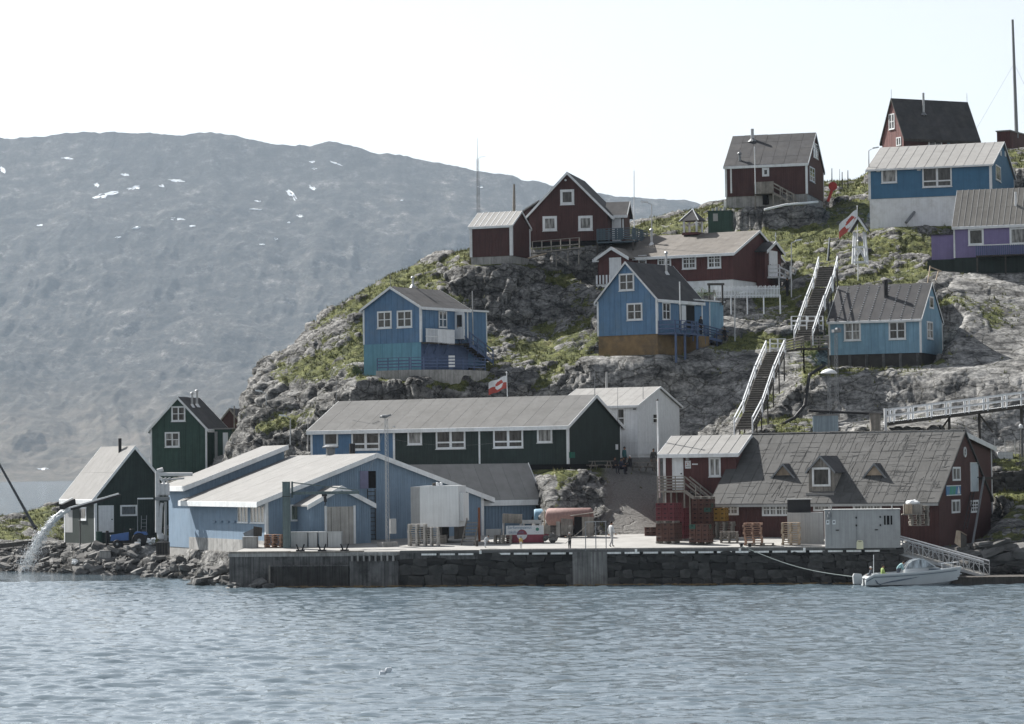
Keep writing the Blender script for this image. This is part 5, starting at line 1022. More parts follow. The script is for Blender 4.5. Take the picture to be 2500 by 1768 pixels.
# turret on the ridge
p = h.slope(1682, 583); tx, ty, tz_ = p.x, h.B/2, h.zp+.1; zc0 = h.front(1682, 541, h.B/2)[1]; zc1 = h.front(1682, 511, h.B/2)[1]
tu = b.add(MB().box(tx-.75, tx+.75, ty-.75, ty+.75, tz_-.1, tz_+.12), 'turret', RED)
for sx in (-.6, .6):
    for sy in (-.6, .6): MB().box(tx+sx-.07, tx+sx+.07, ty+sy-.07, ty+sy+.07, tz_+.12, zc0).build('post', WHITE, tu)
mb = MB(); w_ = .92; mb.v = [(tx-w_, ty-w_, zc0), (tx+w_, ty-w_, zc0), (tx+w_, ty+w_, zc0), (tx-w_, ty+w_, zc0), (tx, ty, zc1)]; mb.f = [(3, 2, 1, 0), (0, 1, 4), (1, 2, 4), (2, 3, 4), (3, 0, 4)]; tp = mb.build('turret_roof', RDARK, tu)
for sx in (-w_, w_): MB().bar((tx+sx, ty-w_, zc0), (tx, ty, zc1), .07, .07).build('hip_board', WHITE, tu)
# red shed
b = House('shed', 'red_shed', 'small dark red shed with white corner boards and ribbed roof', 'shed'); b.wall(RED2, found=CONC); b.planks(RED2, .3, False, 'FR'); b.roof(RGREY, .15, .12, .08, 8, 1, bh=.18, seam=ALU); b.corners(WHITE, .2)
# dark red gable house
b = House('gable', 'red_gable_house', 'dark red house with three square white windows in its gable', 'house'); h = b.h
b.wall(RED2, found=DARK); b.planks(RED2, .2, False, 'FR'); b.roof(RDARK, .35, .3, .1, 7, 3, bh=.26)
b.win('F', 1368, 463, 1402, 500, 1, 1, fr=.22); b.win('F', 1325, 528, 1360, 564, 1, 1, CURT, fr=.22); b.win('F', 1412, 527, 1447, 563, 1, 1, CURT, fr=.22)
a0, _, z0, _ = b.rect('F', 1381, 434, 1386, 440); b.add(MB().lathe([(.1, -.03), (.1, -.1)], (a0, 0, z0), 8, 'y'), 'vent', WHITE)
x1 = h.front(1524, 540, 1.6)[0]; zt = h.front(1500, 496, 3.0)[1]; ze = h.front(1500, 521, 1.6)[1]
pr = b.add(MB().extr([(.02, 1.6, -.4), (.02, 4.4, -.4), (.02, 4.4, ze), (.02, 3.0, zt), (.02, 1.6, ze)], (x1, 0, 0)), 'porch_wall', RED2)
for yy, sgn in ((1.3, 1), (4.7, -1)):
    MB().hexa([(-.6, yy, ze-.3), (x1+.3, yy, ze-.3), (x1+.3, 3, zt), (-.6, 3, zt), (-.6, yy, ze-.2), (x1+.3, yy, ze-.2), (x1+.3, 3, zt+.1), (-.6, 3, zt+.1)]).build('porch_roof', RDARK, pr)
    MB().hexa([(x1+.3, yy, ze-.45), (x1+.34, yy, ze-.45), (x1+.34, 3, zt-.1), (x1+.3, 3, zt-.1), (x1+.3, yy, ze-.17), (x1+.34, yy, ze-.17), (x1+.34, 3, zt+.13), (x1+.3, 3, zt+.13)]).build('barge_board', WHITE, pr)
MB().box(-.2, x1+.3, 1.26, 1.30, ze-.45, ze-.2).build('fascia', WHITE, pr); MB().box(.12, .95, 1.53, 1.599, -.3, ze-.45).build('door', WHITEB, pr); MB().box(x1*.86, x1*.97, 1.54, 1.599, .3, ze-.5).build('window', WHITE, pr)
ln = b.add(MB().hexa([(-h.A-1.9, 1.2, -.6), (-h.A-.02, 1.2, -.6), (-h.A-.02, 5, -.6), (-h.A-1.9, 5, -.6), (-h.A-1.9, 1.2, h.ze-.3), (-h.A-.02, 1.2, h.ze+.9), (-h.A-.02, 5, h.ze+.9), (-h.A-1.9, 5, h.ze-.3)]), 'lean_to_wall', RED2)
MB().hexa([(-h.A-2.2, .9, h.ze-.42), (-h.A+.7, .9, h.ze+1.3), (-h.A+.7, 5.2, h.ze+1.3), (-h.A-2.2, 5.2, h.ze-.42), (-h.A-2.2, .9, h.ze-.28), (-h.A+.7, .9, h.ze+1.44), (-h.A+.7, 5.2, h.ze+1.44), (-h.A-2.2, 5.2, h.ze-.28)]).build('lean_to_roof', RGREY, ln)
# dark deck in front of the porch
DKB = mat('slate_blue_paint', (.085, .12, .145), .12)
o0 = P(1460, 590, 253); dk = empty('veranda', o0, 0, 'slate grey slatted veranda beside the red gable house', 'veranda')
pts = [P(1458, 590, 253), P(1545, 588, 252), P(1580, 584, 256)]
for a, c in zip(pts[:-1], pts[1:]):
    a, c = a-o0, c-o0; c.z = a.z = 0; rail_run('rail', a, c, DKB, dk, 1.1, 4, 5, .08)
    nn = 12
    for k in range(nn):
        if (k//3) % 2 == 0: q0 = a.lerp(c, k/nn); q1 = a.lerp(c, (k+.8)/nn); MB().bar(q0+Vector((0, .06, .6)), q1+Vector((0, .06, .6)), .03, 1.0).build('board', DKB, dk)
MB().hexa([pts[0]-o0+Vector((0, 0, -.15)), pts[1]-o0+Vector((0, 0, -.1)), pts[2]-o0+Vector((0, 3, 0)), pts[0]-o0+Vector((0, 3.5, -.1)), pts[0]-o0+Vector((0, 0, -.02)), pts[1]-o0+Vector((0, 0, 0)), pts[2]-o0+Vector((0, 3, .1)), pts[0]-o0+Vector((0, 3.5, 0))]).build('floor', DKB, dk)
for a in pts: MB().tube(a-o0-Vector((0, -.1, 1.6)), a-o0+Vector((0, .1, 0)), .07).build('post', WOODD, dk)
# red house on the hill
b = House('hill', 'red_hill_house', 'dark red house with shingled roof standing on the skyline', 'house'); h = b.h
b.wall(RED2, found=CONC); b.planks(RED2, .2, False, 'FR'); b.roof(RDARK, .15, .15, .1, 7, 4, bh=.22, sheet_th=.04, jit=.03); b.corners(WHITE, .15)
b.win('F', 1861, 410, 1878, 431, 1, 1, fr=.2); b.win('R', 1985, 351, 1996, 387, 2, 3, GLASS, fr=.10); b.win('R', 1976, 409, 1988, 444, 2, 3, GLASS, fr=.10)
b.pipe(1837, 346, 314, .16, STEEL, False, GREYM); b.pipe(1806, 396, 376, .12, GREYM, True)
b.panel('F', 1783, 409, 1787, 472, 'corner_board', WHITE, .06); b.panel('F', 1787, 405, 1861, 410, 'fascia', WHITE, .06)
x0, x1 = h.front(1842, 470, -1.2)[0], h.front(1889, 470, -1.2)[0]; z0, z1 = h.front(1860, 473, -1.2)[1], h.front(1860, 444, -1.2)[1]
pr = b.add(MB().box(x0, x1, -1.2, -.03, z0, z0+.12), 'landing', WOOD)
for k in range(5): x = x0+(x1-x0)*k/5; MB().box(x+.005, x+(x1-x0)/5-.005, -1.24, -1.2, z0, z1).build('panel_board', WOOD, pr)
for x in (x0+.06, x1-.06): MB().box(x-.06, x+.06, -1.2, -1.1, -1.6, z0).build('post', WOOD, pr)
xq, zq = h.front(1940, 500, -.8); pa, pb = Vector((x1, -.7, z0)), Vector((xq, -.7, zq))
for sy in (-.5, .5):
    MB().bar(pa+Vector((0, sy, 0)), pb+Vector((0, sy, 0)), .06, .22).build('stringer', WOOD, pr); MB().bar(pa+Vector((0, sy, .95)), pb+Vector((0, sy, .95)), .07, .12).build('rail', WOOD, pr); MB().bar(pa+Vector((0, sy, .6)), pb+Vector((0, sy, .6)), .05, .1).build('rail', WOOD, pr)
    for k in (1, 2, 3): qq = pa.lerp(pb, k/3); MB().box(qq.x-.05, qq.x+.05, qq.y+sy-.05, qq.y+sy+.05, qq.z-.4, qq.z+1).build('post', WOOD, pr)
steps(pr, pb, pa, .9, 8, WOOD, (0, 1, 0))
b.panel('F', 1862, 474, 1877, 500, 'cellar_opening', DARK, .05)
MB().tube((h.front(1844, 440, -1.3)[0], -1.3, z0), (h.front(1842, 358, -1.3)[0], -1.3, h.front(1842, 358, -1.3)[1]), .05).build('pole', WHITE, b.root)
b.add(MB().box(-h.A-.3, -h.A+.02, .5, 1.6, -1.3, -.3), 'side_hatch', WHITE)
# top red house
b = House('topred', 'steep_red_house', 'red boarded house with steep black roof, topmost house on the skyline', 'house'); h = b.h
b.wall(RED2, found=CONC); b.planks(REDS if False else mat('sunlit_red_boards', (.16, .078, .074), .15, streak=.2), .42, True, 'F'); b.planks(RED2, .2, False, 'R'); b.roof(RDARK, .25, .15, .1, 8, 3, trim=WOODD, bh=.2)  # gable boards coloured lighter than the side wall, sunlight put into the red
b.win('F', 2171, 278, 2185, 316, 2, 2, fr=.1); b.win('F', 2189, 335, 2201, 356, 2, 1, fr=.1); b.win('R', 2266, 334, 2299, 358, 2, 1); b.pipe(2255, 281, 226, .12, STEEL, False, GREYM)
b.panel('R', 2312, 343, 2319, 352, 'notice', LBLUE, .05)
for yy in (-.1, h.B+.1): MB().tube((-h.A/2, yy, h.zp), (-h.A/2, yy, h.zp+1.0), .02).build('ridge_spike', GREYM, b.root)
# top blue house on white basement
b = House('topblue', 'blue_hillside_house', 'strong blue house with grey ribbed roof on a tall white basement', 'house'); h = b.h
b.wall(TBLUE, found=WHITE); b.planks(TBLUE, 1.2, True, 'F', gap=.008, th=.012); b.planks(TBLUE, .22, False, 'R'); b.roof(RGREY, .28, .2, .1, 13, 1, bh=.14, seam=RGREY); b.corners(WHITE, .18)
b.win('F', 2152, 410, 2190, 447, 1, 1, [CURT]); b.win('F', 2252, 407, 2324, 457, 2, 2, GLASS, style='big'); b.win('R', 2430, 405, 2442, 442, 1, 1, CURT)
b.panel('F', 2140, 411, 2149, 420, 'vent', WHITE, .08); b.panel('F', 2239, 408, 2248, 417, 'vent', WHITE, .08); b.panel('R', 2441, 368, 2444, 380, 'vent', WHITE, .06); b.panel('R', 2452, 370, 2455, 382, 'vent', WHITE, .06)
xq, zq = h.front(2216, 535, -.4); x2, z2 = h.front(2232, 518, 0); b.add(MB().tube((xq, -1.3, zq-.4), (x2, .1, z2), .14), 'drain_pipe', GREYM)
# purple house
b = House('purple', 'purple_house', 'purple house with ribbed grey roof at the right edge', 'house'); h = b.h
b.wall(PURPLE, found=DGREEN); b.planks(PURPLE, 1.2, True, 'F', gap=.006, th=.012); b.roof(mat('ribbed_grey_felt', (.15, .145, .135), .15, 2, .9, .4, dirt=(.10, .095, .09), dirt_amt=.5), .2, .12, .1, 17, 2, bh=.2, seam=RGREY); b.corners(WHITE, .1, which='L')
b.win('F', 2364, 558, 2402, 599, 1, 1, GLASS, fr=.17); b.win('F', 2465, 555, 2512, 597, 1, 1, CURT, fr=.17)
b.pipe(2480, 505, 468, .1, ALU, False); x0, x1 = h.front(2382, 610, -1.2)[0], 0
x0l, x1l = h.front(2274, 600, .8)[0], -h.A-.02; zt = h.front(2300, 574, .8)[1]; zb_ = h.front(2300, 634, .8)[1]
le = b.add(MB().box(x0l, x1l, .8, 4, zb_, zt), 'lean_to_wall', PURPLE); MB().box(x0l-.1, x1l, .6, 4.2, zt, zt+.09).build('lean_to_roof', RDARK, le)
for k in range(3): a = x0l+(x1l-x0l)*k/3; MB().box(a+.004, a+(x1l-x0l)/3-.004, .78, .799, zb_, zt-.01).build('panel_board', PURPLE, le)
b.add(MB().box(h.front(2264, 650, .6)[0], -h.A*.72, .6, 3, zb_-2.6, zb_-.01), 'green_base', DGREEN)
z0, z1 = h.front(2440, 622, -1.2)[1], h.front(2440, 597, -1.2)[1]; bl = b.add(MB().box(x0, 0, -1.2, -.03, z0-.1, z0), 'balcony', WOODD)
n_ = 34
for k in range(n_): x = x0+(x1-x0)*k/n_; MB().box(x+.02, x+(x1-x0)/n_-.06, -1.25, -1.21, z0, z1-.05).build('slat', PBLUED, bl)
MB().box(x0, x1, -1.28, -1.18, z1-.05, z1+.03).build('rail', WHITE, bl)
for x in (x0+.1, x0+2.5, x0+4.4): MB().box(x-.06, x+.06, -1.2, -1.08, z0-2.2, z0-.1).build('post', WOODD, bl)
# red box shed at the mast
h = HS['redbox']; r = empty('red_utility_shed', h.C, -h.phi, 'dark red flat-roofed utility shed at the foot of the tall mast', 'shed')
sw = MB().box(-h.A, 0, 0, h.B, -.6, h.ze).build('wall', RED2, r)
for k in range(6): x = -h.A+h.A*k/6; MB().box(x+.01, x+h.A/6-.01, -.025, -.001, -.6, h.ze-.02).build('plank', RED, sw)
for k in range(12): y = h.B*k/12; MB().box(.001, .025, y+.01, y+h.B/12-.01, -.6, h.ze-.02).build('plank', RED2, sw)
MB().box(-h.A-.1, .1, -.1, h.B+.1, h.ze, h.ze+.12).build('roof', RGREY, r); MB().box(.026, .05, .3, .9, -.6, 1.5).build('door', RED, r)
# ------------------------------------------------------------------ quay
PSI = math.atan(.17); QX = Vector((math.cos(PSI), -math.sin(PSI), 0)); QN = Vector((math.sin(PSI), math.cos(PSI), 0))
def qpt(u, back=0.0, z=0.0):
    a = (u-CU)/F; Y_ = 187/(1+.17*a); p = Vector((a*Y_, Y_, z)); return p+QN*back
Q0 = qpt(555); DZ = 2.3
def xq(u): return (qpt(u)-Q0).dot(QX)
quay = empty('quay', Q0, -PSI, 'long harbour quay of dark stones and stained concrete', 'quay')
DECKM = mat('worn_deck_concrete', (.30, .296, .285), .14, .8, .95, .5, 20, dirt=(.2, .195, .185), dirt_amt=.6, dscale=.5)
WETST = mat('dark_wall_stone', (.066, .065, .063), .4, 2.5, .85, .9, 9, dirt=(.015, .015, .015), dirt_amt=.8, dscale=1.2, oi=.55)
# deck sheet
dk = MB(); x0, x1 = xq(560), xq(2185)
dk.hexa([(x0, .4, 1.9), (x1, .4, 1.9), (x1+1.0, 15, 1.9), (x0-1, 15, 1.9), (x0, .4, DZ), (x1, .4, DZ), (x1+1.0, 15, DZ+.66), (x0-1, 15, DZ+.66)]).build('deck', DECKM, quay)
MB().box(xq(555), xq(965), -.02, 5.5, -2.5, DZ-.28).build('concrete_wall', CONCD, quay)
c = MB().box(xq(555)-.05, xq(962), -.10, 1.2, DZ-.28, DZ-.05).build('concrete_beam', CONC, quay)
MB().box(xq(556), xq(700), -.12, .5, DZ-.049, DZ+.08).build('timber_kerb', WOOD, quay); MB().box(xq(705), xq(880), -.16, .45, DZ-.049, DZ+.06).build('timber_kerb', WOOD, quay)
# dark timber fascia and slotted concrete front
FASC = mat('tarred_planks', (.035, .034, .033), .4, 2.5, .8, .6, streak=.5, dirt=(.12, .12, .115), dirt_amt=.35, dscale=.8, oi=.3)
for k in range(34):
    a = xq(657)+(xq(848)-xq(657))*k/34; MB().box(a+.006, a+(xq(848)-xq(657))/34-.006, -.32, -.12, -1.0, DZ-.92+random.uniform(-.02, .02)).build('fascia_plank', FASC, quay)
MB().box(xq(656)-.06, xq(656)+.05, -.40, -.05, -.6, DZ-.85).build('fender_post', WOOD, quay); MB().box(xq(656), xq(850), -.36, -.10, DZ-.92, DZ-.84).build('waler', CONCD, quay)
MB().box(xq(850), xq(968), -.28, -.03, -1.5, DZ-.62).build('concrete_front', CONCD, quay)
for k in range(8): a = xq(853)+(xq(968)-xq(853))*k/8; MB().box(a, a+.12, -.20, -.03, DZ-.62, DZ-.22).build('slot_pillar', CONC, quay)
MB().box(xq(850), xq(970), -.24, -.03, DZ-.22, DZ-.02).build('slot_beam', CONC, quay)
MB().box(xq(966), xq(2183), .22, 9, -2.5, DZ-.15).build('wall_core', mat('wall_joint', (.02, .02, .02), .2), quay)
MB().box(xq(966), xq(1168), .02, .5, DZ-.55, DZ-.12).build('concrete_band', CONCD, quay)
MB().box(xq(1392), xq(1476), -.16, .5, -1.5, DZ-.14).build('concrete_pier', mat('grey_pier_concrete', (.17, .17, .165), .2, 1.2, .9, .4, 10, streak=.35, dirt=(.05, .05, .05), dirt_amt=.6), quay)
# stones
def stone_mesh(seed, flat=.7):
    r = random.Random(seed); bm = bmesh.new(); bmesh.ops.create_cube(bm, size=1.0)
    bmesh.ops.subdivide_edges(bm, edges=bm.edges[:], cuts=1, use_grid_fill=True)
    for v in bm.verts:
        c = v.co.normalized(); v.co = v.co.lerp(c*.62, .38)
        v.co += Vector((r.uniform(-.09, .09), r.uniform(-.09, .09), r.uniform(-.09, .09)))
    me = bpy.data.meshes.new('stone'); bm.to_mesh(me); bm.free(); return me
STM = [stone_mesh(k) for k in range(9)]
for m_ in STM: m_.materials.append(WETST)
rs = random.Random(3)
def stone_wall(u0, u1, hrow, wmin, wmax, z0, z1):
    z = z0
    while z < z1-.05:
        hh = min(hrow*rs.uniform(.8, 1.25), z1-z+.1); x = xq(u0)+rs.uniform(-.2, 0)
        while x < xq(u1)-.1:
            w_ = rs.uniform(wmin, wmax); o = addobj('stone', rs.choice(STM), quay)
            o.location = (x+w_/2, .28+rs.uniform(-.14, .12), z+hh/2+rs.uniform(-.05, .05)); o.scale = (w_*1.02, .55, hh*1.08); o.rotation_euler = (rs.uniform(-.15, .15), rs.uniform(-.12, .12), rs.uniform(-.1, .1))
            x += w_
        z += hh
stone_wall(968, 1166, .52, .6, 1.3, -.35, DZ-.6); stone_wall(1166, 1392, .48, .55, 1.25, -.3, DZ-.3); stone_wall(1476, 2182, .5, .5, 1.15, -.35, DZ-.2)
# coping and the row of white timbers under it
COPE = mat('dark_coping', (.12, .12, .118), .2, 1.5, .9, .4, streak=.1)
MB().box(xq(972), xq(1163), -.14, .35, DZ-.12, DZ+.05).build('coping', COPE, quay); MB().box(xq(1166), xq(2180), -.10, .30, DZ-.14, DZ+.03).build('coping', COPE, quay)
MB().box(xq(1166), xq(2160), .08, .28, DZ+.031, DZ+.10).build('kerb', CONC, quay)
DASH = mat('white_timber', (.80, .80, .78), .1, 2, .8, .1, streak=.15, oi=.1)
u = 1024
while u < 2140:
    if not (1122 < u < 1172): MB().box(xq(u), xq(u+36), -.13, -.02, DZ-.27, DZ-.15).build('white_timber', DASH, quay)
    u += 45
for u in (1168, 1547, 1800, 1957): MB().box(xq(u)-.07, xq(u)+.07, -.2, .05, DZ-.2, DZ+.02).build('white_timber', DASH, quay)
# seaweed line at the foot of the quay
wl = MB(); r2 = random.Random(8)
for k in range(420):
    u = r2.uniform(650, 2080); p = qpt(u, r2.uniform(-.75, -.25), r2.uniform(-.02, .06))-Q0; q_ = Vector((p.dot(QX), p.dot(QN), p.z)); a = r2.uniform(0, 3.1); e = Vector((math.cos(a), math.sin(a)*.4, 0))*r2.uniform(.1, .28); n_ = Vector((-e.y, e.x, 0)).normalized()*.06
    wl.hexa([q_-e-n_, q_+e-n_, q_+e+n_, q_-e+n_]+[t+Vector((0, 0, .05)) for t in (q_-e-n_, q_+e-n_, q_+e+n_, q_-e+n_)])
o = wl.build('seaweed', mat('brown_seaweed', (.20, .14, .07), .3, 3)); o.location = Q0; o.rotation_euler = (0, 0, -PSI); tag(o, 'brown seaweed floating along the foot of the quay', 'seaweed', kind='stuff')
# ------------------------------------------------------------------ boulders of the shore
SHM = [stone_mesh(100+k) for k in range(10)]
SHST = mat('shore_stone', (.135, .133, .13), .4, 2.2, .9, .8, 12, dirt=(.035, .034, .033), dirt_amt=.85, dscale=1.1, oi=.35)
for m_ in SHM: m_.materials.append(SHST)
def boulder(p, s_, parent=hillside, name='stone'):
    o = addobj(name, rs.choice(SHM), parent); o.location = p; f = rs.uniform(.35, .65); o.scale = (s_*rs.uniform(1.0, 1.9), s_*rs.uniform(.8, 1.3), s_*f); o.rotation_euler = (rs.uniform(-.45, .45), rs.uniform(-.55, .35), rs.uniform(0, 6.28)); return o
n_ = 0; jm = MB(); r2 = random.Random(17)
for k in range(3000):
    u = r2.uniform(-60, 560) if r2.random() < .93 else r2.uniform(2330, 2560)
    if u < 1000:
        Y0_ = np.interp(u, [-150, 0, 130, 230, 330, 430, 520, 560], [233, 229, 226, 219.5, 216.5, 209.5, 198, 193]); Y_ = Y0_+(r2.triangular(-1.2, 8.5, 3) if u < 150 else r2.uniform(-1.2, 3.9))
        if u > 470: Y_ = Y0_+r2.uniform(-1.0, 6)
    else: Y_ = r2.uniform(184, 193)
    x = (u-CU)/F*Y_; z = ground_z(x, Y_)
    if z < -.35 or z > 2.6: continue
    big = r2.random() < .30
    if big and n_ < 290: boulder((x, Y_, z+.05), r2.uniform(.35, .95) if z < 2 else r2.uniform(.25, .5)); n_ += 1
    else:
        s_ = r2.uniform(.08, .28); me = SHM[k % 10]; M_ = Matrix.Translation((x, Y_, z+.03)) @ Matrix.Rotation(r2.uniform(0, 6), 4, 'Z') @ Matrix.Rotation(r2.uniform(-.6, .6), 4, 'X') @ Matrix.Diagonal((s_*1.6, s_, s_*.6, 1))
        b0 = len(jm.v); jm.v += [tuple(M_ @ v.co) for v in me.vertices]; jm.f += [tuple(b0+i for i in p.vertices) for p in me.polygons]
tag(jm.build('rubble', SHST), 'small loose grey stones along the shoreline', 'rubble', kind='stuff')
for u, v, s_ in ((2420, 1352, .9), (2450, 1365, 1.1), (2475, 1372, .9), (2402, 1330, .8), (2490, 1345, 1.3), (2440, 1330, .8), (2465, 1338, 1.0), (2380, 1352, .8), (2360, 1375, .7), (2350, 1340, .6)): boulder(P(u, v, 187), s_)
for k in range(26):
    u = r2.uniform(470, 655); boulder(Vector(((u-CU)/F*(Y_ := r2.uniform(188.2, 191.5) if u > 550 else r2.uniform(193, 199)), Y_, r2.uniform(-.15, .45))), r2.uniform(.4, .95))
# stone retaining wall on the right
rw = empty('retaining_wall', P(2427, 1205, 206), 0, 'dry stone retaining wall below the fence on the right', 'wall'); o0 = P(2427, 1205, 206)
for r_ in range(4):
    for k in range(11):
        o = addobj('stone', rs.choice(STM), rw); o.location = (k*.48+rs.uniform(-.08, .08)+(r_ % 2)*.2, rs.uniform(-.08, .08)-.05+r_*.08, .2+r_*.38); o.scale = (rs.uniform(.5, .62), .5, rs.uniform(.38, .46)); o.rotation_euler = (0, rs.uniform(-.2, .2), rs.uniform(-.2, .2))
MB().box(-.2, 6, .2, 1.2, -.6, 1.62).build('wall_core', MATS['wall_joint'], rw)
# ------------------------------------------------------------------ long white staircase up the hill
def stair_flight(root, pb, pt, width, n, o0, rails=True, posts=3):
    pb, pt = Vector(pb)-o0, Vector(pt)-o0; d = pt-pb; hd = Vector((d.x, d.y, 0)).normalized(); wd = Vector((hd.y, -hd.x, 0))
    steps(root, pb, pt, width, n, WOOD, wd, .06, .30)
    for sg in (-1, 1):
        e = wd*(width/2+.04)*sg
        MB().bar(pb+e-Vector((0, 0, .08)), pt+e-Vector((0, 0, .08)), .06, .24).build('stringer', WOODD, root)
        if rails:
            MB().bar(pb+e+Vector((0, 0, .95)), pt+e+Vector((0, 0, .95)), .085, .10).build('rail', WHITEB, root)
            MB().bar(pb+e+Vector((0, 0, .52)), pt+e+Vector((0, 0, .52)), .045, .09).build('rail', WHITEB, root)
            for k in range(posts): q_ = pb.lerp(pt, k/(posts-1))+e; MB().box(q_.x-.05, q_.x+.05, q_.y-.05, q_.y+.05, q_.z-.3, q_.z+1.02).build('post', WHITEB, root)
    for k in (0, 1):
        for sg in (-1, 1):
            q_ = (pt if k else pb.lerp(pt, .5))+wd*(width/2)*sg; MB().box(q_.x-.05, q_.x+.05, q_.y-.05, q_.y+.05, q_.z-2.2, q_.z-.1).build('support_post', WOODD, root)
o0 = P(1850, 1000, 214)
sr = empty('long_staircase', o0, 0, 'long outdoor staircase with white railings climbing the rock', 'staircase')
FL = [((1815, 1052, 209.5), (1838, 1008, 212), 1.3, 7), ((1838, 1007, 212.5), (1866, 925, 217), 1.35, 15), ((1867, 923, 217.9), (1893, 862, 223), 1.35, 13), ((1962, 835, 226.5), (1990, 752, 231), 1.4, 15), ((1992, 749, 231.9), (2008, 706, 234.5), 1.45, 8), ((2010, 703, 235.3), (2022, 655, 239), 1.5, 9)]
for a, c, w_, n_ in FL: stair_flight(sr, P(*a), P(*c), w_, n_, o0, True, 2 if n_ < 9 else 3)
# intermediate platform with rails
pa, pc, pd_ = P(1893, 862, 224)-o0, P(1960, 850, 227)-o0, P(2020, 850, 228)-o0
for a, c in ((pa, pc), (pc, pd_)):
    MB().hexa([a+Vector((-.6, -.8, -.12)), c+Vector((0, -.8, -.12)), c+Vector((0, 1.2, -.12)), a+Vector((-.6, 1.2, -.12)), a+Vector((-.6, -.8, 0)), c+Vector((0, -.8, 0)), c+Vector((0, 1.2, 0)), a+Vector((-.6, 1.2, 0))]).build('platform', WOODD, sr)
    rail_run('rail', a+Vector((.6, -.75, 0)), c+Vector((0, -.75, 0)), WOOD, sr, .9, 3, 3, .08)
    for q_ in (a, c): MB().box(q_.x-.06, q_.x+.06, q_.y-.7, q_.y-.6, q_.z-2, q_.z-.12).build('support_post', WOOD, sr)
for u, v, Y_ in ((1890, 862, 224.3), (1942, 806, 228), (1982, 806, 229)):
    q_ = P(u, v, Y_)-o0; rail_run('rail', q_+Vector((-.3, 0, 0)), q_+Vector((.9, 0, 0)), WHITEB, sr, 1.1, 3, 2, .10)
for u0, v0, u1, v1, Y0_, Y1_ in ():
    a, c = P(u0, v0, Y0_)-o0, P(u1, v1, Y1_)-o0
    for z in (0, .45): MB().bar(a+Vector((0, 0, z)), c+Vector((0, 0, z)), .08, .12).build('rail', WHITEB, sr)
# ------------------------------------------------------------------ white footbridge on the right
o0 = P(2165, 1030, 212); fb = empty('footbridge', o0, 0, 'sloping wooden footbridge with white railing above the store', 'bridge')
a, c = P(2162, 1032, 212)-o0, P(2530, 985, 211)-o0; bk = Vector((.3, 1.6, 0))
MB().hexa([a-Vector((0, 0, .22)), c-Vector((0, 0, .22)), c+bk-Vector((0, 0, .22)), a+bk-Vector((0, 0, .22)), a, c, c+bk, a+bk]).build('deck_beam', WOODD, fb)
for k in range(75): q_ = a.lerp(c, (k+.5)/75); MB().box(q_.x-.05, q_.x+.05, q_.y-.08, q_.y+1.6, q_.z+.005, q_.z+.05).build('deck_plank', WHITEB, fb)
for off in (Vector((0, 0, 0)), bk):
    for z in (.95, .5): MB().bar(a+off+Vector((0, 0, z)), c+off+Vector((0, 0, z)), .08, .12).build('rail', WHITEB, fb)
    for k in range(8):
        for e in (0, .32): q_ = a.lerp(c, (k+.2)/8)+off+Vector((e, 0, 0)); MB().box(q_.x-.05, q_.x+.05, q_.y-.05, q_.y+.05, q_.z-.05, q_.z+.95).build('post', WHITEB, fb)
q_ = a; MB().box(q_.x-.1, q_.x+.1, q_.y-.1, q_.y+.1, q_.z-.8, q_.z+1.05).build('end_post', WHITEB, fb)
for f in (.42, .62, .9):
    q_ = a.lerp(c, f)+bk*.5; gz = ground_z(q_.x+o0.x, q_.y+o0.y)-o0.z
    MB().box(q_.x-.09, q_.x+.09, q_.y-.09, q_.y+.09, gz-1, q_.z-.2).build('support_post', WOODD, fb); MB().bar(q_-Vector((0, 0, .25)), q_+Vector((-1.2, 0, -1.9)) if f < .6 else q_+Vector((1.0, 0, -1.6)), .1, .12).build('brace', WOODD, fb)
# ------------------------------------------------------------------ masts, poles, lamps
def lattice(name, label, u, vb, vt, Y_, w_=.34, n_=14, mt=GREYM, cat='mast', taper=.6):
    pb, pt = P(u, vb, Y_), P(u, vt, Y_); hgt = pt.z-pb.z; r = empty(name, pb, .4, label, cat); pts = [(math.cos(t), math.sin(t)) for t in (0, 2.09, 4.19)]
    tp = lambda i, f: Vector((pts[i][0]*w_/2*(1-(1-taper)*f), pts[i][1]*w_/2*(1-(1-taper)*f), hgt*f))
    for i in range(3): MB().tube(tp(i, -.03), tp(i, 1), .022, .016, n=5).build('leg', mt, r)
    mb = MB()
    for k in range(n_):
        for i in range(3): mb.tube(tp(i, k/n_), tp((i+1) % 3, (k+1)/n_), .009, n=4); mb.tube(tp(i, k/n_), tp((i+1) % 3, k/n_), .008, n=4)
    mb.build('lattice_bracing', mt, r); return r, hgt
r, hh = lattice('lattice_lamp_mast', 'tall thin lattice mast with a floodlight beside the fish plant', 946, 1325, 1022, 193.5, .30, 26, STEEL, taper=.8)
MB().box(-.55, .55, -.55, .55, -.45, .05).build('concrete_base', CONC, r); MB().box(.12, .5, -.4, -.1, .6, 1.6).build('switch_box', GREYP, r)
MB().lathe([(.10, 0), (.34, .12), (.30, .2), (.05, .24)], (-.1, 0, hh+.02), 10).build('floodlight', GREYM, r); MB().bar((-.45, 0, hh+.1), (.35, 0, hh+.24), .07, .12).build('lamp_bracket', GREYM, r)
r, hh = lattice('radio_mast', 'slim lattice radio mast behind the small red shed', 1168, 545, 388, 259, .36, 16, GREYM, taper=.55)
MB().tube((0, 0, hh), (0, 0, hh+1.9), .02, .012).build('antenna_rod', GREYM, r); MB().path([(.05, 0, hh), (.3, 0, hh+.18), (.75, 0, hh+.22)], .014).build('side_antenna', GREYM, r)
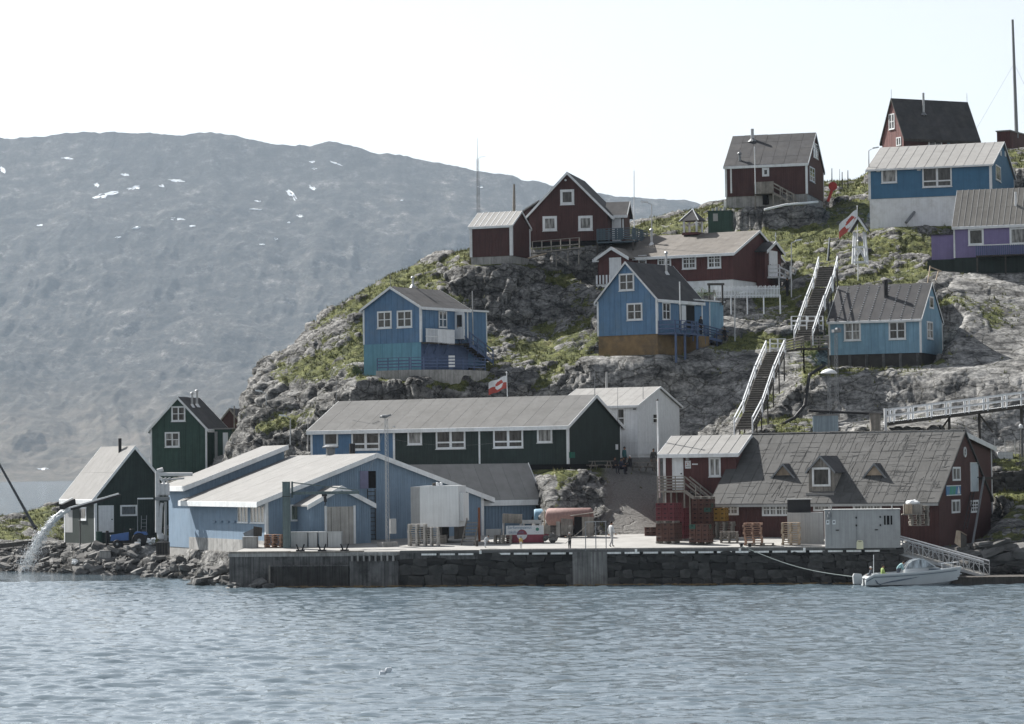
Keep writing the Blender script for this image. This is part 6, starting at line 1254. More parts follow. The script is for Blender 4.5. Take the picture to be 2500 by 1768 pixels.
r, hh = lattice('floodlight_mast', 'lattice floodlight mast in front of the light blue house', 2044, 1022, 812, 216, .32, 18, GREYM, taper=.8); MB().box(-.3, .3, -.3, .1, hh, hh+.22).lathe([(.08, 0), (.26, .12), (.2, .25)], (.15, -.1, hh+.1), 8).build('floodlight', GREYM, r)
r, hh = lattice('dome_lamp_mast', 'lattice mast with white domed top behind the store', 2026, 1055, 912, 214, .34, 12, GREYM, taper=.8); MB().lathe([(.62, 0), (.60, .08), (.45, .22), (.2, .33), (.02, .36)], (0, 0, hh), 16).build('dome', WHITE, r, True)
r, hh = lattice('fence_lamp_mast', 'lattice lamp mast at the fence on the right edge', 2494, 1130, 1045, 210, .34, 10, GREYM); MB().lathe([(.02, .3), (.14, .2), (.16, 0), (.05, -.1)], (0, 0, hh), 10).build('lamp', WHITE, r)
def pole(name, label, u, vb, vt, Y_, r0=.05, mt=None, cat='pole', lean=0):
    pb, pt = P(u, vb, Y_), P(u+lean, vt, Y_); o = empty(name, pb, 0, label, cat); MB().tube((0, 0, -.3), pt-pb, r0, r0*.6, n=8).build('shaft', mt or WHITE, o); return o, pt-pb
o, t = pole('tall_mast', 'tall grey steel mast rising above the hilltop at the right', 2482, 330, 48, 290, .20, GREYM, 'mast', -10)
MB().path([t*.62, t*.62+Vector((-4.2, 3, -7.5))], .012).build('guy_wire', GREYM, o); MB().path([t*.62, t*.62+Vector((4.2, 3, -7.5))], .012).build('guy_wire', GREYM, o)
pole('flagpole', 'bare white flagpole beside the red gable house', 1548, 580, 417, 253, .05, WHITE, 'flagpole'); o, t = pole('quay_flagpole', 'white flagpole in front of the red office', 1609, 1205, 977, 203, .085, WHITE, 'flagpole', -4); MB().lathe([(.02, -.08), (.1, 0), (.02, .09)], t, 8).build('ball', WOODD, o)
def flag(name, label, u0, v0, w_, h_, Y_, vb, flip=-1, sag=.5, red=REDS):
    """flag with a swallow of wind: white over red with a two-coloured disc"""
    pt = P(u0, v0, Y_); pb = P(u0+2, vb, Y_); r = empty(name, pb, 0, label, 'flag'); o_ = pt-pb
    MB().tube((0, 0, -.3), o_+Vector((0, 0, .25)), .05, .03).build('pole', WHITE, r); MB().lathe([(.02, -.05), (.07, 0), (.02, .07)], o_+Vector((0, 0, .28)), 8).build('ball', WHITE, r)
    nx, nz = 24, 16; W, Hh = w_, h_; mats = [MATS['white_plank_paint'], mat('flag_red', (.42, .085, .07), .08, 3, .8, 0)]
    mb = MB(); mi = []
    def pos(i, k):
        f, g = i/nx, k/nz; x = flip*W*f; return o_+Vector((x*.93, .18*math.sin(f*7+g*2)*f, -Hh*g-sag*W*f**1.25+.05*math.sin(f*9)))
    for k in range(nz+1):
        for i in range(nx+1): mb.v.append(tuple(pos(i, k)))
    for k in range(nz):
        for i in range(nx):
            a_ = k*(nx+1)+i; mb.f.append((a_, a_+1, a_+nx+2, a_+nx+1)); f, g = (i+.5)/nx, (k+.5)/nz
            d = math.hypot((f-.42)*W/Hh, g-.5) < .333; top = g < .5; mi.append(int(top == d))
    me = mb.mesh('cloth', mats[0]); me.materials.append(mats[1]); me.polygons.foreach_set('material_index', mi); o = addobj('cloth', me, r)
    sm = o.modifiers.new('th', 'SOLIDIFY'); sm.thickness = .012
flag('red_white_flag', 'red and white flag flying behind the row house', 1237, 918, 1.55, 1.0, 227, 975, -1, .35); flag('hillside_flag', 'red and white flag hanging beside the bell frame', 2093, 512, 1.7, 1.25, 246, 690, -1, .75)
def lamp(label, u, vb, vt, Y_, d=1, name='street_lamp'):
    pb, pt = P(u, vb, Y_), P(u, vt, Y_); o = empty(name, pb, 0, label, 'street lamp', 'street lamps on the hill'); t = pt-pb
    MB().tube((0, 0, -.4), t, .06, .04).path([t, t+Vector((d*.35, 0, .18))], .03).build('post', STEEL, o); MB().hexa([t+Vector((d*.3, -.1, .14)), t+Vector((d*.95, -.1, .26)), t+Vector((d*.95, .1, .26)), t+Vector((d*.3, .1, .14)), t+Vector((d*.35, -.07, .28)), t+Vector((d*.9, -.07, .36)), t+Vector((d*.9, .07, .36)), t+Vector((d*.35, .07, .28))]).build('lamp_head', WHITE, o)
lamp('street lamp on the rock by the blue deck house', 1794, 850, 722, 238); lamp('street lamp at the foot of the school porch steps', 1932, 715, 594, 246); lamp('street lamp on the rock slope above the fish plant wing', 650, 1050, 962, 239, -1); lamp('street lamp between the rock and the row house end', 709, 1075, 1022, 232, -1); lamp('street lamp behind the row house gable by the red roof', 1591, 562, 500, 262, -1); lamp('small street lamp at the corner of the blue hillside house', 2121, 398, 368, 262, 1)
pole('grey_pole', 'bare thin pole at the end of the row house', 752, 1100, 1020, 232, .05, GREYP)
for i, (u, vb, vt, Y_, lb) in enumerate(((2031, 455, 411, 276, 'dark fence stake left of the red lifebuoy post'), (2050, 450, 413, 277, 'thin pale fence stake beside the hill house'), (2056, 452, 420, 276, 'leaning dark fence stake'), (2070, 452, 416, 276, 'dark fence stake nearest the blue hillside house'))): pole('fence_stake', lb, u, vb, vt, Y_, .06 if i != 1 else .03, WOODD, 'stake')
pole('roof_antenna_pole', 'thin dark aerial pole on the blue gable house ridge', 953, 702, 660, 233, .025, GREYM)
def aerial(name, label, u, vb, vt, Y_):
    o, t = pole(name, label, u, vb, vt, Y_, .028, GREYM, 'aerial'); mb = MB().bar(t, t+Vector((.75, 0, -.04)), .03, .03)
    for k in range(6): mb.bar(t+Vector((.1+k*.12, -.22, 0)), t+Vector((.1+k*.12, .22, 0)), .015, .015)
    mb.build('boom', GREYM, o)
aerial('roof_aerial', 'television aerial at the gable peak of the row house', 1452, 958, 898, 213); aerial('roof_aerial', 'television aerial leaning from the white house roof', 1570, 992, 934, 220); aerial('roof_aerial', 'television aerial at the far end of the row house roof', 821, 968, 930, 221)
pole('thin_antenna', 'thin dark antenna standing above the row house barge board', 1508, 1020, 945, 215, .02, GREYM)
pole('vent_pipe', 'pale stack pipe behind the white house roof', 1481, 955, 908, 228, .12, GREYP); pole('stovepipe_mast', 'black-topped stovepipe mast behind the small red shed', 1255, 520, 450, 258, .15, WOOD)
# bell frame
o0 = P(2100, 645, 243); bf = empty('bell_frame', o0, -.3, 'white wooden bell frame with a small dark roof on the hillside', 'bell frame'); s_ = 243/F
hw = 18*s_*.9; ht = 80*s_
for sx in (-1, 1):
    for sy in (-1, 1): MB().bar((sx*hw, sy*.55, 0), (sx*hw*.72, sy*.4, ht*.98), .13, .13).build('post', WHITEB, bf)
for sy in (-.55, .55):
    for z in (.02, .48): MB().bar((-hw, sy, ht*z+.1), (hw, sy, ht*z+.1), .12, .12).build('beam', WHITEB, bf)
    MB().bar((-hw, sy, .2), (0, sy, ht*.48), .08, .1).build('brace', WHITEB, bf); MB().bar((hw, sy, .2), (0, sy, ht*.48), .08, .1).build('brace', WHITEB, bf)
for sg in (-1, 1):
    MB().hexa([(sg*hw*1.45, -.8, ht*.98), (0, -.8, ht*1.42), (0, .8, ht*1.42), (sg*hw*1.45, .8, ht*.98), (sg*hw*1.45, -.8, ht*.98+.06), (0, -.8, ht*1.42+.06), (0, .8, ht*1.42+.06), (sg*hw*1.45, .8, ht*.98+.06)]).build('roof_slab', RDARK, bf); MB().bar((sg*hw*1.45, -.84, ht*.98), (0, -.84, ht*1.42), .05, .16).build('barge_board', WHITE, bf)
MB().lathe([(.28, 0), (.22, .12), (.16, .35), (.05, .42)], (0, 0, ht*.7), 12).build('bell', GREYM, bf)
# white picket fence below the school
o0 = P(1750, 735, 243); pf = empty('picket_fence', o0, 0, 'white picket fence below the schoolhouse', 'fence'); a, c = P(1745, 728, 243.5)-o0, P(1905, 726, 241)-o0; n_ = 44
for k in range(n_): q_ = a.lerp(c, k/n_); MB().box(q_.x, q_.x+.085, q_.y, q_.y+.03, q_.z, q_.z+.98+.05*math.sin(k*2.1)).build('picket', WHITEB, pf)
for z in (.2, .75): MB().bar(a+Vector((0, .06, z)), c+Vector((0, .06, z)), .04, .09).build('rail', WHITE, pf)
for k in range(5): q_ = a.lerp(c, k/4); MB().box(q_.x-.05, q_.x+.05, q_.y+.08, q_.y+.18, q_.z-1.4, q_.z+.2).build('post', WHITEB, pf)
# grey-green hut and other bits on the ridge
def hut(name, label, u0, v0, u1, v1, Y_, mt, cat, roofm=RGREY, dep=1.6, rz=-.15, flat=True, planks=0):
    p = P((u0+u1)/2, v1, Y_); s_ = Y_/F; w_ = (u1-u0)*s_; hh = (v1-v0)*s_; r = empty(name, p, rz, label, cat)
    o = MB().box(-w_/2, w_/2, 0, dep, -.8, hh).build('wall', mt, r); MB().box(-w_/2-.06, w_/2+.06, -.08, dep+.08, hh, hh+.08).build('roof', roofm, r)
    for k in range(planks): x = -w_/2+w_*k/planks; MB().box(x+.008, x+w_/planks-.008, -.02, -.001, -.3, hh-.01).build('plank', mt, o)
    return r, w_, hh
r, w_, hh = hut('green_container', 'dark green metal hut with a small pale hatch on the ridge', 1729, 516, 1786, 568, 268, GREEN, 'hut', GREEN, 2.5)
MB().box(-w_*.28, -w_*.08, -.03, -.001, hh*.55, hh*.9).build('hatch', GREYP, r)
for k in range(4): MB().tube((-w_*.3+k*.35, .6, hh), (-w_*.3+k*.35, .6, hh+.35+.12*(k % 2)), .12).build('vent_pipe', GREYP, r)
r, w_, hh = hut('small_grey_shed', 'small blue-grey boarded shed behind the store roof', 1985, 1015, 2047, 1058, 211, mat('blue_grey_boards', (.24, .30, .34), .12, streak=.2, oi=.06), 'shed', RGREY, 2.0, -.1, planks=14)
r, w_, hh = hut('storage_box', 'weathered wooden storage box at the end of the footbridge', 2127, 1012, 2150, 1038, 211, WOOD, 'box', WOOD, .8, 0, planks=4)
# white pipe, buried pipes
def pipe_line(name, label, pix, r_, mt, cat='pipe'):
    pts = [P(*q_) for q_ in pix]; o = empty(name, pts[0], 0, label, cat); MB().path([q_-pts[0] for q_ in pts], r_, 8).build('pipe_run', mt, o)
    return o
pipe_line('white_pipe', 'white pipe lying on the rock below the hill house', ((1866, 512, 268), (1918, 500, 269), (1997, 493, 271)), .11, WHITE); pipe_line('black_hose', 'thick black hose winding down the cliff beside the stairs', ((1898, 1042, 219), (1940, 1020, 220), (1965, 990, 221), (1972, 940, 222), (1976, 915, 223), (2012, 893, 226)), .13, BLACK, 'hose'); pipe_line('ground_pipe', 'dark pipe running along the grass behind the store', ((1975, 1003, 214.5), (2060, 1007, 213.5), (2165, 1011, 212.6)), .10, BLACK)
# red round sign post, picture of the lifebuoy board
o0 = P(2025, 487, 271); ls = empty('red_marker', o0, 0, 'red round marker board leaning among the skyline rocks', 'marker'); MB().lathe([(.42, 0), (.42, .06)], (.35, 0, 1.25), 14, 'y').build('disc', mat('marker_red', (.30, .035, .03)), ls); MB().bar((-.15, 0, -.2), (.3, 0, 1.0), .25, .25).build('stem', MATS['marker_red'], ls)
# ------------------------------------------------------------------ things on the quay
def QL(u, v):
    """point on the deck plane seen at a pixel"""
    d = ray(u, v); n = Vector((-.045*QN.x, -.045*QN.y, 1)); q0 = Q0+Vector((0, 0, DZ+.005)); return CAM+d*((q0-CAM).dot(n)/d.dot(n))
def sized(u0, u1, Y_): return (u1-u0)*Y_/F
# white raised container
p0 = P(1026, 1305, 195.5); ct = empty('white_container', p0, -.18, 'white windowless container box raised on timbers against the fish plant', 'container'); s_ = 195.5/F
w_, hh = 96*s_, 100*s_; zb_ = 18*s_; CW = mat('container_white', (.66, .68, .69), .06, 1.0, .5, .1, streak=.06, dirt=(.52, .53, .54), dirt_amt=.4)
MB().box(0, w_, 0, 2.6, zb_, zb_+hh).build('body', CW, ct)
MB().hexa([(-.75, .5, zb_), (-.01, .01, zb_), (-.01, 2.6, zb_), (-.75, 2.6, zb_), (-.75, .5, zb_+hh*.98), (-.01, .01, zb_+hh*.98), (-.01, 2.6, zb_+hh*.98), (-.75, 2.6, zb_+hh*.98)]).build('side_wing', GREYP, ct)
MB().box(w_+.01, w_+.28, .3, 2.2, zb_+hh*.14, zb_+hh*.82).build('cooling_unit', CW, ct)
for x in (.2, w_/2, w_-.2): MB().box(x-.15, x+.15, 0.1, 2.5, -.35, zb_-.002).build('timber', WOODD, ct)
for k, u in enumerate((1067, 1076)): x = (u-1026)*s_; MB().lathe([(.1, 0), (.1, .2), (.02, .24)], (x, .4, zb_+hh), 10).build('vent', ALU, ct)
MB().lathe([(.13, 0), (.13, .18), (.02, .2)], ((1058-1026)*s_, .5, zb_+hh), 10).build('vent', WOODD, ct)
# steps up to the hall
sp = QL(1130, 1331); stl = empty('loading_steps', sp, -.25, 'wooden loading steps between the container and the banner', 'steps')
for k in range(7): MB().box(-.1, .75, .1+k*.2, .34+k*.2, .12+k*.22, .17+k*.22).build('step', WOOD, stl)
for x in (-.12, .76): MB().bar((x, .05, 0), (x, 1.6, 1.75), .05, .18).build('stringer', WOOD, stl)
MB().box(.80, .95, 1.0, 1.1, .2, 2.5).build('post', mat('rust', (.16, .06, .03)), stl)
# pallets --------------------------------------------------------------
def pallet_mesh(mt, w_=1.2, d=.8, seed=0):
    r = random.Random(seed); mb = MB()
    for k in range(5): y = d*(k+.5)/5; mb.box(0, w_, y-.055, y+.055, .122, .144)
    for k in range(3): x = (.07, w_/2, w_-.07)[k]; mb.box(x-.07, x+.07, 0, d, .1, .122)
    for x in (.07, w_/2, w_-.07):
        for y in (.05, d/2, d-.05): mb.box(x-.07, x+.07, y-.05, y+.05, .022, .1)
    for y in (.05, d/2, d-.05): mb.box(0, w_, y-.05, y+.05, 0, .022)
    return mb.mesh('pallet', mt)
PALM = {0: pallet_mesh(WOODL), 1: pallet_mesh(WOOD), 2: pallet_mesh(mat('reddish_pallet_wood', (.30, .19, .14), .2, 3, .85, .3, streak=.15, oi=.18)), 3: pallet_mesh(mat('pale_pallet_wood', (.45, .43, .40), .12, 3, .85, .2, oi=.1))}
rp = random.Random(9)
ORD = ('bottom', 'second', 'third', 'fourth', 'fifth', 'sixth', 'seventh', 'eighth', 'ninth', 'tenth', 'eleventh')
def stack(n_, u, v, kind, label, group, rz=-.25, Y_=None, jitter=.04, sc=1.0, lean=0.0, z0=0):
    p = QL(u, v) if Y_ is None else P(u, v, Y_)
    for k in range(n_):
        o = addobj('pallet', PALM[kind], None, (p.x+rp.uniform(-jitter, jitter)+lean*k, p.y+rp.uniform(-jitter, jitter), p.z+z0+k*.146*sc), rz+rp.uniform(-.06, .06)); o.scale = (sc, sc, sc); tag(o, label if n_ == 1 else label.replace(' pallet ', (' pallet, topmost ' if k == n_-1 else ' pallet, '+ORD[k]+(' from the ground, ' if k else ', ')), 1), 'pallet', group)
stack(10, 1816, 1332, 2, 'reddish wooden pallet in the tall leaning stack before the store windows', 'reddish pallets before the store', -.12, lean=-.004, jitter=.06)
stack(10, 1908, 1331, 0, 'brown wooden pallet in the stack beside the grey quay boxes', 'pallets beside the grey boxes', -.14)
stack(1, 1838, 1333, 1, 'single low grey pallet lying on the deck between two pallet stacks', None, -.1, sc=1.15)
stack(10, 995, 1333, 3, 'pale slatted pallet in the stack under the white container', 'pale pallets under the container', -.15, jitter=.02, sc=1.0); stack(10, 1034, 1333, 3, 'pale slatted pallet in the second stack under the white container', 'second pale stack under the container', -.15, jitter=.02, sc=.85)
stack(6, 645, 1337, 2, 'reddish pallet in the low stack behind the crane post', 'pallets behind the crane post', -.2)
stack(9, 2226, 1318, 1, 'dark weathered pallet stacked against the store corner', 'dark pallets at the store corner', .1, Y_=187.5, z0=.9); stack(5, 1757, 1326, 1, 'dark pallet half hidden behind the yellow crates', 'dark pallets behind the crates', -.1)
stack(4, 1205, 1328, 1, 'dark pallet under the grey fish tubs', 'pallets under the fish tubs', -.1)
# drinks crates -------------------------------------------------------------
def crate_mesh(mt, w_=.42, d=.34, hh=.29):
    mb = MB().box(0, w_, 0, d, 0, .04)
    for y in (0, d-.02): mb.box(0, w_, y, y+.02, .04, hh*.55); mb.box(0, w_*.3, y, y+.02, hh*.55, hh*.80); mb.box(w_*.7, w_, y, y+.02, hh*.55, hh*.80); mb.box(0, w_, y, y+.02, hh*.80, hh*.97)
    for x in (0, w_-.02): mb.box(x, x+.02, .02, d-.02, .04, hh*.55); mb.box(x, x+.02, .02, d*.3, hh*.55, hh*.80); mb.box(x, x+.02, d*.7, d-.02, hh*.55, hh*.80); mb.box(x, x+.02, .02, d-.02, hh*.80, hh*.97)
    nf = len(mb.f); mb.box(.03, w_-.03, .03, d-.03, .05, hh*.85); me = mb.mesh('drinks_crate', mt); me.materials.append(DARK); me.polygons.foreach_set('material_index', [0]*nf+[1]*6); return me
CRM = dict(brown=crate_mesh(mat('brown_crate_plastic', (.075, .036, .028), .15, 4, .5, 0, oi=.2)), red=crate_mesh(mat('red_crate_plastic', (.10, .022, .027), .15, 4, .6, 0, oi=.25)), yellow=crate_mesh(mat('yellow_crate_plastic', (.25, .145, .03), .12, 4, .5, 0, oi=.1)), green=crate_mesh(mat('green_crate_plastic', (.03, .085, .065), .12, 4, .5, 0)))
def crates(u, v, nx, ny, layers, kind, label, group, rz=-.42, Yoff=0, z0=0.0, mix=.06):
    p = QL(u, v); p.y += Yoff; c, s = math.cos(rz), math.sin(rz); k2 = 0
    for L_ in range(layers):
        for i in range(nx):
            for j in range(ny):
                if 0 < i < nx-1 and 0 < j < ny-1 and L_ < layers-1: continue      # hidden inside the stack
                if j > 0 and i < nx-1 and j < ny-1 and L_ < layers-1: continue
                x, y = i*.44, j*.36; kd = 'green' if (kind == 'brown' and rp.random() < mix) else kind
                o = addobj('drinks_crate', CRM[kd], None, (p.x+x*c-y*s+rp.uniform(-.008, .008), p.y+x*s+y*c+rp.uniform(-.008, .008), p.z+z0+L_*.295), rz+rp.uniform(-.02, .02))
                wh = ('front '+(('left', 'middle', 'right') if nx == 3 else ('left', 'right', 'right'))[i]) if j == 0 else 'right side '+('second', 'third', 'fourth')[j-1]+' back' if i == nx-1 else 'rear '+('left', 'middle')[min(i, 1)] if j == ny-1 else 'inner '+('left', 'middle')[min(i, 1)]+' '+('', 'second', 'third')[j]+' row'
                lay = 'top layer' if L_ == layers-1 else ORD[L_]+' layer'; tail = label.split('crate', 1)[1].strip(); tag(o, f"{label.split(' drinks')[0] if kd == kind else 'green'} crate, {lay}, {wh}, {tail}", 'crate', group)
PALT = 'pallet'
def base_pallet(u, v, label, rz=-.42, z0=0.0, dx=0, dy=0, Yoff=0):
    p = QL(u, v); p.y += Yoff; o = addobj('pallet', PALM[1], None, (p.x+dx, p.y+dy, p.z+z0), rz); o.scale = (1.1, 1.3, 1); tag(o, label, 'pallet')
base_pallet(1601, 1327, 'pallet under the red and brown crate stack')
crates(1602, 1327, 3, 4, 4, 'brown', 'brown drinks crate at the bottom of the red crate stack', 'lower brown crates', z0=.15); crates(1602, 1327, 3, 4, 4, 'red', 'bright red drinks crate on top of the brown crates', 'red crates', z0=1.5)
o = addobj('pallet', PALM[1], None, QL(1601, 1327)+Vector((0, 0, 1.345)), -.42); o.scale = (1.1, 1.3, 1); tag(o, 'pallet between the brown crates and the red crates', 'pallet')
crates(1628, 1322, 3, 3, 7, 'red', 'bright red drinks crate in the rear red stack', 'rear red crates', Yoff=1.2, z0=.15); base_pallet(1628, 1322, 'pallet under the rear red crate stack', Yoff=1.2)
base_pallet(1682, 1328, 'pallet under the low brown crate stack'); crates(1683, 1330, 3, 3, 4, 'brown', 'brown drinks crate in the low stack nearest the quay edge', 'low stack of brown crates', z0=.15)
crates(1696, 1322, 3, 3, 9, 'brown', 'brown drinks crate in the tallest crate tower', 'tallest tower of brown crates', Yoff=2.6, z0=.15, mix=.09); base_pallet(1696, 1322, 'pallet under the tallest crate tower', Yoff=2.6)
o = addobj('pallet', PALM[1], None, QL(1696, 1322)+Vector((0, 2.6, .15+9*.295)), -.42); o.scale = (1.1, 1.3, 1); tag(o, 'pallet on top of the tallest crate tower', 'pallet')
crates(1750, 1322, 2, 2, 3, 'yellow', 'yellow drinks crate behind the brown crate tower', 'yellow crates', Yoff=3.2, z0=1.3); stack(9, 1747, 1322, 1, 'dark pallet under the yellow crates', 'pallets under the yellow crates', -.3, Y_=QL(1750, 1322).y+3.0)
crates(1574, 1308, 3, 1, 2, 'brown', 'brown drinks crate standing apart left of the red stack', 'crates apart from the stacks', rz=0)
# grey quay boxes -------------------------------------------------------------
p0 = QL(2015, 1339); s_ = p0.y/F; gs = empty('grey_quay_shed', p0, -.10, 'long grey metal quay shed with three dark louvres', 'shed'); w_, hh = 182*s_, 92*s_
MB().box(0, w_, 0, 2.4, 0, hh).build('body', GREYP, gs); MB().box(-.05, w_+.05, -.06, 2.45, hh, hh+.06).build('roof', GREYP, gs)
for u in (2031, 2091): MB().box((u-2015)*s_-.01, (u-2015)*s_+.01, -.012, -.001, .15, hh-.15).build('door_joint', GREYM, gs)
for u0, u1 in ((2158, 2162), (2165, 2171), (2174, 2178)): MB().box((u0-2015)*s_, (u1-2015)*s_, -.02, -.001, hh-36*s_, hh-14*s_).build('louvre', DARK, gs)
for u, v in ((2091, 1263), (2091, 1282), (2149, 1262), (2149, 1282)): MB().box((u-2015)*s_-.045, (u-2015)*s_+.045, -.05, -.001, (1337-v)*s_-.06, (1337-v)*s_+.06).build('hinge', BLACK, gs)
for u in (2045, 2139): MB().box((u-2015)*s_-.1, (u-2015)*s_+.1, -.07, -.001, 43*s_, 45*s_).build('handle', BLACK, gs)
for u in (2022, 2037): o = MB().box((u-2015)*s_-.1, (u-2015)*s_+.1, -.015, -.001, 58*s_, 69*s_).build('notice', WHITE, gs); MB().box((u-2015)*s_-.04, (u-2015)*s_+.04, -.02, -.016, 62*s_, 66*s_).build('pictogram', BLACK, o)
MB().lathe([(.06, 0), (.12, .1), (.12, .35), (.03, .45)], ((2026-2015)*s_, -.14, 72*s_), 8).build('lamp', GREYM, gs)
for u in (2031, 2178): MB().tube(((u-2015)*s_, .2, hh), ((u-2015)*s_, .2, hh+.3), .04).build('vent_pipe', GREYP, gs)
p0 = QL(1928, 1330); p0.y += 1.4; s_ = p0.y/F; gb = empty('grey_quay_box', p0, -.10, 'lower plain grey metal box next to the long grey quay shed', 'container'); w_, hh = 88*s_, 76*s_
MB().box(0, w_, 0, 2, 0, hh).build('body', GREYP, gb); MB().box(w_*.5-.01, w_*.5+.01, -.01, -.001, .1, hh-.1).build('door_joint', GREYM, gb); MB().box(.02, w_*.65, .5, 1.6, hh+.001, hh+.85).build('tarpaulin_bundle', BLACK, gb); MB().box(-.03, w_*.7, .4, 1.7, hh+.85, hh+.90).build('lid', GREYP, gb)
# jerry can, barrel
p0 = QL(2099, 1341)+QN*.35; o = empty('jerry_can', p0, -.1, 'cream plastic jerry can on the quay edge before the grey shed', 'jerry can'); MB().hexa([(-.21, -.1, 0), (.21, -.1, 0), (.21, .15, 0), (-.21, .15, 0), (-.21, -.1, .42), (.21, -.1, .42), (.21, .15, .42), (-.21, .15, .42)]).hexa([(-.21, -.1, .421), (.21, -.1, .421), (.21, .15, .421), (-.21, .15, .421), (-.15, -.07, .55), (.15, -.07, .55), (.15, .12, .55), (-.15, .12, .55)]).build('body', mat('cream_plastic', (.62, .60, .42), .05, 3, .4, 0), o); MB().box(-.1, .1, -.11, -.08, .47, .50).build('grip', WOODD, o)
p0 = QL(2143, 1337)+QN*.5; o = MB().lathe([(.18, 0), (.2, .05), (.2, .38), (.17, .44), (.05, .46)], (0, 0, 0), 14).build('blue_barrel', mat('blue_grey_plastic', (.10, .15, .22), .1, 3, .5, 0)); o.location = p0; tag(o, 'small blue-grey barrel standing beside the cream jerry can', 'barrel')
# wooden tub with a white sack on top of the pallets at the store corner
p0 = P(2229, 1247, 187.6); o = empty('slatted_bin', p0, -.1, 'wooden slatted bin with a white sack on top of the dark pallets', 'bin')
for k in range(9): MB().box(-.55+k*.125, -.55+k*.125+.11, -.4, -.36, -.2, .42).build('slat', WOODL if k < 4 else WOOD, o); MB().box(-.55+k*.125, -.55+k*.125+.11, .36, .4, -.2, .42).build('slat', WOOD, o)
for y in (-.3, -.1, .1, .3): MB().box(.56, .60, y-.09, y+.09, -.2, .42).build('slat', WOOD, o); MB().box(-.62, -.58, y-.09, y+.09, -.2, .42).build('slat', WOOD, o)
MB().box(-.75, .75, -.5, .5, -.27, -.2).build('base_board', WOOD, o)
sk = bmesh.new(); bmesh.ops.create_icosphere(sk, subdivisions=3, radius=.45)
for v in sk.verts: v.co = Vector((v.co.x*1.05, v.co.y*.8, v.co.z*.45+.5+.05*math.sin(v.co.x*13)*math.cos(v.co.y*11)))
me = bpy.data.meshes.new('sack'); sk.to_mesh(me); sk.free(); me.materials.append(WHITE); addobj('sack', me, o)
# broken plywood crate and plank at the gangway
p0 = P(2347, 1318, 186); o = empty('broken_crate', p0, .3, 'tipped broken plywood crate beside the gangway', 'crate'); MB().hexa([(-.5, 0, -.2), (-.1, -.1, -.5), (0, .1, .55), (-.3, .1, .6), (-.48, .03, -.2), (-.08, -.07, -.5), (.02, .13, .55), (-.28, .13, .6)]).build('side_board', WOODL, o); MB().hexa([(-.28, .1, .58), (0, .1, .53), (.75, .7, .25), (.5, .8, .3), (-.28, .1, .62), (0, .1, .57), (.75, .7, .29), (.5, .8, .34)]).build('top_board', WOODL, o); MB().hexa([(0, .12, -.45), (.7, .7, -.5), (.74, .75, .2), (.02, .15, .5), (0, .17, -.45), (.7, .75, -.5), (.74, .8, .2), (.02, .2, .5)]).build('back_board', WOODD, o)
# gangway ----------------------------------------------------------------
ga, gbn = P(2180, 1346, 183.6), P(2402, 1408, 181.6); gw = empty('gangway', ga, 0, 'grey aluminium truss gangway sloping from the quay to the float', 'gangway'); c = gbn-ga; wd = Vector((.55, 1.15, 0))
AL2 = mat('gangway_aluminium', (.42, .43, .44), .08, 4, .4, .05, metal=.2)
up = Vector((0, 0, .95))
for i, off in enumerate((Vector((0, 0, 0)), wd)):
    MB().bar(off-Vector((.25, 0, -.02)), c+off, .07, .14).build('bottom_chord', AL2, gw); MB().tube(off+up-c*.05, c+off+up, .045).build('hand_rail', ALU, gw); MB().tube(off+up*.75, c+off+up*.75, .025).build('mid_rail', AL2, gw)
    n_ = 9
    for k in range(n_+1): q_ = c*(k/n_)+off; MB().bar(q_, q_+up, .05, .05, c).build('upright', AL2, gw)
    for k in range(n_): q_, q2 = c*(k/n_)+off, c*((k+1)/n_)+off; (MB().bar(q_, q2+up, .035, .035) if k % 2 else MB().bar(q_+up, q2, .035, .035)).build('diagonal', AL2, gw)
for k in range(26): q_ = c*((k+.5)/26); MB().hexa([q_+Vector((-.08, 0, .05)), q_+Vector((.08, 0, .05)), q_+wd+Vector((.08, 0, .05)), q_+wd+Vector((-.08, 0, .05)), q_+Vector((-.08, 0, .09)), q_+Vector((.08, 0, .09)), q_+wd+Vector((.08, 0, .09)), q_+wd+Vector((-.08, 0, .09))]).build('tread', mat('pale_planks', (.42, .41, .39), .15, 3, oi=.15), gw)
fp0 = PZ(2325, 1424, .1); fl = empty('floating_pontoon', fp0, -.06, 'low dark wooden pontoon at the foot of the gangway', 'pontoon'); MB().box(0, 8, 0, 3, -.4, .32).build('float', WOODD, fl)
for k in range(26): MB().box(k*.31, k*.31+.28, -.04, 3.04, .321, .37).build('plank', WOODD, fl)
MB().tube((.35, .05, .37), (.35, .05, .62), .05).tube((.1, .05, .58), (.6, .05, .58), .035).build('cleat', WHITE, fl)
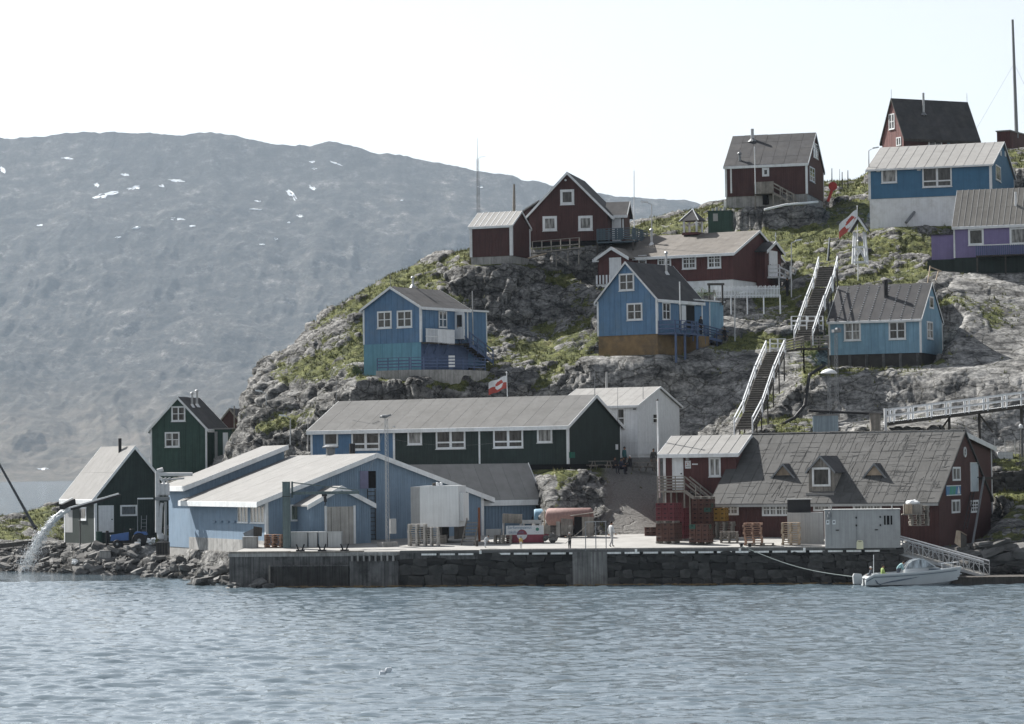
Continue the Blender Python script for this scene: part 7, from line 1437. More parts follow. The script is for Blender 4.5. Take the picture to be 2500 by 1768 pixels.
# mooring line
def rope(name, label, pts, r_, mt):
    o = empty(name, pts[0], 0, label, 'rope'); MB().path([q_-pts[0] for q_ in pts], r_, 5).build('strand', mt, o)
a, c = qpt(1805, .1, DZ+.15), P(2084, 1408, 180.2); rope('mooring_rope', 'pale mooring rope from the quay to the motorboat stern', [a.lerp(c, k/14)-Vector((0, 0, .35*math.sin(math.pi*k/14))) for k in range(15)], .022, mat('pale_rope', (.45, .50, .47), .1))
for u, lb in ((1802, 'dark double bollard left of the mooring rope'), (1822, 'dark double bollard where the mooring rope is tied')): o = MB().lathe([(.14, 0), (.1, .08), (.1, .2), (.17, .24), (.15, .3), (.02, .32)], (0, 0, 0), 12).build('bollard', BLACK); o.location = qpt(u, .45, DZ+.02); tag(o, lb, 'bollard', 'bollards on the quay')
for u, lb in ((727, 'dark forked bollard before the white tubs, nearest the crane'), (780, 'dark forked bollard in the middle before the white tubs'), (835, 'dark forked bollard at the right end of the white tubs')): o = MB().box(-.28, .28, -.12, .12, 0, .12).bar((-.12, 0, .1), (-.26, 0, .48), .09, .09, (0, 1, 0)).bar((.12, 0, .1), (.26, 0, .48), .09, .09, (0, 1, 0)).build('forked_bollard', BLACK); o.location = qpt(u, .15, DZ+.04); tag(o, lb, 'bollard', 'forked bollards on the quay')
# jib crane
p0 = QL(700, 1338); s_ = p0.y/F; jc = empty('jib_crane', p0, 0, 'grey-green jib crane with a heavy square post on the quay', 'crane'); JG = mat('crane_green', (.10, .135, .14), .2, 2, .6, .1, streak=.2); pw, ph = 18*s_/2, 160*s_
MB().box(-pw, pw, -.1, .38, 0, ph).build('post', JG, jc); MB().box(-pw-.02, pw+.02, -.12, .40, ph*.78, ph*.79).build('collar', BLACK, jc); MB().box(-pw-.02, pw+.02, -.12, .40, ph, ph+.04).build('cap', JG, jc)
jx0, jx1 = pw+.15, (878-700)*s_; jz = ph-27*s_
MB().box(jx0, jx1, .05, .2, jz-.1, jz+.1).build('jib', JG, jc); MB().bar((jx0, .12, ph-.02), (jx1-.1, .12, jz+.15), .07, .07).build('tie_rod', JG, jc); MB().box(jx0-.06, jx0+.06, .05, .2, jz-.3, ph+.05).build('pivot', JG, jc)
MB().box(jx0+2.0, jx0+2.35, -.02, .26, jz-.24, jz-.1).tube((jx0+2.2, .1, jz-.24), (jx0+2.25, .1, jz-.62), .1).tube((jx0+2.25, .1, jz-.62), (jx0+2.2, .1, jz-.85), .03).build('hoist', BLACK, jc)
# white tubs covered with tarpaulin
TUB = mat('pale_tub_plastic', (.42, .44, .45), .08, 1.5, .6, .15, streak=.12)
for u0, u1, lb in ((710, 752, 'pale grey lidded fish tub next to the crane post'), (753, 776, 'pale fish tub with wrinkled cover in the middle of the row'), (778, 800, 'pale fish tub with two straps in the row by the quay edge'), (800, 835, 'pale fish tub at the right end of the row')):
    p0 = QL(u0, 1336); s_ = p0.y/F; w_ = (u1-u0)*s_-.02; o = empty('fish_tub', p0, 0, lb, 'tub', 'fish tubs on the quay edge'); MB().hexa([(.05, 0, 0), (w_-.03, 0, 0), (w_-.03, .9, 0), (.05, .9, 0), (0, -.03, .98), (w_, -.03, .98), (w_, .95, .98), (0, .95, .98)]).build('body', TUB, o)
    n_ = max(2, int(w_/.28))
    for k in range(n_+1): x = .04+(w_-.08)*k/n_; MB().bar((x, -.018, .02), (x, -.045, .97), .035, .02, (1, 0, 0)).build('rib', TUB, o)
    MB().box(-.02, w_+.02, -.06, .98, .981, 1.03).build('lid', TUB, o)
p0 = QL(592, 1338); o = empty('concrete_bin', p0, 0, 'pale concrete bin with scrap sheets beside the fish plant corner', 'bin'); MB().box(0, 1.0, 0, .9, -.1, .75).build('body', CONC, o); MB().hexa([(.1, .4, .78), (.75, .5, .78), (.75, .55, .8), (.1, .45, .8), (.0, .5, 1.0), (.7, .6, 1.3), (.7, .65, 1.3), (0, .55, 1.0)]).build('scrap_sheet', GREYM, o); MB().hexa([(.7, .5, .76), (1.25, .7, .76), (1.25, .75, .76), (.7, .55, .76), (.72, .5, 1.45), (1.3, .7, 1.35), (1.3, .75, 1.35), (.72, .55, 1.45)]).build('scrap_sheet', WOODD, o)
# wall ladder, hung life ring on the plant
o = MB(); h = HS['plant']; y0 = h.right(906, 1260)[0]; z1 = h.right(906, 1194)[1]
for yy in (y0-.28, y0+.28): o.bar((.12, yy, -.2), (.12, yy, z1), .05, .05)
for k in range(14): o.bar((.12, y0-.28, .05+k*.3), (.12, y0+.28, .05+k*.3), .04, .04)
o = o.build('wall_ladder', WOODD); o.location = h.C; o.rotation_euler = (0, 0, -h.phi); tag(o, 'dark ladder up to the loft opening of the fish plant', 'ladder')
# fish tubs and crates by the banner --------------------------------------------------
p0 = QL(1236, 1326); s_ = p0.y/F; ba = empty('welcome_banner', p0, -.06, 'welcome banner, white above red with a two-coloured disc, on the quay', 'banner'); w_, hh = 92*s_, 42*s_
MB().box(0, w_, .02, .06, 0, hh).build('board', WOODD, ba); cloth_w = mat('banner_white', (.50, .53, .56), .05, 2, .8, 0); cloth_r = mat('banner_red', (.20, .055, .075), .15, 2, .8, 0)
MB().box(0, w_, .0, .019, hh*.48, hh).build('white_cloth', cloth_w, ba); MB().box(0, w_, .0, .019, 0.02, hh*.479).build('red_cloth', cloth_r, ba); MB().box(w_+.01, w_+.32, .03, .07, .25, hh*.5).build('red_edge', cloth_r, ba); MB().box(w_+.02, w_+.42, .1, .5, hh*.5, hh*.98).build('side_box', WOOD, ba)
cx, cz, R_ = w_*.42, hh*.47, hh*.30
for nm, mt_, a0 in (('red_half_disc', cloth_r, 0), ('white_half_disc', cloth_w, math.pi)):
    mb = MB(); pts = [(cx+R_*math.cos(a0+math.pi*k/18), -.004, cz+R_*math.sin(a0+math.pi*k/18)) for k in range(19)]; mb.extr(pts, (0, .003, 0)); mb.build(nm, mt_, ba)
INK = mat('banner_ink', (.10, .17, .26), .1, 3, .8, 0); text('Sarfannguanut', .29, ba, (.10, -.008, hh*.89), (math.pi/2, 0, 0), INK, align='LEFT'); text('tikilluarit', .29, ba, (.16, -.009, hh*.62), (math.pi/2, 0, 0), INK, align='LEFT')
MB().lathe([(.12, -.006), (.12, -.002)], (w_*.83, 0, hh*.78), 12, 'y').build('green_emblem', mat('emblem_green', (.05, .16, .13)), ba)
for k in range(10): t = 6.283*k/10; MB().box(w_*.83+.22*math.cos(t)-.02, w_*.83+.22*math.cos(t)+.02, -.006, -.002, hh*.78+.22*math.sin(t)-.02, hh*.78+.22*math.sin(t)+.02).build('emblem_dot', GREYP, ba)
def bin_(u0, v0, u1, v1, Yo, label, mt, name='fish_crate', legs=0, tilt=0.0):
    p = QL((u0+u1)/2, 1328); p.y += Yo; s_ = p.y/F; zt, zb = P(u0, v0, p.y).z-p.z, P(u0, v1, p.y).z-p.z; w_ = (u1-u0)*s_; o = empty(name, p, -.1, label, 'crate'); o.rotation_euler = (0, tilt, -.1)
    n_ = 4
    for k in range(n_): z = zb+(zt-zb)*k/n_; MB().box(-w_/2, w_/2, 0, .03, z+.01, z+(zt-zb)/n_-.01).build('board', mt, o); MB().box(-w_/2, w_/2, .8, .83, z+.01, z+(zt-zb)/n_-.01).build('board', mt, o); MB().box(w_/2-.03, w_/2, .031, .799, z+.01, z+(zt-zb)/n_-.01).build('board', mt, o); MB().box(-w_/2, -w_/2+.03, .031, .799, z+.01, z+(zt-zb)/n_-.01).build('board', mt, o)
    MB().box(-w_/2+.03, w_/2-.03, .04, .79, zb, zb+.04).build('bottom', mt, o)
    for x in (-w_/2+.05, w_/2-.05)[:legs]: MB().box(x-.04, x+.04, 0.05, .7, 0, zb).build('leg', STEEL, o)
bin_(1224, 1255, 1270, 1278, 1.6, 'weathered wooden crate raised behind the banner', WOOD, legs=2, tilt=.05); bin_(1276, 1270, 1322, 1279, 1.3, 'shallow grey tray table beside the raised crate', GREYP, 'tray_table', 2); bin_(1186, 1292, 1221, 1311, .8, 'grey fish box left of the banner', GREYP, 'fish_box', 2); bin_(1065, 1306, 1090, 1332, .6, 'pale cardboard box beside the pale pallets', WOOD, 'cardboard_box')
# faded red tank with a lean-to
p0 = P(1360, 1288, 199.5); tk = empty('red_tank', p0, -.25, 'faded red cylindrical tank lying beside the gravel road', 'tank'); s_ = 199.5/F; R_ = 21*s_
MB().lathe([(R_*.5, -.12), (R_*.9, -.04), (R_, .06), (R_, 108*s_-.06), (R_*.9, 108*s_+.05), (R_*.4, 108*s_+.12)], (-22*s_, 0, R_+.15), 24, 'x').build('shell', TANKR, tk, True)
for x in (.2, 2.2): MB().box(x-.15, x+.15, -.5, .5, -.6, .45).build('saddle', CONC, tk)
pl_ = MB().hexa([(.35, -1.0, -.5), (.5, -1.0, -.5), (.9, -.55, .95), (.75, -.55, .95), (.35, -.97, -.5), (.5, -.97, -.5), (.9, -.52, .95), (.75, -.52, .95)]); lt = empty('lean_to', p0+Vector((.2, -.5, 0)), -.2, 'small plank lean-to propped against the red tank', 'lean-to')
for k in range(6): MB().hexa([(x0 := .2+k*.14, -.6, -.5), (x0+.1, -.6, -.5), (x0+.0, -.1, .8), (x0-.1, -.1, .8), (x0, -.57, -.5), (x0+.1, -.57, -.5), (x0+.0, -.07, .8), (x0-.1, -.07, .8)]).build('plank', WOOD, lt)
MB().box(1.05, 1.6, -.25, -.2, -.5, .75).build('opening', DARK, lt); MB().box(1.6, 2.4, -.3, -.2, -.6, .72).build('side_board', WOOD, lt); MB().hexa([(.8, -.4, .78), (2.5, -.5, 1.0), (2.5, .3, 1.05), (.8, .3, .95), (.8, -.4, .82), (2.5, -.5, 1.04), (2.5, .3, 1.09), (.8, .3, .99)]).build('roof', WOOD, lt)
p0 = P(1325, 1275, 203); o = MB().lathe([(.55, 0), (.6, .1), (.6, 1.9), (.55, 2)], (0, 0, 0), 18, 'x').build('blue_tank', LBLUE, None, True); o.location = p0+Vector((-.6, 0, .35)); tag(o, 'pale blue tank half hidden behind the red tank', 'tank')
pole('bamboo_pole', 'thin wooden pole standing beside the fish plant corner', 1329, 1310, 1246, 197, .05, WOODL)
# drying frame
p0 = QL(1430, 1345); s_ = p0.y/F; df = empty('drying_frame', p0, 0, 'thin metal drying frame on the open quay deck', 'frame'); w_, hh = 50*s_, 70*s_
for x in (0, w_*.5, w_): MB().tube((x, .1*(x > 0), 0), (x, .1*(x > 0), hh), .03).build('post', GREYM, df)
MB().bar((-.05, 0, hh), (w_+.05, .05, hh+.03), .05, .05).build('top_bar', GREYP, df); MB().tube((-1.3, -.2, .5), (.35, 0, hh-.05), .02).build('brace', WOOD, df)
for u, v, lb in ((1164, 1334, 'small brown mooring post beside the loading steps'),): o = MB().lathe([(.1, 0), (.09, .35), (.13, .4), (.02, .43)], (0, 0, 0), 10).build('mooring_post', WOODD); o.location = QL(u, v); tag(o, lb, 'post')
# motor scooter covered pile
p0 = QL(1345, 1325); o = empty('scrap_heap', p0, 0, 'heap of dark scrap and bags at the banner end', 'heap')
for k in range(9): q_ = addobj('bag', rs.choice(SHM), o, (rp.uniform(-.4, .5), rp.uniform(-.2, .3), .1+rp.random()*.35)); q_.scale = (.35, .3, .28); q_.rotation_euler = (rp.random(), rp.random(), rp.random()*6)
# picnic tables and the fence area ------------------------------------------------------
def picnic(u, v, Y_, label, rz):
    p = P(u, v, Y_); p.z = ground_z(p.x, p.y); o = empty('picnic_table', p, rz, label, 'picnic table', 'picnic tables by the row house')
    for k in range(5): MB().box(-.85, .85, -.37+k*.15, -.24+k*.15, .70, .74).build('top_board', WOOD, o)
    for y in (-.75, .75):
        for e in (0, .15): MB().box(-.85, .85, y-.14+e, y-.01+e, .42, .46).build('seat_board', WOOD, o)
    for x in (-.6, .6): MB().bar((x, -.7, 0), (x, -.2, .7), .05, .1).bar((x, .7, 0), (x, .2, .7), .05, .1).build('leg', WOOD, o); MB().box(x-.03, x+.03, -.8, .8, .34, .42).build('cross_beam', WOOD, o)
picnic(1468, 1140, 209.5, 'weathered picnic table close under the dark green gable', -.4); picnic(1570, 1140, 213, 'weathered picnic table nearest the white flagpole', .5)
# water tank and fence on the right
p0 = P(2455, 1140, 211.5); o = empty('water_container', p0, -.1, 'white caged water container on the grass by the net fence', 'container'); MB().box(-.55, .55, 0, 1, .1, 1.1).build('bottle', WHITE, o)
for k in range(6): MB().box(-.56+k*.22, -.545+k*.22, -.03, -.01, .05, 1.12).build('cage_bar', STEEL, o)
for k in range(5): MB().box(-.57, .57, -.04, -.025, .1+k*.24, .115+k*.24).build('cage_bar', STEEL, o)
for x in (-.4, .3): t = MB().lathe([(.26, 0), (.32, .04), (.32, .16), (.26, .2)], (x, -.35, .18), 12, 'y').build('old_tyre', WOODD, o)
o0 = P(2430, 1140, 212.5); nf = empty('net_fence', o0, 0, 'tall wire net fence above the retaining wall', 'fence')
for k in range(5): MB().tube((k*.75, 0, -.5), (k*.75, 0, 2.1), .03).build('post', STEEL, nf)
mb = MB()
for k in range(26): mb.tube((k*.12, 0, .1), (k*.12, 0, 2.0), .006, n=3)
for k in range(17): mb.tube((0, 0, .1+k*.115), (3.0, 0, .1+k*.115), .006, n=3)
mb.build('wire_net', STEEL, nf)
# ------------------------------------------------------------------ left shore: outfall, tractor, clutter
p0 = P(270, 1215, 223.5); of = empty('outfall_chute', p0, 0, 'dark outfall chute pouring water towards the shore', 'chute'); e = P(172, 1243, 220.5)-p0
MB().bar((.6, .3, .18), e, .5, .16).build('trough', BLACK, of); MB().bar(Vector((.6, .1, .30)), e+Vector((0, -.22, .12)), .05, .1).build('edge_board', WHITE, of)
e2 = P(150, 1238, 220.5)-p0; MB().bar(e2, P(180, 1224, 222)-p0, .35, .42).build('side_chute', BLACK, of); MB().bar(e2+Vector((0, -.2, .25)), P(178, 1222, 222)-p0+Vector((0, -.2, .2)), .06, .07).build('edge_board', WHITE, of); MB().tube(e+Vector((.7, .2, -.1)), e+Vector((.7, .2, -2.7)), .05).build('prop', WOODD, of)
WAT = bpy.data.materials.new('white_water'); WAT.use_nodes = True; bb = WAT.node_tree.nodes['Principled BSDF']; bb.inputs['Base Color'].default_value = (.74, .76, .78, 1); bb.inputs['Roughness'].default_value = .3
a = P(172, 1243, 220.5); mb = MB(); rw_ = random.Random(6); end = PZ(62, 1388, .3); vx = (end-a); N_ = 26
def jet(t): return a+Vector((vx.x*t, vx.y*t, (vx.z)*(.25*t+.75*t*t)))
for st_ in range(26):
    oy, oz, ox = rw_.uniform(-.12, .12), rw_.uniform(-.10, .10), rw_.uniform(-.1, .1); pr_ = None
    for k in range(N_+1):
        t = k/N_; sp_ = 1+3.2*t; q_ = jet(t)+Vector((ox*sp_+rw_.uniform(-.05, .05)*sp_, oy*sp_, oz*sp_+rw_.uniform(-.06, .06)*sp_))
        if pr_ is not None and rw_.random() < 1.25-.95*t: mb.tube(pr_, q_, .055*(1-.6*t), n=4)
        pr_ = q_
for k in range(2600):
    t = rw_.random()**.5; q_ = jet(t)+Vector((rw_.gauss(0, .10+.30*t), rw_.gauss(0, .2+.3*t), rw_.gauss(0, .06+.25*t))); r_ = rw_.uniform(.008, .028); mb.hexa([q_+Vector(c)*r_ for c in ((-1, -1, -1), (1, -1, -1), (1, 1, -1), (-1, 1, -1), (-.7, -.7, 1), (.7, -.7, 1), (.7, .7, 1), (-.7, .7, 1))])
o = mb.build('falling_water', WAT, None, True); tag(o, 'white stream of water arching from the chute to the rocks', 'water jet', kind='stuff')
# leaning spar on the far left
a, c = P(-8, 1122, 236), P(86, 1290, 236); o = empty('leaning_spar', c, 0, 'long grey spar leaning out over the grassy point', 'spar'); MB().tube(c-c, a-c, .13, .09).build('spar_body', mat('spar_grey', (.075, .08, .088), .15), o); MB().lathe([(.15, -.1), (.18, 0), (.15, .12)], (0, 0, 0), 8).build('foot_ring', BLACK, o)
# tractor
p0 = P(318, 1334, 222); p0.z = ground_z(p0.x, p0.y)+.02; tr = empty('blue_tractor', p0, .05, 'small blue tractor facing left before the boathouse', 'tractor'); TB = mat('tractor_blue', (.055, .12, .30), .1, 3, .4, .03)
def wheel(x, y, r_, w_):
    t = MB().lathe([(r_*.62, -w_/2), (r_*.95, -w_/2), (r_, -w_*.3), (r_, w_*.3), (r_*.95, w_/2), (r_*.62, w_/2)], (x, y, r_), 18, 'y').build('wheel', BLACK, tr, True); MB().lathe([(.05, -w_*.55), (r_*.55, -w_*.4), (r_*.6, -w_*.1), (r_*.6, w_*.2)], (x, y, r_), 14, 'y').build('rim', GREYP, t)
for y in (-.55, .55): wheel(-.95, y, .33, .2); wheel(.75, y*1.1, .58, .3)
MB().hexa([(-1.5, -.28, .55), (-.1, -.3, .6), (-.1, .3, .6), (-1.5, .28, .55), (-1.45, -.24, 1.02), (-.1, -.28, 1.22), (-.1, .28, 1.22), (-1.45, .24, 1.02)]).build('bonnet', TB, tr); MB().box(-1.4, .9, -.2, .2, .35, .6).build('chassis', BLACK, tr)
for y in (-.68, .40): MB().hexa([(.3, y, 1.05), (1.35, y, 1.0), (1.35, y+.28, 1.0), (.3, y+.28, 1.05), (.45, y, 1.25), (1.2, y, 1.22), (1.2, y+.28, 1.22), (.45, y+.28, 1.25)]).build('mudguard', TB, tr)
MB().box(.45, .85, -.22, .22, .95, 1.05).box(.8, .9, -.22, .22, 1.05, 1.45).build('seat', BLACK, tr); MB().lathe([(.18, 0), (.2, .02), (.18, .04)], (.15, 0, 1.42), 12).tube((.05, 0, 1.15), (.15, 0, 1.42), .025).build('steering_wheel', BLACK, tr); MB().tube((-.45, .12, 1.1), (-.45, .12, 1.6), .03).build('exhaust', BLACK, tr); MB().box(-1.52, -1.46, -.18, .18, .62, .92).build('grille', BLACK, tr)
for y in (-.2, .2): MB().lathe([(.06, 0), (.06, .03)], (-1.53, y, .95), 8, 'x').build('headlight', ALU, tr)
def ground_box(name, label, u, v, Y_, w_, d, hh, mt, cat, rz=0.1, kind='box'):
    p = P(u, v, Y_); p.z = ground_z(p.x, p.y); o = empty(name, p, rz, label, cat)
    if kind == 'box': MB().hexa([(-w_/2, 0, -.1), (w_/2, 0, -.1), (w_/2, d, -.1), (-w_/2, d, -.1), (-w_*.42, .05, hh), (w_*.45, .02, hh*.96), (w_*.42, d, hh), (-w_*.44, d, hh)]).build('body', mt, o); MB().box(-w_*.46, w_*.46, -.02, d+.03, hh, hh+.05).build('lid', mt, o)
    elif kind == 'drum': MB().lathe([(w_/2, 0), (w_/2*1.05, hh*.33), (w_/2, hh*.35), (w_/2*1.05, hh*.66), (w_/2, hh*.7), (w_/2, hh), (.02, hh+.01)], (0, 0, 0), 14).build('body', mt, o)
    else:
        for k in range(10): q_ = addobj('piece', SHM[k], o, (rp.uniform(-w_/2, w_/2), rp.uniform(0, d), rp.uniform(0, hh))); q_.scale = (w_*.4, d*.4, hh*.35); q_.rotation_euler = (rp.random(), rp.random(), 6*rp.random()); q_.data = q_.data.copy(); q_.data.materials.clear(); q_.data.materials.append(mt)
    return o
ground_box('concrete_block', 'pale concrete block in front of the boathouse door', 256, 1335, 221, .95, .7, .75, CONC, 'block'); ground_box('fuel_drum', 'dark green fuel drum beside the boathouse door', 242, 1320, 224, .5, .5, 1.4, GREEN, 'drum', kind='drum'); ground_box('orange_float', 'orange float leaning by the boathouse wall', 286, 1300, 224.6, .6, .4, .9, ORANGE, 'float', kind='drum'); ground_box('white_bag_pile', 'pile of white sacks among scrap at the boathouse corner', 195, 1305, 223, 1.0, .8, .6, WHITE, 'sacks', kind='pile'); ground_box('scrap_timber', 'heap of grey scrap timber under the outfall', 165, 1318, 223, 1.6, 1.0, .6, WOOD, 'heap', kind='pile'); ground_box('net_pile', 'dark heap of nets and gear left of the tractor', 222, 1328, 222, .9, .8, .6, WOODD, 'heap', kind='pile'); ground_box('white_bucket', 'white bucket lying by the tractor wheel', 336, 1336, 221, .45, .45, .4, WHITE, 'bucket', kind='drum'); ground_box('white_sack', 'white sack between the tractor and the plant pipes', 369, 1330, 221, .5, .5, .5, WHITE, 'sack', kind='pile'); ground_box('gas_bottle', 'dark gas bottle leaning at the boathouse door', 262, 1318, 224, .22, .22, 1.2, BLACK, 'bottle', kind='drum')
pole('wall_post', 'dark thin post beside the outfall prop', 195, 1330, 1232, 222, .045, GREYM); o, t = pole('yard_lamp', 'thin yard lamp post at the boathouse gable', 336, 1325, 1216, 223, .035, GREYM, 'lamp'); MB().box(t.x, t.x+1.2, -.15, .1, t.z-.1, t.z).build('lamp_head', WHITE, o)
a = P(0, 1335, 234); o = empty('timber_boom', a, 0, 'long dark timber lying along the stony shore', 'timber'); c = P(100, 1322, 232)-a; MB().bar(Vector((-1, 0, -.05)), c, .3, .35).build('beam', WOODD, o)
a = P(88, 1322, 233); a.z = ground_z(a.x, a.y); o = empty('stone_trough', a, .1, 'square concrete trough near the outfall stream', 'trough'); MB().box(-.6, .6, 0, .25, -.2, .8).box(-.6, -.3, .25, 1, -.2, .8).box(.3, .6, .25, 1, -.2, .8).build('body', CONC, o); MB().box(-.25, .25, -.02, -.001, .1, .5).build('opening', DARK, o)
# insulated pipes between the boathouse and the plant wing
a = P(396, 1345, 213); pp = empty('insulated_pipes', a, 0, 'white insulated pipe cluster on a dark frame at the plant wing', 'pipes')
def rel(u, v, Y_=213): return P(u, v, Y_)-a
PW = mat('lagging_white', (.50, .51, .52), .1, 4, .6, .2)
MB().path([rel(384, 1300), rel(384, 1150), rel(398, 1146)], .16, 10).build('pipe', PW, pp); MB().path([rel(386, 1157), rel(405, 1158), rel(470, 1158)], .14, 10).build('pipe', PW, pp); MB().path([rel(395, 1172), rel(450, 1168)], .07, 8).build('pipe', STEEL, pp)
for u in (388, 398, 408): MB().lathe([(.05, -.5), (.19, -.4), (.19, .4), (.05, .5)], rel(u, 1195), 10).build('vessel', PW, pp); MB().path([rel(u, 1178), rel(u, 1170), rel(u+8, 1166)], .05, 6).build('pipe', PW, pp)
MB().box(*[rel(380, 1218).x, rel(412, 1218).x, -.4, .6, rel(380, 1222).z, rel(380, 1214).z]).build('platform', GREYM, pp)
MB().path([rel(390, 1300), rel(393, 1240), rel(396, 1228)], .13, 8).build('pipe', PW, pp); MB().path([rel(388, 1262), rel(386, 1290), rel(390, 1312)], .17, 8).build('pipe', PW, pp); MB().lathe([(.05, -.28), (.25, -.15), (.27, 0), (.25, .15), (.05, .28)], rel(393, 1310), 12).build('valve', PW, pp); MB().path([rel(404, 1320), rel(404, 1225)], .10, 8).build('pipe', GREYP, pp)
MB().box(rel(382, 1340).x, rel(412, 1340).x, -.3, .7, rel(382, 1355).z, rel(382, 1324).z).build('base_frame', BLACK, pp)
for k in range(5): x = rel(382+k*6.5, 1340).x; MB().box(x, x+.12, -.34, -.301, rel(382, 1355).z, rel(382, 1324).z).build('frame_plank', WOODD, pp)
a = P(352, 1312, 224.6); o = MB()
for x in (-.2, .2): o.bar((x, -.35, -.3), (x, 0, 1.7), .05, .05)
for k in range(6): o.bar((-.2, -.3+k*.05, .0+k*.28), (.2, -.3+k*.05, k*.28), .035, .035)
o = o.build('leaning_ladder', GREYM); o.location = a; tag(o, 'grey ladder leaning on the boathouse gable', 'ladder')
# wooden ramp rails near the red shed
o0 = P(1345, 612, 250.5); rm = empty('wooden_ramp', o0, 0, 'grey timber ramp with railing between the shed and gable house', 'ramp'); a, c = P(1300, 622, 250)-o0, P(1415, 612, 251)-o0
rail_run('rail', a, c, WOOD, rm, 1.15, 6, 1, .08, .12); MB().bar(a+Vector((0, .5, .15)), c+Vector((0, .5, .25)), 1.2, .1).build('floor', WOOD, rm)
for f in (.5, .75, .98): q_ = a.lerp(c, f); MB().bar(q_+Vector((0, 0, -1.2)), q_, .08, .08, (0, 1, 0)).build('support_post', WOOD, rm)
MB().bar(a.lerp(c, .5)-Vector((0, 0, .2)), a.lerp(c, .75)+Vector((0, 0, -1)), .06, .08).build('brace', WOOD, rm); MB().bar(a+Vector((-.4, .2, -.3)), a+Vector((1.2, .3, .1)), .8, .1).build('ramp_board', WOODL, rm)
# frame with net beside the blue house
o0 = P(1730, 728, 241); fr = empty('net_rack', o0, 0, 'dark timber frame with green net behind the blue house', 'rack')
for u in (1732, 1764): MB().box(P(u, 728, 241).x-o0.x-.08, P(u, 728, 241).x-o0.x+.08, -.08, .08, -.6, 40*241/F-.3).build('post', WOODD, fr)
MB().box(P(1730, 728, 241).x-o0.x-.1, P(1766, 728, 241).x-o0.x+.1, -.09, .09, 40*241/F-.3, 40*241/F-.12).build('beam', WOODD, fr)
mb = MB()
for k in range(90): x, z = rp.uniform(-1.5, .6), rp.uniform(0, .75); mb.bar((x, -.2+rp.uniform(-.2, .2), z), (x+rp.uniform(-.5, .5), -.2+rp.uniform(-.2, .2), z+rp.uniform(-.2, .25)), .02, .02)
mb.build('net', mat('green_net', (.22, .27, .19), .2), fr)
for x in (-.9, .15): MB().bar((x, -.2, -.4), (x+.3, -.2, .7), .06, .06).bar((x+.6, -.2, -.4), (x+.3, -.2, .7), .06, .06).build('trestle', WOOD, fr)
# standing canoe / stretcher on the hillside
a = P(2022, 640, 246); o = empty('upturned_canoe', a, 0, 'narrow white-edged canoe standing upright on the grass', 'canoe'); t = P(2026, 580, 246)-a; MB().hexa([(-.12, -.1, .1), (.1, -.1, .1), (.12, .25, .1), (-.1, .25, .1), t+Vector((-.05, -.08, 0)), t+Vector((.05, -.08, 0)), t+Vector((.05, .1, 0)), t+Vector((-.05, .1, 0))]).build('hull', BLACK, o); MB().bar((-.1, -.12, .1), t+Vector((-.05, -.1, 0)), .05, .08, (1, 0, 0)).build('gunwale', WHITE, o)
a = P(2272, 690, 240); o = empty('sledge', a, .3, 'pale wooden sledge frame standing by the purple house', 'sledge'); MB().bar((-.3, 0, -.2), (.0, 0, 1.4), .08, .08, (0, 1, 0)).bar((.0, 0, 1.3), (1.0, 0, .95), .1, .1).bar((.5, 0, .2), (.75, 0, 1.0), .08, .08, (0, 1, 0)).build('frame', WOODL, o)
def wire(name, label, a, c, sag, r_=.008, mt=None):
    rope(name, label, [a.lerp(c, k/16)-Vector((0, 0, sag*4*(k/16)*(1-k/16))) for k in range(17)], r_, mt or GREYM)
wire('power_wire', 'thin wire sagging from the floodlight mast to the row house', P(946, 1024, 193.5), P(900, 1150, 196), .2); wire('power_wire', 'thin wire across the row house front', P(860, 1046, 216), P(1205, 1082, 211), .6, .006)
# ------------------------------------------------------------------ motorboat
bp = PZ(2108, 1431, 0); bo = empty('motorboat', bp, .03, 'white cabin motorboat with outboard engine moored below the quay', 'boat'); s_ = bp.y/F
HULL = mat('boat_gelcoat', (.50, .53, .55), .04, 2, .25, .02, spec=.5); STRIPE = mat('boat_grey_stripe', (.10, .13, .17), .1, 3, .4, 0)
NS = 22; L_ = 240*s_; mb = MB()
def sec(f):
    sheer = .70+.10*f+.28*f*f if f > .08 else .42+.28*f/.08; hb = (1.08*(1-max(0, (f-.45)/.55)**2.3)) if f < 1 else 0.0; chine_z = .08+.5*max(0, f-.55)**1.6/.28*.5; keel = -.28+max(0, (f-.78)/.22)**2*.75; fl = .86-.25*max(0, f-.4)
    return sheer, max(hb, .015), chine_z, keel, fl
for i in range(NS+1):
    f = i/NS; sh, hb, cz, ke, fl = sec(f); xs_ = L_*f*.93
    ov = L_*.07*f*f
    mb.v += [(xs_+ov, -hb, sh), (xs_+ov*.6, -hb*fl, cz), (xs_, 0, ke), (xs_+ov*.6, hb*fl, cz), (xs_+ov, hb, sh)]
for i in range(NS):
    a = i*5
    for k in range(4): mb.f.append((a+k, a+k+1, a+k+6, a+k+5))
mb.f.append((4, 3, 2, 1, 0)); hull = mb.build('hull', HULL, bo, False)
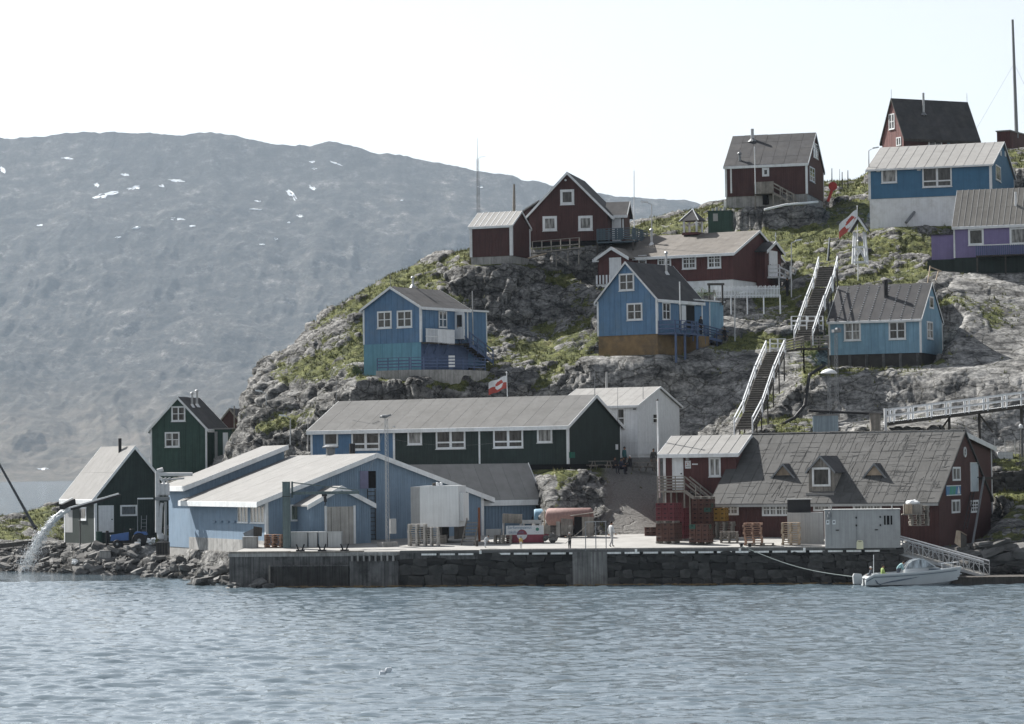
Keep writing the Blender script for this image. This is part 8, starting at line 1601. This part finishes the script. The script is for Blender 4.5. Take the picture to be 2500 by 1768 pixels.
# deck and gunwale
mb = MB()
for i in range(NS+1):
    f = i/NS; sh, hb, *_ = sec(f); x = L_*f*.93+L_*.07*f*f; dz = -.35 if .06 < f < .42 else .05; mb.v += [(x, -hb*.9, sh+dz), (x, hb*.9, sh+dz)]
for i in range(NS): a = i*2; mb.f.append((a, a+1, a+3, a+2))
mb.build('deck', HULL, bo); mb = MB(); mb2 = MB()
for i in range(NS):
    for sg in (-1, 1):
        q = []
        for f in (i/NS, (i+1)/NS): sh, hb, *_ = sec(f); q.append(Vector((L_*f*.93+L_*.07*f*f, sg*hb, sh)))
        mb.bar(q[0]+Vector((0, 0, .01)), q[1]+Vector((0, 0, .01)), .12, .10)
        if sg < 0 and i < NS-1: mb2.bar(q[0]+Vector((0, -.02, -.14)), q[1]+Vector((0, -.02, -.14)), .03, .035)
mb.build('gunwale', HULL, bo); mb2.build('rub_strake', STRIPE, bo)
mb = MB(); pr_ = None
for k in range(15):
    f = .16+.42*k/14; sh, hb, cz, ke, fl = sec(f); g = .12+.62*(k/14)**.7; q = Vector((L_*f*.93+.03, -(hb*fl+(hb-hb*fl)*g)-.02, cz+(sh-cz)*g*.85))
    if pr_ is not None: mb.bar(pr_, q, .02, .015+.07*math.sin(math.pi*k/14))
    pr_ = q
mb.bar(Vector((L_*.12, -.97, .18)), Vector((L_*.10, -1.0, .42)), .02, .09).bar(Vector((L_*.12, -.96, .18)), Vector((L_*.155, -.97, .10)), .02, .06).build('swoosh_stripe', STRIPE, bo)
# cabin
cx0, cx1 = L_*.40, L_*.70
mb = MB(); ring = [(cx0, .75, .62), (cx0+.1, .92, .66), (cx1, .62, .88), (cx1+.8, .25, .95)]
cab = MB().hexa([(cx0, -.85, .70), (cx1+.9, -.45, .92), (cx1+.9, .45, .92), (cx0, .85, .70), (cx0+.05, -.8, 1.05), (cx1+.1, -.5, 1.18), (cx1+.1, .5, 1.18), (cx0+.05, .8, 1.05)]).build('cabin', HULL, bo)
WS = glassmat('boat_windscreen', (.25, .28, .30), .05); arc = [(cx0+.05, 1.05), (cx0+.25, 1.32), (cx0+.55, 1.55), (cx0+.95, 1.66), (cx0+1.25, 1.62), (cx1+.12, 1.17)]
mb = MB(); n_ = len(arc)
for y0, y1 in ((-.74, -.60), (.74, .60)):
    b0 = len(mb.v); mb.v += [(x, y0+(y1-y0)*min(1, (z-1.05)/.5), z) for x, z in arc]; mb.f.append(tuple(range(b0, b0+n_)) if y0 < 0 else tuple(reversed(range(b0, b0+n_))))
for i in range(n_-1): mb.f.append((i, n_+i, n_+i+1, i+1))
mb.build('windscreen', WS, bo); mb = MB()
for y0, y1 in ((-.75, -.61), (.75, .61)):
    for (xa, za), (xb, zb) in zip(arc[:-1], arc[1:]): mb.tube((xa, y0+(y1-y0)*min(1, (za-1.05)/.5), za), (xb, y0+(y1-y0)*min(1, (zb-1.05)/.5), zb), .035, n=6)
mb.build('windscreen_frame', HULL, bo)
MB().box(cx0+1.55, cx0+2.25, -.77, -.70, .98, 1.06).build('cabin_marking', STRIPE, bo)
MB().path([(cx1+.5, -.5, 1.35), (cx1+1.2, -.35, 1.38), (L_*.97, 0, 1.42), (cx1+1.2, .35, 1.38), (cx1+.5, .5, 1.35)], .02, 6).build('bow_rail', ALU, bo)
for x, y in ((cx1+.55, -.5), (cx1+1.2, -.35), (L_*.96, 0), (cx1+1.2, .35)): MB().tube((x, y, .95), (x, y, 1.38), .015).build('rail_post', ALU, bo)
MB().hexa([(-.62, -.22, .15), (-.12, -.22, .15), (-.12, .22, .15), (-.62, .22, .15), (-.66, -.24, .62), (-.1, -.24, .62), (-.1, .24, .62), (-.66, .24, .62)]).hexa([(-.66, -.24, .621), (-.1, -.24, .621), (-.1, .24, .621), (-.66, .24, .621), (-.58, -.18, .80), (-.14, -.18, .76), (-.14, .18, .76), (-.58, .18, .80)]).build('outboard_engine', mat('engine_grey', (.40, .42, .43), .05, 2, .3, 0), bo); MB().box(-.42, -.25, -.08, .08, -.5, .15).build('engine_leg', GREYM, bo)
MB().tube((.62, -.2, .6), (.64, -.2, 1.95), .02).build('antenna_rod', WHITE, bo); MB().box(.5, .9, -.5, .5, .5, .78).build('stern_seat', HULL, bo)
# ------------------------------------------------------------------ people
def person(label, pos, hgt, face, top, bottom, hair=(.012, .01, .008), skin=(.30, .17, .11), pose=None, hat=None, name='person'):
    """pose: dict of joint overrides in body units (height 1, facing +x, left = +y)"""
    J = dict(pel=(0, 0, .53), spine=(.0, 0, .64), chest=(.005, 0, .75), neck=(.0, 0, .835), head=(.012, 0, .875), crown=(.012, 0, .955),
             shl=(0, .105, .80), ell=(-.01, .135, .635), wrl=(.03, .14, .49), hal=(.045, .14, .445), shr=(0, -.105, .80), elr=(-.01, -.135, .635), wrr=(.03, -.14, .49), har=(.045, -.14, .445),
             hil=(0, .05, .51), knl=(.01, .055, .28), anl=(-.005, .055, .045), tol=(.085, .06, .015), hir=(0, -.05, .51), knr=(.01, -.055, .28), anr=(-.005, -.055, .045), tor=(.085, -.06, .015))
    if pose: J.update(pose)
    Rd = dict(pel=(.075, .09), spine=(.062, .08), chest=(.068, .095), neck=(.032, .032), head=(.05, .045), crown=(.042, .04), shl=(.042, .042), ell=(.030, .030), wrl=(.02, .02), hal=(.02, .016), hil=(.062, .062), knl=(.042, .042), anl=(.028, .028), tol=(.022, .026))
    E = [('pel', 'spine', 1), ('spine', 'chest', 1), ('chest', 'neck', 1), ('neck', 'head', 2), ('head', 'crown', 2)]
    for s in 'lr': E += [('chest', 'sh'+s, 1), ('sh'+s, 'el'+s, 1), ('el'+s, 'wr'+s, 1), ('wr'+s, 'ha'+s, 2), ('pel', 'hi'+s, 3), ('hi'+s, 'kn'+s, 3), ('kn'+s, 'an'+s, 3), ('an'+s, 'to'+s, 4)]
    names = list(J); idx = {k: i for i, k in enumerate(names)}; vv = [Vector(J[k])*hgt for k in names]; ed = [(idx[a], idx[c]) for a, c, _ in E]
    rad = [Rd.get(k if k in Rd else k[:-1]+'l', (.03, .03)) for k in names]; seg = [(vv[idx[a]], vv[idx[c]], t) for a, c, t in E]
    for s in 'lr':           # fingers and thumb
        w0, h0 = Vector(J['wr'+s])*hgt, Vector(J['ha'+s])*hgt; d = (h0-w0).normalized(); sd = Vector((1, 0, 0)) if abs(d.x) < .7 else Vector((0, 0, 1)); hi = idx['ha'+s]
        for k, (off, ln) in enumerate(((-.012, .038), (-.004, .046), (.004, .043), (.012, .034))):
            i = len(vv); vv.append(h0+d*ln*hgt+sd*off*hgt*1.6); rad.append((.0065, .0065)); ed.append((hi, i)); seg.append((h0, vv[i], 2))
        i = len(vv); vv.append(h0+sd*.03*hgt+d*.012*hgt); rad.append((.007, .007)); ed.append((hi, i)); seg.append((h0, vv[i], 2))
    me = bpy.data.meshes.new('body'); me.from_pydata([tuple(v) for v in vv], ed, []); o = bpy.data.objects.new('body', me); COL.objects.link(o)
    m = o.modifiers.new('s', 'SKIN'); m.use_smooth_shade = True
    for i, sv in enumerate(me.skin_vertices[0].data): sv.radius = (rad[i][0]*hgt, rad[i][1]*hgt); sv.use_root = (i == 0)
    ms = o.modifiers.new('d', 'SUBSURF'); ms.levels = 1; ms.render_levels = 1
    dg = bpy.context.evaluated_depsgraph_get(); body = bpy.data.meshes.new_from_object(o.evaluated_get(dg)); bpy.data.objects.remove(o)
    body.materials.clear(); key = lambda n, c: mat(f'{n}_{int(c[0]*999)}_{int(c[1]*999)}_{int(c[2]*999)}', c, .12, 6, .85, .1)
    for mt_ in (key('cloth', top), key('skin', skin), key('cloth', bottom), key('shoe', (.03, .03, .03))): body.materials.append(mt_)
    for p in body.polygons:
        c = p.center; best = (9, 1)
        for a, e, t in seg:
            ab = e-a; f = max(0, min(1, (c-a).dot(ab)/max(ab.dot(ab), 1e-9))); d = (c-a-ab*f).length
            if d < best[0]: best = (d, t)
        p.material_index = best[1]-1; p.use_smooth = True
    root = empty(name, pos, face, label, 'person'); addobj('body', body, root)
    hc = Vector(J['head']).lerp(Vector(J['crown']), .55)*hgt; sk = bmesh.new(); bmesh.ops.create_icosphere(sk, subdivisions=2, radius=1)
    for v in sk.verts: v.co = Vector((v.co.x*.060*hgt-.006*hgt, v.co.y*.054*hgt, max(v.co.z, -.25 if v.co.x < 0 else .15)*.066*hgt))+hc
    hm = bpy.data.meshes.new('hair'); sk.to_mesh(hm); sk.free(); hm.materials.append(key('hair', hat or hair)); addobj('cap' if hat else 'hair', hm, root)
    fc = Vector(J['head']).lerp(Vector(J['crown']), .3)*hgt; f = MB()
    for y in (-.018, .018): f.box(fc.x+.046*hgt, fc.x+.056*hgt, fc.y+y*hgt-.006*hgt, fc.y+y*hgt+.006*hgt, fc.z+.008*hgt, fc.z+.014*hgt)
    f.box(fc.x+.042*hgt, fc.x+.053*hgt, fc.y-.014*hgt, fc.y+.014*hgt, fc.z-.034*hgt, fc.z-.029*hgt).build('eyes_and_mouth', BLACK, root); MB().hexa([(fc.x+.045*hgt, fc.y-.007*hgt, fc.z-.02*hgt), (fc.x+.064*hgt, fc.y-.005*hgt, fc.z-.018*hgt), (fc.x+.064*hgt, fc.y+.005*hgt, fc.z-.018*hgt), (fc.x+.045*hgt, fc.y+.007*hgt, fc.z-.02*hgt), (fc.x+.045*hgt, fc.y-.004*hgt, fc.z+.008*hgt), (fc.x+.052*hgt, fc.y-.003*hgt, fc.z+.008*hgt), (fc.x+.052*hgt, fc.y+.003*hgt, fc.z+.008*hgt), (fc.x+.045*hgt, fc.y+.004*hgt, fc.z+.008*hgt)]).build('nose', key('skin', skin), root)
    return root
WALK = dict(knl=(.06, .05, .29), anl=(.08, .05, .05), tol=(.16, .05, .03), knr=(.0, -.05, .28), anr=(-.11, -.05, .07), tor=(-.04, -.05, .015), ell=(-.05, .14, .65), wrl=(-.03, .15, .51), hal=(-.02, .15, .465), elr=(.01, -.14, .64), wrr=(.09, -.13, .53), har=(.115, -.13, .49))
SIT = dict(pel=(0, 0, .30), spine=(.0, 0, .41), chest=(.02, 0, .52), neck=(.03, 0, .605), head=(.045, 0, .645), crown=(.05, 0, .725), shl=(.015, .105, .57), ell=(.05, .13, .42), wrl=(.17, .09, .38), hal=(.21, .08, .38), shr=(.015, -.105, .57), elr=(.05, -.13, .42), wrr=(.17, -.09, .38), har=(.21, -.08, .38), hil=(.02, .05, .29), knl=(.24, .06, .29), anl=(.23, .06, .05), tol=(.32, .06, .02), hir=(.02, -.05, .29), knr=(.24, -.06, .29), anr=(.23, -.06, .05), tor=(.32, -.06, .02))
BEND = dict(spine=(.05, 0, .62), chest=(.13, 0, .69), neck=(.20, 0, .74), head=(.235, 0, .76), crown=(.29, 0, .81), shl=(.15, .1, .72), ell=(.19, .13, .57), wrl=(.26, .10, .46), hal=(.28, .10, .42), shr=(.15, -.1, .72), elr=(.19, -.13, .57), wrr=(.26, -.10, .46), har=(.28, -.10, .42), knl=(.04, .055, .28), knr=(.05, -.055, .28))
REACH = dict(ell=(.06, .16, .70), wrl=(.16, .15, .72), hal=(.20, .15, .73), elr=(.05, -.16, .72), wrr=(.12, -.16, .80), har=(.15, -.16, .84))
person('person in a white shirt and pale trousers walking across the quay', QL(1493, 1336), 1.72, 0.5, (.50, .51, .52), (.36, .36, .36), pose=WALK)
person('person in dark clothes and pale cap leaning on the line at the quay edge', QL(1391, 1342), 1.15, 2.2, (.10, .09, .08), (.04, .04, .045), pose=REACH, hat=(.5, .5, .5))
person('child in pale clothes bending forward on the quay', QL(1184, 1337), .95, -.2, (.42, .45, .48), (.45, .48, .52), pose=BEND)
person('small child in yellow and white standing before the banner', QL(1272, 1339), .80, 1.2, (.45, .32, .12), (.45, .46, .47))
def onground(u, v, Y_):
    p = P(u, v, Y_); p.z = ground_z(p.x, p.y); return p
person('person in a long dark coat standing by the white flagpole', onground(1596, 1142, 215), 1.72, -1.2, (.06, .06, .06), (.14, .13, .12)); person('person in a teal shirt standing at the dark green gable corner', onground(1525, 1142, 214), 1.72, -.6, (.03, .10, .11), (.03, .03, .035), hat=(.05, .05, .05))
person('seated person in black with a white cap at the picnic table', onground(1540, 1142, 212), 1.7, 2.6, (.02, .02, .022), (.02, .02, .025), pose=SIT, hat=(.55, .55, .55)); person('seated person in dark clothes leaning back against the gable', onground(1500, 1140, 210), 1.7, -1.0, (.022, .022, .025), (.03, .03, .04), pose=SIT); person('seated person in dark blue beside the gable wall', onground(1515, 1140, 210.6), 1.65, -.6, (.03, .035, .06), (.02, .02, .03), pose=SIT)
h = HS['left']; yy, zz = h.right(1124, 829, .35); person('person in a white shirt standing in the blue gable house doorway', h.world(.35, yy, h.right(1060, 836, .5)[1]), 1.68, -1.3, (.42, .42, .41), (.05, .07, .12), pose=REACH)
person('person in black on the school porch steps', onground(1922, 690, 246.5), 1.7, 2.4, (.015, .015, .017), (.02, .02, .024))
h = HS['mid']; yy, _ = h.right(1711, 800, 1.1); person('person in dark clothes at the end of the blue deck', h.world(1.1, yy, h.right(1650, 812, 1.6)[1]), 1.55, -.8, (.02, .022, .03), (.03, .03, .04)); yy, zz = h.right(1757, 838, 1.0); person('person in black at the foot of the blue deck stair', h.world(1.5, yy, zz-.1), 1.45, -.8, (.015, .015, .018), (.02, .02, .024))
def inboat(x, y, z): return bp+Vector((x, y, z))
person('person in a lime green top sitting in the motorboat', inboat(1.15, -.25, .12), 1.65, .2, (.22, .30, .10), (.04, .04, .05), pose=SIT); person('person in a pale aqua jacket standing at the motorboat windscreen', inboat(2.15, -.1, .22), 1.55, .1, (.22, .36, .38), (.05, .06, .08), pose=BEND); person('person in grey crouching at the motorboat stern', inboat(.55, .1, .1), 1.5, 2.6, (.10, .11, .13), (.05, .05, .06), pose=SIT, hat=(.5, .5, .5))
# gull on the water
p = PZ(943, 1646, .05); o = empty('small_ice_lump', p, 0, 'small white lump of ice drifting in the open water', 'ice')
for k in range(4): q_ = addobj('ice_piece', stone_mesh(300+k), o, (rp.uniform(-.15, .15), rp.uniform(-.1, .1), .05+.04*k)); q_.scale = (.22, .16, .14); q_.data.materials.append(SNOW)
for ob in bpy.data.objects:
    if ob.type == 'EMPTY' and ob.get('group') is None: pass
